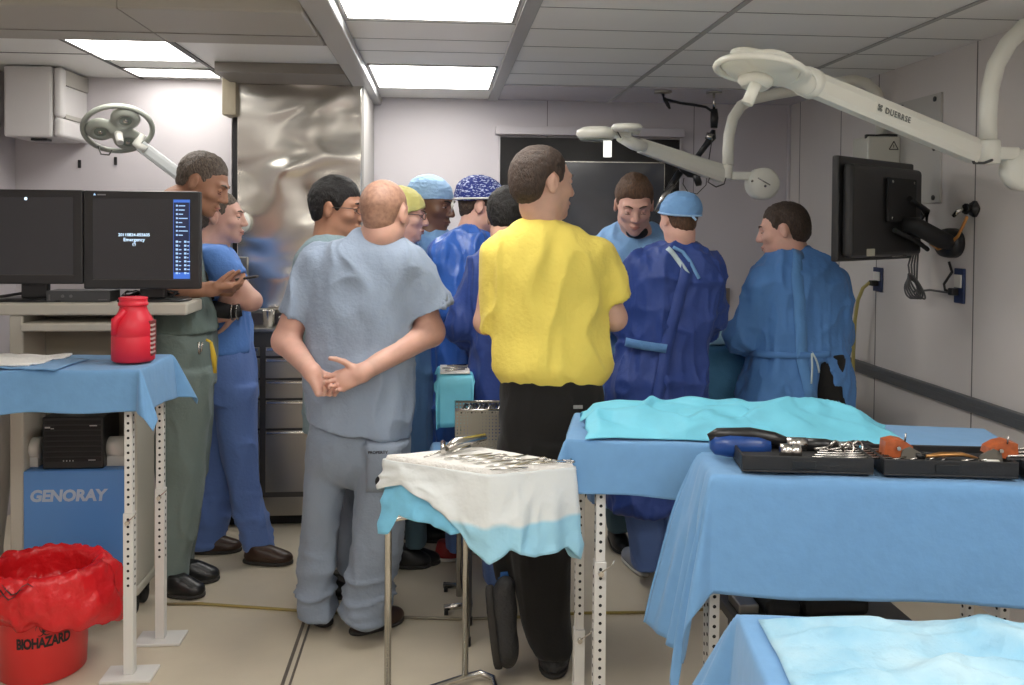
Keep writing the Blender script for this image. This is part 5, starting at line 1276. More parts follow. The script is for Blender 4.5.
MB().tube([ap(712, 140, YA - .03), ap(708, 165, YA - .03), ap(706, 185, YA - .03), ap(697, 194, YA - .03), ap(688, 192, YA - .03), ap(683, 184, YA - .03), ap(684, 178, YA - .03)], .003, 8).build('loop_wire', m_dark, t)
# floor cable
mb = MB(); fl_ = lambda u, v: flat(u, v, .006)
mb.tube([fl_(165, 604), fl_(200, 603.5), fl_(250, 607), fl_(300, 610.5), fl_(400, 617), fl_(460, 619), fl_(520, 617), fl_(580, 613), fl_(660, 612), fl_(760, 606), fl_(900, 596)], .006, 8)
cb = mb.build('floor_cable', mat('floor_cable_mix', (.18, .17, .17), .4, var2=(.40, .30, .05), vscale=1.6), None, ('thin grey and yellow cable lying across the floor', 'cable'))
# ================================================================== PEOPLE
sk_a = mat('skin_light', (.60, .365, .275), .5, var=.06, vscale=25, sub=.12)
sk_b = mat('skin_pink', (.66, .385, .305), .5, var=.08, vscale=20, sub=.12)
sk_c = mat('skin_tan', (.40, .20, .125), .5, var=.06, vscale=25, sub=.1)
sk_d = mat('skin_brown', (.16, .075, .045), .45, var=.06, vscale=25, sub=.05)
def hairm(n, c): return mat(n, c, .6, bump=(260, .5, (1, 1, .35)), var=.45, vscale=150, aniso=(1, 1, .3))
hr_dk = hairm('hair_dark_brown', (.050, .030, .020)); hr_bk = hairm('hair_black', (.008, .007, .007)); hr_br = hairm('hair_brown', (.10, .050, .025)); hr_gy = hairm('hair_grey_brown', (.12, .092, .072)); hr_st = mat('hair_stubble', (.36, .20, .14), .6, var=.25, vscale=60)
def cloth(n, c, b=.18, r=.85, sc=70, cr=.35):
    if n in MATS: return MATS[n]
    m = mat(n, c, r, bump=(sc, b), var=.04, vscale=6, sheen=.08); crease(m, 7, cr * 1.8, .4, .03); return m
c_gs = cloth('scrub_grey_blue', (.27, .335, .44)); c_gp = cloth('scrub_grey_trousers', (.225, .27, .34)); c_yel = cloth('tee_yellow', (.84, .68, .13)); c_blk = cloth('black_cloth', (.0075, .0070, .0068), .1, .95)
c_bl = cloth('scrub_blue', (.10, .235, .60)); c_blp = cloth('scrub_blue_trousers', (.115, .20, .48)); c_gn = cloth('scrub_green', (.125, .17, .155)); c_gnp = cloth('scrub_green_trousers', (.155, .20, .185))
c_gg = cloth('scrub_grey_green', (.24, .34, .38)); c_nv = cloth('gown_navy', (.018, .052, .25), .22, .6, 30); c_roy = cloth('gown_royal', (.035, .13, .50), .25, .35, 22); c_md = cloth('gown_mid_blue', (.075, .21, .50), .2, .75, 35)
c_lt = cloth('gown_light_blue', (.22, .42, .72), .2, .8); c_teal = cloth('scrub_teal_grey', (.10, .18, .22)); c_slate = cloth('gown_slate', (.075, .17, .33))
m_capb = cloth('cap_blue', (.17, .36, .66), .25, .8, 35); m_capl = cloth('cap_light_blue', (.30, .48, .72), .2, .8); m_capy = cloth('cap_yellow', (.62, .58, .20), .2, .8)
m_capn = mat('cap_navy_print', (.012, .03, .20), .7); 
_nt = m_capn.node_tree; _b = _nt.nodes['Principled BSDF']; _tc = _nt.nodes.new('ShaderNodeTexCoord'); _mp = _nt.nodes.new('ShaderNodeMapping'); _mp.inputs['Scale'].default_value = (1, 1, 2.4); _mp.inputs['Rotation'].default_value = (0, .35, 0)
_n = _nt.nodes.new('ShaderNodeTexNoise'); _n.inputs['Scale'].default_value = 75; _n.inputs['Detail'].default_value = 1; _r = _nt.nodes.new('ShaderNodeValToRGB'); _r.color_ramp.elements[0].position = .56; _r.color_ramp.elements[0].color = (.012, .03, .22, 1); _r.color_ramp.elements[1].position = .60; _r.color_ramp.elements[1].color = (.45, .52, .75, 1)
_nt.links.new(_tc.outputs['Object'], _mp.inputs[0]); _nt.links.new(_mp.outputs[0], _n.inputs['Vector']); _nt.links.new(_n.outputs['Fac'], _r.inputs[0]); _nt.links.new(_r.outputs[0], _b.inputs['Base Color'])
m_eye = mat('eye_white', (.42, .37, .34), .3); m_iris = mat('eye_iris', (.03, .02, .015), .2); m_lip = mat('lip', (.46, .19, .15), .5)
m_shoeb = mat('shoe_black', (.012, .012, .012), .35); m_shoebr = mat('shoe_brown', (.045, .022, .013), .4); m_sole = mat('sole_dark', (.03, .027, .024), .7); m_solew = mat('sole_white', (.55, .54, .50), .6); m_shoer = mat('shoe_red', (.35, .03, .03), .5); m_shoeg = mat('shoe_grey', (.25, .27, .32), .5); m_clog = mat('clog_grey_black', (.030, .030, .031), .6, bump=(90, .3))
def V3(*a): return np.array(a, float)
class Head:
    def __init__(s, u, v, Y, yaw, pitch=0, roll=0, k=1.05):
        s.c = np.array(at(u, v, Y)); s.k = k; a = math.radians(yaw)
        M = Matrix.Rotation(a - PI / 2, 3, 'Z') @ Matrix.Rotation(-math.radians(pitch), 3, 'X') @ Matrix.Rotation(math.radians(roll), 3, 'Y')
        s.M = np.array(M)
    def w(s, x, y, z): return s.c + s.M @ (np.array([x, y, z]) * s.k)
    def R(s): return s.M
    def loc(s, X, Y, Z):
        x, y, z = X - s.c[0], Y - s.c[1], Z - s.c[2]; M = s.M; k = s.k
        return (M[0][0] * x + M[1][0] * y + M[2][0] * z) / k, (M[0][1] * x + M[1][1] * y + M[2][1] * z) / k, (M[0][2] * x + M[1][2] * y + M[2][2] * z) / k
    def ell(s, sd, c, r, k=.02, mode='add', tilt=None):
        M = s.M
        if tilt is not None: M = s.M @ np.array(tilt)
        return sd.ell(s.w(*c), [q * s.k for q in r], M, k * s.k, mode)
    def cap(s, sd, a, b, ra, rb, k=.015, mode='add'): return sd.cap(s.w(*a), s.w(*b), ra * s.k, rb * s.k, k * s.k, mode)
    def skull(s, sd, neck_to, nr=(.056, .062), fem=False, fat=0):
        s.ell(sd, (0, -.014, .028), (.075 + fat * .3, .094, .084), .01)
        s.ell(sd, (0, .026, -.022), (.060 + fat, .066, .080), .03)
        s.ell(sd, (0, .042, -.078), (.043 + fat, .042, .032), .025)
        for q in (-1, 1):
            s.ell(sd, (q * .046, .004, -.062), (.020 + fat, .030, .030), .025)
            s.ell(sd, (q * .040, .058, -.022), (.022, .020, .018), .02)
            s.cap(sd, (q * .016, .085, .024), (q * .044, .070, .026), .0095, .008, .014)
        s.ell(sd, (0, .074, -.096), (.020, .017, .016), .018)
        for q in (-1, 1): s.ell(sd, (q * .031, .096, .004), (.015, .016, .012), .010, 'sub')
        s.cap(sd, (0, .086, .018), (0, .107, -.026), .0075, .0125, .012)
        for q in (-1, 1): s.ell(sd, (q * .0125, .098, -.031), (.008, .011, .008), .008)
        s.ell(sd, (0, .088, -.058), (.024, .012, .0065), .008); s.ell(sd, (0, .086, -.071), (.020, .012, .0075), .008)
        s.ell(sd, (0, .100, -.0645), (.026, .010, .0022), .003, 'sub')
        for q in (-1, 1):
            s.ell(sd, (q * .077, -.012, -.006), (.009, .019, .031), .006, tilt=Matrix.Rotation(q * -.35, 3, 'Z'))
            s.ell(sd, (q * .088, -.006, -.002), (.006, .009, .017), .004, 'sub')
        s.cap(sd, (0, -.022, -.045), (0, -.020, -.075), .054, .054, .02)
        sd.cap(s.w(0, -.022, -.07), neck_to, nr[0] * s.k, nr[1] * s.k, .025)
        sd.cap(neck_to, np.array(neck_to) - V3(0, 0, .07), nr[1] * s.k, nr[1] * s.k * 1.05, .03)
    def face_parts(s, par, hm, skin, closed=False, brow=True):
        for q in (-1, 1):
            M = Matrix(s.M.tolist())
            mb = MB(); mb.ell(s.w(q * .031, .0735, .004), [.0122 * s.k] * 3, M, 14); e = mb.build('eye', m_eye, par)
            mb = MB(); mb.ell(s.w(q * .031, .0838, .0015), [.0052 * s.k, .0026 * s.k, .0052 * s.k], M, 12); mb.build('iris', m_iris, e)
            up_ = .0048 if not closed else .0012
            mb = MB(); mb.ell(s.w(q * .031, .0742, .004 + up_), [.0142 * s.k, .0136 * s.k, .0112 * s.k], M, 14); mb.build('eyelid', skin, par)
            mb = MB(); mb.ell(s.w(q * .031, .0732, -.0055), [.0135 * s.k, .0130 * s.k, .0080 * s.k], M, 14); mb.build('eyelid', skin, par)
            zl = .0045 if not closed else -.0035
            mb = MB(); mb.tube([s.w(q * .019, .0845, zl - .006 + .004), s.w(q * .031, .0885, zl - .003), s.w(q * .043, .0815, zl - .004)], [.0006 * s.k, .0011 * s.k, .0007 * s.k], 6); mb.build('eyelash', m_matblack, par)
            if brow:
                mb = MB(); mb.tube([s.w(q * .013, .0945, .0235), s.w(q * .030, .0905, .030), s.w(q * .048, .0735, .026)], [.0030 * s.k, .0040 * s.k, .0018 * s.k], 8); mb.build('eyebrow', hm, par)
        mb = MB(); mb.tube([s.w(-.021, .090, -.0645), s.w(-.008, .0985, -.0615), s.w(.008, .0985, -.0615), s.w(.021, .090, -.0645)], [.0015 * s.k, .0035 * s.k, .0035 * s.k, .0015 * s.k], 8)
        mb.tube([s.w(-.018, .089, -.067), s.w(0, .097, -.071), s.w(.018, .089, -.067)], [.0015 * s.k, .0045 * s.k, .0015 * s.k], 8); mb.build('lips', mat('lip_dark', (.14, .05, .04), .5) if skin is sk_d else m_lip, par)
    def hair(s, par, hm, line, t=.008, name='hair', top=0, back=0, extra=None, rough=.0025, res=.0045, flat_=0):
        """line: [(y, z)] lower edge of the hair along the head from back to front (local)"""
        c = s.w(0, -.01, .02); r = .17 * s.k; sd = SDF(c - r, c + r, res)
        s.ell(sd, (0, -.014, .028 + top * .5), (.0755 + t, .0945 + t, .084 + t + top), .01)
        if back: s.ell(sd, (0, -.050, -.01), (.062 + t, .060 + back, .065), .02)
        s.ell(sd, (0, -.03, -.03), (.058 + t * .6, .066 + t * .6, .055), .02)
        if extra: extra(sd)
        ys = [p[0] for p in line]; zs = [p[1] for p in line]
        def cut(X, Y, Z):
            x, y, z = s.loc(X, Y, Z); return (np.interp(y, ys, zs) - z) * s.k * .7
        X_, Y_, Z_ = sd.ax[0][:, None, None], sd.ax[1][None, :, None], sd.ax[2][None, None, :]
        q_ = cut(X_, Y_, Z_); sd.F = (sd.F + s.k * (t * .9) * np.clip(1 + q_ / (.045 * s.k), 0, 1) ** 1.5).astype(np.float32)
        sd.fn(cut)
        return sdf_obj(name, sd, hm, par, [(rough, (70, 70, 70), 3, 0)] if rough else None, 1)
    def capp(s, par, m, front=.040, back=-.012, t=.013, puff=0, name='cap', res=.0045, band=True, fold=.0025):
        c = s.w(0, -.01, .02); r = .19 * s.k; sd = SDF(c - r, c + r, res)
        s.ell(sd, (0, -.014, .030), (.076 + t, .096 + t, .084 + t), .01)
        if puff: s.ell(sd, (0, -.045, .045), (.070 + puff, .070 + puff, .062 + puff * .6), .03)
        def cut(X, Y, Z):
            x, y, z = s.loc(X, Y, Z); return (np.interp(y, [-.10, .10], [back, front]) - z) * s.k * .8
        sd.fn(cut); o = sdf_obj(name, sd, m, par, [(fold * .8, (24, 24, 50), 4, 1)], 1)
        return o
SH_LINE = [(-.11, -.075), (-.06, -.07), (-.04, -.045), (-.030, .012), (-.010, .030), (.006, .020), (.018, -.012), (.027, .0), (.040, .040), (.060, .060), (.10, .072)]
def hand(sd, w, d, n, side, curl=(.3, .4, .3), k=1.0, thumb=(.7, .6, .15), spread=.0, tcurl=.3, fingers=(1, 1, 1, 1)):
    """w wrist, d towards the fingers, n the way the palm faces, side = +-1 picks the thumb side"""
    w = np.array(w, float); d = np.array(d, float); d /= np.linalg.norm(d); n = np.array(n, float); n -= d * (n @ d); n /= np.linalg.norm(n)
    s = np.cross(d, n) * side
    for i, off in enumerate((.030, .010, -.010, -.029)):
        kn = w + (d * (.088 - .004 * abs(i - 1)) + s * off - n * .004) * k
        sd.cap(w + (s * off * .55 + d * .008) * k, kn, .0145 * k, .0120 * k, .012 * k)
        L = (.072, .080, .074, .058)[i] * k * fingers[i]; cur = 0; p = kn; r = (.0092, .0095, .0090, .0080)[i] * k
        for j, fr in enumerate((.46, .30, .24)):
            cur += curl[j] * (1 + .10 * i); dr = d * math.cos(cur) + n * math.sin(cur) + s * spread * (1.5 - i) * .1; dr /= np.linalg.norm(dr)
            q = p + dr * L * fr; sd.cap(p, q, r, r * .90, .003 * k); p = q; r *= .90
    sd.ell(w + (d * .045 + n * .006) * k, (.036 * k, .045 * k, .014 * k), np.array([s, d, n]).T, .012 * k)
    t0 = w + (d * .022 + s * .026 + n * .006) * k; td = s * thumb[0] + d * thumb[1] + n * thumb[2]; td /= np.linalg.norm(td)
    t1 = t0 + td * .042 * k; sd.cap(w + (d * .01 + s * .012) * k, t0, .015 * k, .015 * k, .01 * k); sd.cap(t0, t1, .0145 * k, .0110 * k, .006 * k)
    td2 = td * math.cos(tcurl) + d * math.sin(tcurl) * .8 + n * math.sin(tcurl) * .3; td2 /= np.linalg.norm(td2); t2 = t1 + td2 * .030 * k; sd.cap(t1, t2, .0108 * k, .0092 * k, .003 * k); sd.cap(t2, t2 + (td2 * .8 + d * .3) * .020 * k, .0092 * k, .0078 * k, .003 * k)
def rows(Y, rs, dy=0):
    """(v, uL, uR, depth half[, forward offset]) pixel spans at depth Y -> stack sections"""
    out = []
    for r in rs:
        a = at(r[1], r[0], Y); b = at(r[2], r[0], Y); out.append((a.z, (a.x + b.x) / 2, Y + (r[4] if len(r) > 4 else 0) + dy, (b.x - a.x) / 2, r[3]))
    return out
AX = ((0, 1), (1, 0))
def bounds(*pts, m=.2):
    P = np.array(pts); return P.min(0) - m, P.max(0) + m
def garment(name, par, m, stacks=(), caps=(), cuts=(), fold=None, h=.009, e=2.4, k=.03, it=1, post=None, slv=()):
    lo = np.array([9., 9., 9.]); hi = -lo
    for st in stacks:
        for (z, cx, cy, w, d) in st: lo = np.minimum(lo, (cx - w, cy - d, z)); hi = np.maximum(hi, (cx + w, cy + d, z))
    for c in caps:
        for p, r in ((c[0], c[2]), (c[1], c[3])): lo = np.minimum(lo, np.array(p) - r); hi = np.maximum(hi, np.array(p) + r)
    for c in slv:
        for p, r in ((c[0], c[2]), (c[1], c[3] + .02)): lo = np.minimum(lo, np.array(p) - r); hi = np.maximum(hi, np.array(p) + r)
    sd = SDF(lo - .035, hi + .035, h)
    for st in stacks: sd.stack(st, AX[0], AX[1], k, e=e)
    for c in caps:
        if len(c) > 5: pass
        sd.cap(c[0], c[1], c[2], c[3], c[4] if len(c) > 4 else k)
    for c in slv: sd.sleeve(*c)
    for cu in cuts:
        p, n = cu[0], cu[1]
        if len(cu) > 2: sd.plane(p, n, 'and', cu[2], cu[3])
        else: sd.plane(p, n)
    if post: post(sd)
    return sdf_obj(name, sd, m, par, fold, it)
def sleeve_cut(a, b, r=.13):
    """plane square to the sleeve at b, only near b"""
    a = np.array(a); b = np.array(b); d = b - a; d = d / np.linalg.norm(d)
    return (b, d, b - r, b + r)
def shoe(par, heel, toe, m, msole, w=.046, hgt=.085, name='shoe', z0=.001, top=True):
    heel = np.array(heel, float); toe = np.array(toe, float); d = toe - heel; L = np.linalg.norm(d[:2]); d = d / np.linalg.norm(d); s = np.cross(d, (0, 0, 1))
    lo, hi = bounds(heel, toe, m=.12); lo[2] = z0 - .02; sd = SDF(lo, hi + V3(0, 0, .05), .006)
    R = np.array([s, d, (0, 0, 1)]).T
    mid = lambda t, z: heel + d * L * t + V3(0, 0, z)
    sd.ell(mid(.72, .028), (w * 1.0, L * .30, .036), R, .03); sd.ell(mid(.25, .035), (w * .82, L * .27, .045), R, .04); sd.cap(mid(.30, .05), mid(.24, hgt), w * .80, w * .72, .03); sd.ell(mid(.5, .04), (w * .8, L * .25, .04), R, .03)
    sd.plane((0, 0, z0 + .014), (0, 0, -1)); sd.plane((0, 0, hgt + .01), (0, 0, 1))
    o = sdf_obj(name, sd, m, par)
    sd = SDF(lo, hi, .006); sd.ell(mid(.70, .01), (w * 1.05, L * .33, .03), R, .03); sd.ell(mid(.25, .01), (w * .90, L * .30, .03), R, .03); sd.ell(mid(.5, .01), (w * .85, L * .3, .03), R, .03)
    sd.plane((0, 0, z0), (0, 0, -1)); sd.plane((0, 0, z0 + .018), (0, 0, 1)); sdf_obj('sole', sd, msole, o)
    return o
def root(u, v, Y, label, z=0):
    p = at(u, v, Y); return empty('person', (p.x, Y, 0), label, 'person')
def A(u, v, Y): return np.array(at(u, v, Y))
def fold_s(amp, seed): return [(amp, (9, 9, 3.0), seed, 1), (amp * .5, (20, 20, 9), seed + 2, 0)]
def fold_g(amp, seed): return [(amp, (11, 11, 1.6), seed, 1), (amp * .45, (22, 22, 6), seed + 2, 1)]
def body(par, m, hd, neck, arms=(), hands=(), core=None, nr=(.056, .062), h=.0048, fat=0):
    pts = [hd.c, neck]
    for a in arms:
        for p in a[0]: pts.append(p)
    lo, hi = bounds(*pts, m=.13); lo[2] -= .05
    sd = SDF(lo, hi, h); hd.skull(sd, neck, nr, fat=fat)
    for joints, rad in arms:
        for i in range(len(joints) - 1): sd.cap(joints[i], joints[i + 1], rad[i] * (.82 if i == 0 else 1), rad[i + 1], .02)
        sd.cap(neck - V3(0, 0, .10), joints[0] - V3(0, 0, .02), .045, rad[0] * .72, .03)
    L = [sd]
    for hn in hands:
        w = np.array(hn['w']); s2 = SDF(w - .20, w + .20, .0032); dd = np.array(hn['d'], float); dd /= np.linalg.norm(dd)
        fe = hn.get('e'); wr_ = hn.get('wr', .026); ra_ = hn.get('ra', .042)
        if fe is not None: q_ = w + (np.array(fe) - w) * .42; s2.cap(q_, w, wr_ + (ra_ - wr_) * .42 - .0025, wr_, .01)
        s2.cap(w, w + dd * .015, wr_, wr_ * .92, .02); hand(s2, w, hn['d'], hn['n'], hn['s'], hn.get('curl', (.3, .4, .3)), hn.get('k', 1.0), hn.get('thumb', (.7, .6, .15)), hn.get('spread', 0), hn.get('tcurl', .3)); L.append(s2)
    return sdf_obj('body', L if len(L) > 1 else sd, m, par)
def neckline(par, hd, neck, m, r=.066, name='collar', tube=.007):
    mb = MB(); d = hd.w(0, 0, 1) - hd.c; pts = []
    c = np.array(neck)
    for t_ in np.linspace(0, 2 * PI, 25)[:-1]: pts.append(c + V3(r * math.cos(t_), r * .85 * math.sin(t_), .004 + .016 * math.sin(t_)))
    mb.tube(pts, tube, 8, closed=True); return mb.build(name, m, par)
def simple_legs(par, Y, rl, rr, m, mshoe, msole, shoes, fold_seed=5, waist=None, amp=.006, name='trousers'):
    st = [rows(Y, rl), rows(Y, rr)]
    if waist: st.append(rows(Y, waist))
    garment(name, par, m, st, fold=[(amp, (8, 8, 4), fold_seed, 1), (amp * .6, (14, 14, 11), fold_seed + 3, 1)], k=.02)
    for (h_, t_) in shoes: shoe(par, h_, t_, mshoe, msole)
def fz(u, v): return np.array(flat(u, v, 0.0))
# ---------------------------------------------------------------- man in grey scrubs, back turned, hands clasped behind him
Y = 3.35
t = root(352, 628, Y, 'shaven-headed man in grey-blue scrubs seen from behind, hands clasped at his back')
hd = Head(385, 213, Y, 66, 4, 0, 1.10); nk = A(377, 243, Y + .01)
SL, EL, WL = A(314, 268, Y), A(286, 341, Y + .0), A(312, 372, Y - .185)
SR, ER, WR = A(412, 268, Y), A(430, 332, Y + .01), A(362, 373, Y - .20)
dL = A(325, 392, Y - .20) - WL; dR = A(322, 388, Y - .215) - WR
body(t, sk_b, hd, nk, [([SL, EL, WL], [.060, .052, .030]), ([SR, ER, WR], [.064, .056, .031])],
     [dict(w=WL, d=dL, n=(.9, -.5, -.15), s=-1, curl=(.75, .95, .5), thumb=(.6, .7, .4), wr=.030, e=EL, ra=.052), dict(w=WR, d=dR, n=(-.05, -1, .25), s=1, curl=(.5, .55, .35), thumb=(.75, .55, .25), wr=.031, tcurl=.5, e=ER, ra=.056)], nr=(.060, .066), fat=.004)
hd.face_parts(t, hr_st, sk_b); hd.hair(t, hr_st, SH_LINE, .0022, rough=0, name='shaved_hair')
sh = rows(Y, [(230, 359, 391, .055), (238, 344, 401, .075), (248, 324, 414, .10), (260, 310, 423, .115), (280, 305, 422, .125), (310, 305, 417, .135), (345, 305, 415, .14), (380, 306, 414, .145), (410, 308, 412, .145), (440, 309, 411, .145)])
sl0, sl1 = A(318, 262, Y), A(292, 317, Y - .01); sr0, sr1 = A(409, 262, Y), A(430, 312, Y - .0)
hem_a, hem_b = A(306, 421, Y), A(412, 436, Y); hn = np.cross(hem_b - hem_a, (0, 1, 0)); hn = hn if hn[2] < 0 else -hn
fs = [(.0105, (8, 8, 2.6), 11, 1), (.0035, (22, 22, 9), 13, 0), (.006, (5, 5, 16), 15, 1, lambda V: np.clip((1.12 - V[:, 2]) * 8, 0, 1) * np.clip((V[:, 2] - .95) * 10, 0, 1))]
garment('scrub_top', t, c_gs, [sh], cuts=[(hem_a, hn)], fold=fs, h=.0072, slv=[(sl0, sl1, .068, .062), (sr0, sr1, .068, .095)])
neckline(t, hd, nk + V3(-.005, 0, -.012), mat('collar_olive', (.16, .19, .16), .8), .071)
tr = [rows(Y, [(405, 315, 404, .10), (425, 311, 408, .112), (445, 308, 411, .12), (462, 308, 410, .115), (478, 318, 404, .075), (486, 330, 390, .04)]),
      rows(Y + .03, [(440, 309, 356, .11), (500, 306, 343, .092), (560, 301, 336, .082), (594, 298, 334, .082), (604, 297, 335, .088), (613, 300, 334, .084)], 0),
      rows(Y - .05, [(440, 361, 411, .11), (500, 356, 407, .092), (560, 350, 399, .084), (598, 344, 393, .088), (612, 342, 391, .092), (621, 344, 386, .088)], 0)]
g3 = garment('scrub_trousers', t, c_gp, tr, fold=[(.008, (8, 8, 3.2), 31, 1), (.007, (5, 5, 15), 33, 1, lambda V: 1.6 * np.clip((.40 - V[:, 2]) * 5, 0, 1)), (.003, (22, 22, 12), 35, 0)], h=.0085, k=.012)
shoe(t, fz(327, 627), fz(308, 620) + V3(-.03, .13, 0), m_shoebr, m_sole, .048); s2 = shoe(t, fz(352, 635), fz(396, 626) + V3(.02, .06, 0), m_shoebr, m_sole, .048)
# back pocket, its small print, belt clip
sn = Snap(g3)
def patch(sn, u0, v0, u1, v1, Yd, m, name, par, n=8, off=.003):
    P = np.array([[sn.px(u0 + (u1 - u0) * i / (n - 1), v0 + (v1 - v0) * j / (n - 1), Yd, off) for j in range(n)] for i in range(n)])
    ym = np.median(P[..., 1]); P[..., 1] = np.clip(P[..., 1], ym - .02, ym + .02); return grid_mesh(name, P, m, par, .003)
po = patch(sn, 366, 440, 401, 492, Y - .13, c_gp, 'back_pocket', t)
q = sn.px(378, 452, Y - .13, .0075); text_mesh('pocket_print', 'PROPERTY', .015, m_ink, frame_mtx(q, (1, 0, 0), (0, 0, 1)), po, .0003, .0004)
patch(sn, 373, 432, 384, 438, Y - .13, m_matblack, 'waist_gap', t, 4, .002)
mb = MB(); q = sn.px(381, 481, Y - .13, .0); mb.ell(q, (.022, .022, .024)); mb.ell(q + V3(.03, 0, .0), (.016, .02, .02)); bc_ = mb.build('belt_pouch', m_matblack, t)
# ---------------------------------------------------------------- man in yellow
Y = 3.05
t = root(548, 672, Y, 'man in a bright yellow T-shirt and black trousers seen from behind')
hd = Head(543, 183, Y, 26, 2, 0, 1.12); nk = A(543, 222, Y)
SL, EL, WL = A(496, 256, Y), A(486, 322, Y + .03), A(530, 318, Y + .22)
SR, ER, WR = A(596, 256, Y), A(614, 318, Y + .02), A(572, 322, Y + .24)
body(t, sk_a, hd, nk, [([SL, EL, WL], [.055, .042, .028]), ([SR, ER, WR], [.056, .045, .029])],
     [dict(w=WL, d=(1, .0, .1), n=(0, -1, 0), s=-1), dict(w=WR, d=(-1, .05, .05), n=(0, -1, 0), s=1)], nr=(.044, .050))
hd.face_parts(t, hr_dk, sk_a)
hd.hair(t, hr_dk, [(-.11, -.082), (-.06, -.080), (-.04, -.050), (-.032, .010), (-.010, .028), (.006, .020), (.018, -.018), (.027, -.01), (.040, .042), (.056, .070), (.10, .082)], .007, back=.002, rough=.002)
mb = MB(); mb.tube([nk + V3(.060 * math.cos(a_), .060 * math.sin(a_), .022 + .012 * math.sin(a_)) for a_ in np.linspace(0, 2 * PI, 25)[:-1]], .0022, 6, closed=True); mb.build('necklace', mat('cord_tan', (.25, .12, .06), .5), t)
sh = rows(Y, [(218, 526, 560, .055), (225, 514, 573, .075), (235, 501, 587, .095), (250, 490, 600, .11), (270, 488, 605, .12), (300, 490, 604, .125), (330, 491, 606, .13), (352, 490, 610, .142), (368, 491, 611, .145), (378, 497, 607, .135), (386, 504, 600, .12)])
sl0, sl1 = A(496, 255, Y), A(489, 330, Y + .02); sr0, sr1 = A(597, 255, Y), A(617, 300, Y + .01)
hz_ = A(550, 386, Y)[2]; wf = lambda V: np.clip((V[:, 2] - hz_ - .01) * 14, 0, 1)
fs = [(.0105, (9, 9, 2.4), 41, 1, wf), (.0035, (22, 22, 9), 43, 0, wf), (.009, (11, 11, 4), 45, 1, lambda V: wf(V) * np.clip((1.12 - V[:, 2]) * 9, 0, 1))]
garment('t_shirt', t, c_yel, [sh], fold=fs, h=.0072, slv=[(sl0, sl1, .062, .046), (sr0, sr1, .064, .060)])
neckline(t, hd, nk + V3(.0, 0, -.004), c_yel, .064, tube=.006)
Yp = 3.03
tr = [rows(Yp, [(374, 503, 600, .115), (400, 501, 604, .125), (430, 500, 607, .125), (455, 500, 606, .115)]),
      rows(Yp - .03, [(440, 520, 604, .11), (480, 510, 590, .105), (527, 507, 573, .095), (580, 513, 571, .085), (620, 521, 570, .08), (640, 529, 571, .072), (653, 536, 570, .068)]),
      rows(Yp + .02, [(440, 500, 560, .10), (480, 497, 545, .09), (527, 493, 522, .065), (560, 494, 517, .05), (580, 496, 513, .045)])]
garment('trousers', t, c_blk, tr, fold=[(.006, (8, 8, 3.2), 51, 1), (.003, (20, 20, 10), 53, 0)], h=.0085, k=.022)
mb = MB(); lb = A(578, 407, Yp - .128); mb.box(lb - V3(.016, .002, .006), lb + V3(.016, .002, .006), .001); mb.build('waist_label', mat('label_grey', (.25, .25, .25), .6), t)
shoe(t, fz(553, 679), fz(556, 679) + V3(.03, .26, 0), m_clog, m_sole, w=.058, hgt=.085, name='clog')
# raised clog standing on its toe
hz, tz = A(496, 590, 2.985), A(505, 664, 2.965)
lo, hi = bounds(hz, tz, m=.10); sd = SDF(lo, hi, .006); d_ = (tz - hz); Lc = np.linalg.norm(d_); d_ /= Lc; n_ = V3(1, -.15, 0); n_ -= d_ * (n_ @ d_); n_ /= np.linalg.norm(n_); s_2 = np.cross(d_, n_)
R = np.array([s_2, d_, n_]).T
sd.ell(hz + d_ * Lc * .74 + n_ * .012, (.050, Lc * .32, .044), R, .03); sd.ell(hz + d_ * Lc * .25 + n_ * .018, (.042, Lc * .32, .048), R, .03); sd.ell(hz + d_ * Lc * .5 + n_ * .01, (.038, Lc * .3, .032), R, .03); sd.cap(hz + d_ * .03 + n_ * .02, hz - d_ * .01 + n_ * .035, .034, .034, .02)
sd.plane(hz - n_ * .018, -n_); sc = sdf_obj('clog', sd, m_clog, t)
sd = SDF(lo, hi, .006); sd.ell(hz + d_ * Lc * .72 - n_ * .02, (.052, Lc * .34, .05), R, .03); sd.ell(hz + d_ * Lc * .25 - n_ * .02, (.044, Lc * .33, .05), R, .03); sd.ell(hz + d_ * Lc * .5 - n_ * .02, (.042, Lc * .3, .05), R, .03); sd.plane(hz - n_ * .036, -n_); sd.plane(hz - n_ * .008, n_); sdf_obj('sole', sd, m_sole, sc)
mb = MB(); mb.ell(hz + d_ * Lc * .42 + n_ * .020 - s_2 * .0 + V3(0, -.037, 0), (.006, .004, .006)); mb.build('strap_rivet', m_brass, sc)
sk = A(504, 580, 3.03); mb = MB(); mb.tube([sk + V3(0, 0, .04), sk + V3(.004, 0, -.02)], [.030, .030], 14); mb.build('sock', mat('sock_blue', (.02, .10, .30), .8), t)
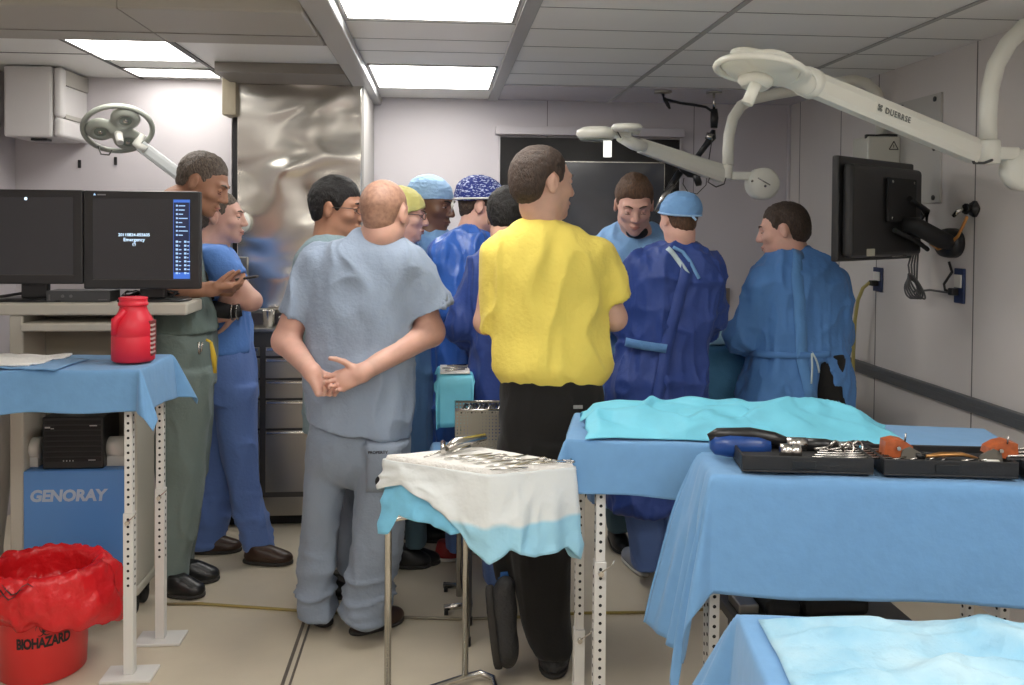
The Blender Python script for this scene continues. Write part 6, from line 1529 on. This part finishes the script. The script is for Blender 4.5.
# ---------------------------------------------------------------- man at the monitors with a phone
Y = 3.88
t = root(188, 590, Y, 'tall man in green scrubs looking down at a phone behind the monitors')
hd = Head(203, 183, Y, -2, 26, 0, 1.12); nk = A(178, 204, Y)
SL, EL, WL = A(168, 232, Y + .14), A(160, 292, Y + .12), A(216, 290, Y + .02)
SR, ER, WR = A(168, 232, Y - .14), A(158, 292, Y - .16), A(212, 289, Y - .14)
body(t, sk_c, hd, nk, [([SL, EL, WL], [.050, .040, .028]), ([SR, ER, WR], [.052, .042, .030])],
     [dict(w=WR, e=ER, wr=.029, ra=.042, d=A(247, 286, Y - .13) - WR, n=(.1, .35, .9), s=1, curl=(.35, .6, .4), thumb=(.3, .8, .6), k=.98), dict(w=WL, d=(1, -.3, .1), n=(0, -.6, .7), s=-1, curl=(.4, .5, .3))], nr=(.058, .064))
hd.face_parts(t, hr_gy, sk_c, True); hd.hair(t, hr_gy, [(-.11, -.05), (-.06, -.045), (-.04, -.03), (-.030, .012), (-.010, .030), (.006, .020), (.018, -.008), (.027, .01), (.040, .045), (.060, .062), (.10, .070)], .005, top=.003)
ph = A(247, 278, Y - .11); t2 = empty('mobile_phone', ph, 'small dark phone held up by the man in green scrubs', 'phone')
Rm = Matrix.Rotation(-.15, 3, 'Y'); MB().box(ph - V3(.045, .028, .005), ph + V3(.045, .028, .005), .004, Rm).build('body', m_black, t2); MB().box(ph - V3(.036, .024, -.0052), ph + V3(.036, .024, .0062), .0, Rm, ph).build('screen', m_dark, t2)
mb = MB(); wq = WR + V3(-.10, 0, .0); mb.lathe([(.040, -.012), (.043, -.008), (.043, .008), (.040, .012)], wq + V3(-.03, 0, 0), 24, (1, 0, .05)); mb.build('watch', m_black, t)
sh = rows(Y, [(200, 162, 190, .06), (208, 150, 194, .12), (222, 143, 196, .15), (245, 141, 198, .16), (285, 147, 203, .16), (310, 152, 213, .16), (330, 153, 217, .16)])
garment('scrub_top', t, c_gn, [sh], slv=[(SL, A(160, 276, Y + .12), .06, .06), (SR, A(158, 274, Y - .15), .062, .066)], fold=fold_s(.007, 61), h=.009)
neckline(t, hd, nk, c_blk, .068)
Yt = Y
tr = [rows(Yt, [(326, 154, 214, .15), (350, 155, 215, .155), (385, 156, 214, .15)]), rows(Yt - .09, [(370, 156, 214, .09), (450, 156, 206, .085), (520, 158, 198, .08), (560, 158, 190, .078), (580, 158, 188, .078)]), rows(Yt + .09, [(370, 160, 213, .09), (450, 164, 209, .085), (520, 170, 200, .08), (560, 172, 194, .078), (572, 172, 194, .078)])]
garment('scrub_trousers', t, c_gnp, tr, fold=[(.006, (8, 8, 3.0), 65, 1), (.003, (18, 18, 11), 67, 0)], k=.02)
shoe(t, fz(166, 597) + V3(0, .02, 0), fz(204, 597) + V3(0, -.0, 0), m_shoeb, m_sole, .044, .08); shoe(t, fz(180, 582), fz(219, 580), m_shoeb, m_sole, .044, .08)
mb = MB(); lp = A(211, 342, Y - .175); mb.tube([lp, lp + V3(.012, -.004, -.06), lp + V3(.018, -.004, -.13)], [.006, .012, .007], 8, flat=.35); mb.tube([lp + V3(-.02, 0, .01), lp], .005, 6); ln = mb.build('lanyard', mat('lanyard_yellow', (.62, .42, .03), .6), t)
mb = MB(); mb.tube([lp + V3(-.05, -.004, .0), lp + V3(-.045, -.006, -.05)], .005, 6); mb.tube([lp + V3(-.035, -.004, .0), lp + V3(-.038, -.006, -.04)], .004, 6); mb.build('keys', m_instr, t)
# ---------------------------------------------------------------- man in blue scrubs, arms crossed
Y = 4.18
t = root(232, 556, Y, 'man in blue scrubs with crossed arms beside the steel drawers')
hd = Head(221, 217, Y, 2, 2, 0, 1.06); nk = A(213, 246, Y)
SL, EL, WL = A(216, 258, Y + .16), A(244, 306, Y + .12), A(246, 296, Y - .10)
SR, ER, WR = A(216, 258, Y - .16), A(250, 303, Y - .19), A(222, 310, Y + .02)
WR = A(226, 302, Y - .19); ER = A(252, 301, Y - .19)
body(t, sk_b, hd, nk, [([SL, EL, WL], [.050, .042, .030]), ([SR, ER, WR], [.050, .043, .036])],
     [dict(w=A(236, 312, Y - .20), d=(-1, -.1, -.1), n=(0, 1, 0), s=1, curl=(.2, .3, .2))], nr=(.056, .062))
hd.face_parts(t, hr_gy, sk_b); hd.hair(t, hr_gy, SH_LINE, .003, top=.001)
sh = rows(Y, [(241, 203, 222, .06), (248, 200, 230, .13), (260, 199, 238, .19), (280, 199, 243, .19), (310, 200, 249, .17), (335, 203, 251, .17), (350, 206, 252, .17)])
garment('scrub_top', t, c_bl, [sh], slv=[(SR, A(236, 280, Y - .18), .062, .062), (SL, A(238, 285, Y + .13), .062, .06)], fold=fold_s(.007, 71), h=.009)
for nm, pa, pb, w_ in (('holster', A(207, 307, Y - .225), A(231, 312, Y - .235), .040), ('wrist_device', A(232, 312, Y - .235), A(241, 310, Y - .235), .034)):
    mb = MB(); mb.tube([pa, (pa + pb) / 2 + V3(0, -.006, 0), pb], [w_ * .9, w_, w_ * .9], 14, flat=.9); o_ = mb.build(nm, m_matblack, t)
mb = MB()
for f_ in (.2, .75): 
    q = A(231 + 9 * f_, 312, Y - .235); mb.lathe([(.036, -.003), (.038, -.002), (.038, .002), (.036, .003)], q, 20, (1, 0, 0))
mb.build('buckles', m_instr, o_)
mb = MB(); mb.tube([A(203, 262, Y - .19), A(206, 280, Y - .20), A(212, 300, Y - .21)], [.010, .012, .012], 8, flat=.3); mb.build('strap', m_matblack, t)
tr = [rows(Y, [(342, 206, 252, .16), (360, 205, 255, .165), (400, 204, 257, .155)]),
      rows(Y + .06, [(385, 204, 240, .09), (440, 203, 236, .09), (500, 195, 232, .085), (530, 190, 226, .085), (546, 188, 224, .085)]),
      rows(Y - .06, [(385, 215, 257, .09), (440, 220, 258, .09), (500, 232, 262, .085), (530, 240, 270, .08), (548, 243, 274, .08)])]
garment('scrub_trousers', t, c_blp, tr, fold=[(.007, (8, 8, 3.0), 75, 1), (.006, (6, 6, 15), 77, 1, lambda V: np.clip((.40 - V[:, 2]) * 5, 0, 1))], k=.02)
shoe(t, fz(192, 553), fz(241, 551), m_shoebr, m_sole, .044, .08); shoe(t, fz(244, 564) + V3(.0, .02, 0), fz(292, 564), m_shoebr, m_sole, .044, .08)
# ---------------------------------------------------------------- dark-haired man with glasses
def glasses(par, hd, m=None):
    mb = MB()
    for q in (-1, 1):
        mb.tube([hd.w(q * .031 + .019 * math.cos(a_), .101 - .012 * abs(math.cos(a_)) * (1 if q * math.cos(a_) > 0 else 0), .004 + .014 * math.sin(a_)) for a_ in np.linspace(0, 2 * PI, 17)[:-1]], .0016, 6, closed=True)
        mb.tube([hd.w(q * .050, .088, .008), hd.w(q * .070, .05, .008), hd.w(q * .080, -.005, .004)], .0018, 6)
    mb.tube([hd.w(-.012, .101, .006), hd.w(.012, .101, .006)], .0016, 6); return mb.build('glasses', m or m_dark, par)
def standing(u, Y, label, skin, hd, nkp, hair, top, trs, mt, mtr, mshoe, msole, arms, fold=None, facing=0, sleeves=.058, fold_amp=.008, gown=True, seed=100, h=.009, feet=None, extra_caps=(), closed=False):
    t = root(u, 600, Y, label); nk = A(*nkp)
    body(t, skin, hd, nk, [(a, [.048, .040, .028]) for a in arms]); hd.face_parts(t, hair, skin, closed)
    caps = []
    for a in arms: caps += [(a[0], a[1], sleeves + .006, sleeves), (a[1], a[2], sleeves, sleeves * .72)]
    garment('gown' if gown else 'scrub_top', t, mt, [rows(Y, top)], list(caps) + list(extra_caps), fold=fold or fold_g(fold_amp, seed), h=h)
    if trs:
        garment('scrub_trousers', t, mtr, [rows(Y, trs[0]), rows(Y, trs[1])], fold=fold_s(.005, seed + 5), k=.02)
    for (a, b) in (feet or ()): shoe(t, a, b, mshoe, msole, .044, .08)
    return t
def two_legs(ul, ur, v0, w=20, vb=None, Y=4.0):
    vf = 224 + 1.47 * 870 / Y
    return ([(v0, ul - w, ul + w, .09), (v0 + .5 * (vf - v0), ul - w * .85, ul + w * .85, .08), (vf, ul - w * .75, ul + w * .75, .08)], [(v0, ur - w, ur + w, .09), (v0 + .5 * (vf - v0), ur - w * .85, ur + w * .85, .08), (vf, ur - w * .75, ur + w * .75, .08)])
def feet_at(ul, ur, Y, dx, dy):
    out = []
    for u in (ul, ur):
        x = at(u, 500, Y).x; out.append((V3(x - dx * .11, Y - dy * .11, 0), V3(x + dx * .15, Y + dy * .15, 0)))
    return out
Y = 3.70; hd = Head(338, 209, Y, -12, 6, 0, 1.10)
t = standing(336, Y, 'black-haired man with glasses looking right, behind the shaven-headed man', sk_c, hd, (330, 243, Y), hr_bk,
    [(234, 318, 344, .06), (241, 307, 355, .10), (255, 302, 364, .12), (290, 300, 368, .125), (360, 304, 366, .13), (430, 304, 366, .13)], two_legs(322, 350, 425, 15, Y=Y), c_gg, c_gp, m_shoeb, m_sole,
    [[A(309, 262, Y), A(306, 320, Y + .02), A(318, 372, Y + .10)], [A(360, 262, Y), A(364, 320, Y), A(352, 372, Y + .1)]], gown=False, seed=110, feet=feet_at(322, 350, Y, .9, -.3), fold=fold_s(.006, 110))
hd.hair(t, hr_bk, [(-.11, -.075), (-.06, -.075), (-.04, -.050), (-.032, .005), (-.010, .020), (.006, .010), (.018, -.030), (.030, -.02), (.044, .030), (.058, .052), (.10, .056)], .011, top=.005, rough=.003); glasses(t, hd)
neckline(t, hd, A(330, 240, Y), c_gg, .066)
# ---------------------------------------------------------------- woman with yellow cap
Y = 3.99; hd = Head(403, 215, Y, -2, 6, 0, 1.02)
t = standing(404, Y, 'woman in a yellow cap and glasses partly hidden behind the shaven-headed man', sk_b, hd, (398, 244, Y), hr_br,
    [(240, 387, 411, .06), (247, 378, 420, .10), (262, 370, 428, .13), (300, 368, 432, .14), (380, 370, 436, .15), (440, 372, 437, .16), (500, 376, 434, .16)], two_legs(392, 416, 480, 13, Y=Y), c_slate, c_teal, m_shoeb, m_sole,
    [[A(378, 268, Y), A(376, 320, Y + .02), A(398, 350, Y + .15)], [A(422, 268, Y), A(428, 320, Y), A(420, 352, Y + .14)]], seed=120, feet=[(V3(-.24, 4.02, 0), V3(.0, 4.0, 0)), (fz(396, 567), fz(431, 566))])
hd.capp(t, m_capy, .045, -.05, .014, .012); glasses(t, hd); neckline(t, hd, A(398, 242, Y), m_white, .062)
# ---------------------------------------------------------------- black surgeon with light blue cap
Y = 4.32; hd = Head(432, 204, Y, -28, 12, 0, 1.14)
t = standing(430, Y, 'black man in a light blue cap and gown beside the patterned blue cap', sk_d, hd, (428, 236, Y), hr_bk,
    [(230, 414, 446, .06), (238, 404, 456, .11), (252, 397, 464, .14), (290, 395, 468, .15), (400, 396, 468, .16), (500, 396, 466, .17)], two_legs(420, 442, 480, 14, Y=Y), c_lt, c_teal, m_shoeb, m_sole,
    [[A(405, 258, Y), A(402, 310, Y + .02), A(425, 335, Y + .2)], [A(458, 258, Y), A(462, 310, Y - .02), A(450, 335, Y - .2)]], seed=130, feet=feet_at(420, 442, Y, .9, -.3))
hd.capp(t, m_capl, .042, .0, .008, .004)
mb = MB(); mb.tube([hd.w(q * .04, .075 - .03 * abs(q), -.102 + .014 * abs(q)) for q in (-1.2, -.6, 0, .6, 1.2)], [.006, .012, .014, .012, .006], 8); mb.build('beard', hr_bk, t)
# ---------------------------------------------------------------- surgeon in the patterned blue cap
Y = 3.95; hd = Head(483, 206, Y, -4, 10, 0, 1.08)
t = standing(462, Y, 'man in a white-marked navy cap and shiny royal blue gown facing right', sk_b, hd, (471, 237, Y), hr_dk,
    [(226, 459, 483, .06), (234, 444, 489, .11), (246, 431, 495, .14), (265, 425, 499, .155), (300, 426, 500, .16), (350, 432, 500, .16), (430, 434, 502, .17), (515, 436, 500, .17)], two_legs(456, 482, 490, 12, Y=Y), c_roy, c_blp, m_shoer, m_solew,
    [[A(448, 256, Y - .10), A(452, 312, Y - .14), A(488, 330, Y - .12)], [A(452, 256, Y + .10), A(470, 312, Y + .14), A(505, 330, Y + .16)]], seed=140, fold_amp=.011, feet=[(fz(436, 560), fz(471, 558)), (fz(466, 552), fz(500, 551))], h=.0085)
hd.capp(t, m_capn, .046, .004, .011, .007, name='patterned_cap'); hd.hair(t, hr_dk, [(-.11, -.06), (-.06, -.06), (-.04, -.04), (-.03, -.0), (.0, -.0), (.012, -.02), (.02, -.02), (.03, .03), (.1, .06)], .004)
mb = MB(); ring = [hd.w(.094 * math.cos(a_), -.014 + .114 * math.sin(a_), .0275 + .021 * math.sin(a_)) for a_ in np.linspace(0, 2 * PI, 33)[:-1]]; mb.tube(ring, .0045, 8, closed=True); mb.tube([hd.w(0, -.125, .006), hd.w(.01, -.128, -.02), hd.w(.0, -.124, -.045)], [.006, .008, .003], 8, flat=.4); mb.build('cap_band', m_white, t)
neckline(t, hd, A(471, 232, Y), mat('lanyard_green', (.04, .10, .06), .7), .066)
# ---------------------------------------------------------------- dark-haired person in navy gown next to the yellow shirt
Y = 3.60; hd = Head(509, 217, Y, 70, 14, 0, 1.06)
t = standing(512, Y, 'dark-haired person in a dark blue gown half hidden by the yellow T-shirt', sk_a, hd, (510, 250, Y), hr_bk,
    [(240, 498, 525, .06), (248, 484, 538, .10), (262, 474, 548, .12), (290, 470, 550, .13), (340, 471, 550, .135), (410, 471, 552, .14), (500, 474, 548, .15), (545, 478, 545, .15)], two_legs(495, 528, 520, 14, Y=Y), c_nv, c_blp, m_shoeg, m_solew,
    [[A(482, 268, Y), A(460, 326, Y + .0), A(478, 350, Y + .18)], [A(545, 268, Y), A(555, 322, Y + .02), A(540, 345, Y + .2)]], seed=150, fold_amp=.010, feet=feet_at(500, 528, Y + .03, .1, .9))
hd.hair(t, hr_bk, SH_LINE, .009, rough=.003)
# ---------------------------------------------------------------- surgeon facing us, head bowed
Y = 4.20; hd = Head(634, 205, Y - .10, -97, 24, 0, 1.12)
t = standing(632, Y, 'brown-haired surgeon in a light blue gown bowing his head towards us', sk_b, hd, (636, 232, Y - .01), hr_br,
    [(223, 620, 654, .05, .03), (230, 604, 664, .07, .03), (240, 594, 669, .10, .01), (260, 589, 673, .13), (300, 590, 674, .14), (380, 588, 676, .15), (500, 588, 676, .16)], two_legs(618, 648, 480, 15, Y=Y), c_lt, c_teal, m_shoeb, m_sole,
    [[A(601, 252, Y), A(596, 306, Y - .04), A(622, 330, Y - .22)], [A(664, 252, Y), A(668, 306, Y - .04), A(648, 330, Y - .22)]], seed=160, closed=True, feet=feet_at(618, 648, Y, .0, -1))
hd.hair(t, hr_br, [(-.11, -.07), (-.06, -.07), (-.04, -.045), (-.030, .008), (-.010, .026), (.006, .018), (.018, -.012), (.028, .0), (.042, .044), (.060, .058), (.10, .058)], .008, top=.012, rough=.003)
mb = MB(); mb.ell(A(637, 232, Y - .075), (.055, .035, .035)); mb.build('undershirt', m_matblack, t)
# ---------------------------------------------------------------- surgeon in dark blue gown seen from behind
Y = 3.72
t = root(664, 585, Y, 'surgeon in a navy blue gown and blue cap seen from behind'); hd = Head(678.5, 219, Y, 104, 6, 0, .96); nk = A(680, 249, Y)
arms = [[A(638, 268, Y), A(626, 322, Y + .03), A(650, 338, Y + .24)], [A(710, 268, Y), A(714, 318, Y + .03), A(694, 338, Y + .24)]]
body(t, sk_b, hd, nk, [(a, [.048, .040, .028]) for a in arms]); hd.face_parts(t, hr_br, sk_b)
hd.capp(t, m_capb, .045, .0, .009, .010); hd.hair(t, hr_br, [(-.11, -.075), (-.06, -.07), (-.04, -.04), (-.03, -.0), (.0, -.0), (.01, -.02), (.02, -.01), (.03, .03), (.1, .06)], .004)
mb = MB(); mb.tube([hd.w(.090 * math.cos(a_), -.014 + .110 * math.sin(a_), .0225 + .0225 * math.sin(a_)) for a_ in np.linspace(0, 2 * PI, 33)[:-1]], .0045, 8, closed=True); mb.tube([hd.w(0, -.123, -.002), hd.w(.014, -.130, -.02)], .005, 8); mb.build('cap_band', m_capl, t)
top = [(244, 664, 697, .06), (252, 646, 707, .10), (264, 633, 716, .125), (285, 627, 720, .135), (315, 626, 716, .14), (345, 620, 709, .14), (375, 611, 706, .16), (410, 607, 706, .17), (470, 607, 704, .18), (505, 609, 702, .18)]
def notch(sd): sd.cap(A(652, 372, Y - .19), A(650, 430, Y - .20), .004, .03, .004, 'sub')
g_ = garment('gown', t, c_nv, [rows(Y, top)], [(arms[0][0], arms[0][1], .066, .062), (arms[0][1], arms[0][2], .062, .045), (arms[1][0], arms[1][1], .066, .062), (arms[1][1], arms[1][2], .062, .045)], fold=[(.011, (9, 9, 1.8), 171, 1), (.005, (20, 20, 5), 173, 1), (.008, (5, 5, 7), 175, 1)], h=.008, post=notch)
def wrap(par, secs, z, m, a0, a1, hw, name, off=.012, n=30, dz=0, e=2.4):
    """flat band laid round the garment at height z from angle a0 to a1 (0 = +x, -90 = towards the near end)"""
    S_ = np.array(sorted(secs)); P = np.zeros((n, 3, 3))
    for i in range(n):
        a_ = math.radians(a0 + (a1 - a0) * i / (n - 1)); zz = z + dz * i / (n - 1)
        g = lambda j, q: float(np.interp(q, S_[:, 0], S_[:, j]))
        for j in range(3):
            q = zz + hw * (j - 1); W, D = g(3, q) + off, g(4, q) + off; c_, s_ = math.cos(a_), math.sin(a_)
            r = (abs(c_ / W) ** e + abs(s_ / D) ** e) ** (-1 / e)
            P[i, j] = (g(1, q) + r * c_, g(2, q) + r * s_, q)
    return grid_mesh(name, P, m, par, .004)
SN = Snap(g_); S11 = rows(Y, top); wz = A(640, 346, Y - .14)[2]
m_belt = cloth('belt_blue', (.10, .24, .50), .2)
wrap(t, S11, wz + .01, m_belt, -158, -102, .018, 'belt', .016, dz=-.02)
def ribbon(par, pts, w, m, name, nrm=(0, -1, 0), th=.003, sn=None):
    mb = MB(); P = []; pts = [np.array(p) for p in pts]
    if sn:
        fine = []
        for a_, b_ in zip(pts, pts[1:]):
            for q in range(4): fine.append(a_ + (b_ - a_) * q / 4)
        fine.append(pts[-1]); pts = []
        for p in fine:
            y_ = sn.y(p[0], p[2], 1.0, p[1]); pts.append(np.array((p[0], min(y_, p[1] + .05) - .006, p[2])))
    for i, p in enumerate(pts):
        d = pts[min(i + 1, len(pts) - 1)] - pts[max(i - 1, 0)]; d /= np.linalg.norm(d); s = np.cross(d, nrm); s /= np.linalg.norm(s); P.append([p - s * w / 2, p, p + s * w / 2])
    mb.bm.free(); return grid_mesh(name, np.array(P), m, par, th)
m_tie = mat('tie_pale', (.50, .62, .66), .8)
ribbon(t, [A(667, 248, Y - .085), A(676, 256, Y - .125), A(684, 266, Y - .150), A(690, 275, Y - .160)], .020, m_tie, 'neck_tie', sn=SN)
ribbon(t, [A(672, 247, Y - .085), A(684, 252, Y - .12), A(692, 261, Y - .148), A(701, 279, Y - .160)], .014, m_capb, 'neck_tie', sn=SN)
# overlapping back panel of the gown: a long flap edge
ribbon(t, [A(690, 262, Y - .143), A(680, 300, Y - .158), A(668, 345, Y - .160), A(658, 400, Y - .185), A(655, 440, Y - .195)], .05, c_nv, 'gown_flap', sn=SN)
neckline(t, hd, A(680, 245, Y), m_tie, .064)
garment('scrub_trousers', t, c_blp, [rows(Y + .02, [(495, 622, 660, .10), (530, 628, 662, .08), (566, 632, 658, .075)]), rows(Y, [(495, 660, 698, .10), (540, 664, 694, .08), (568, 666, 690, .075)])], fold=fold_s(.006, 177), k=.02)
shoe(t, fz(645, 577), fz(638, 577) + V3(0, .24, 0), m_shoeg, m_solew, .044, .08); shoe(t, V3(at(680, 580, Y).x, Y - .04, 0), V3(at(682, 580, Y).x, Y + .22, 0), m_shoeg, m_solew, .044, .08)
# ---------------------------------------------------------------- surgeon on the right
Y = 3.86
t = root(800, 575, Y, 'dark-haired surgeon at the right in a mid-blue gown with the back hanging open'); hd = Head(783, 230, Y, 152, 10, 0, 1.07); nk = A(792, 253, Y)
arms = [[A(764, 284, Y - .05), A(741, 337, Y + .02), A(762, 352, Y + .22)], [A(832, 280, Y + .02), A(838, 335, Y + .05), A(800, 350, Y + .25)]]
body(t, sk_b, hd, nk, [(a, [.050, .042, .028]) for a in arms]); hd.face_parts(t, hr_dk, sk_b)
hd.hair(t, hr_dk, [(-.11, -.085), (-.06, -.08), (-.04, -.050), (-.032, .008), (-.010, .026), (.006, .018), (.018, -.018), (.027, -.0), (.040, .040), (.060, .058), (.10, .064)], .009, back=.002)
top = [(247, 783, 804, .06), (255, 770, 822, .10), (268, 757, 836, .13), (288, 750, 845, .14), (320, 752, 846, .145), (350, 753, 843, .145), (375, 746, 847, .16), (405, 738, 851, .17), (460, 736, 852, .18), (520, 740, 850, .18)]
def slit(sd): sd.cap(A(825, 366, Y - .15), A(830, 480, Y - .15), .034, .085, .004, 'sub')
g12 = garment('gown', t, c_md, [rows(Y, top)], [(arms[0][0], arms[0][1], .072, .068), (arms[0][1], arms[0][2], .068, .048), (arms[1][0], arms[1][1], .070, .064), (arms[1][1], arms[1][2], .064, .045)], fold=[(.011, (9, 9, 1.7), 181, 1), (.005, (20, 20, 5), 183, 1), (.006, (5, 5, 7), 185, 1)], h=.008, post=slit)
garment('trousers', t, c_blk, [rows(Y - .045, [(352, 806, 842, .10), (400, 806, 844, .105), (470, 808, 842, .10), (555, 812, 838, .08)]), rows(Y, [(400, 758, 796, .1), (470, 760, 794, .10), (555, 764, 790, .08)])], fold=fold_s(.005, 187), k=.02)
SN = Snap(g12); S12 = rows(Y, top); wrap(t, S12, A(800, 356, Y - .14)[2], c_md, -178, -62, .014, 'belt', .016, dz=.01)
ribbon(t, [A(797, 250, Y - .075), A(797, 275, Y - .150), A(800, 310, Y - .162), A(802, 345, Y - .164), A(804, 362, Y - .172), A(812, 400, Y - .182)], .052, cloth('gown_edge', (.10, .26, .56), .2), 'gown_flap', sn=SN)
ribbon(t, [A(812, 352, Y - .165), A(818, 362, Y - .172), A(822, 374, Y - .18)], .008, m_tie, 'belt_tie', sn=SN); ribbon(t, [A(812, 352, Y - .165), A(813, 366, Y - .178), A(812, 384, Y - .182)], .008, m_tie, 'belt_tie', sn=SN)
neckline(t, hd, A(793, 250, Y), m_white, .066)
for hx in (777, 825): x = at(hx, 500, Y).x; shoe(t, V3(x, Y - .08, 0), V3(x - .05, Y + .17, 0), m_shoeb, m_sole, .044, .08)
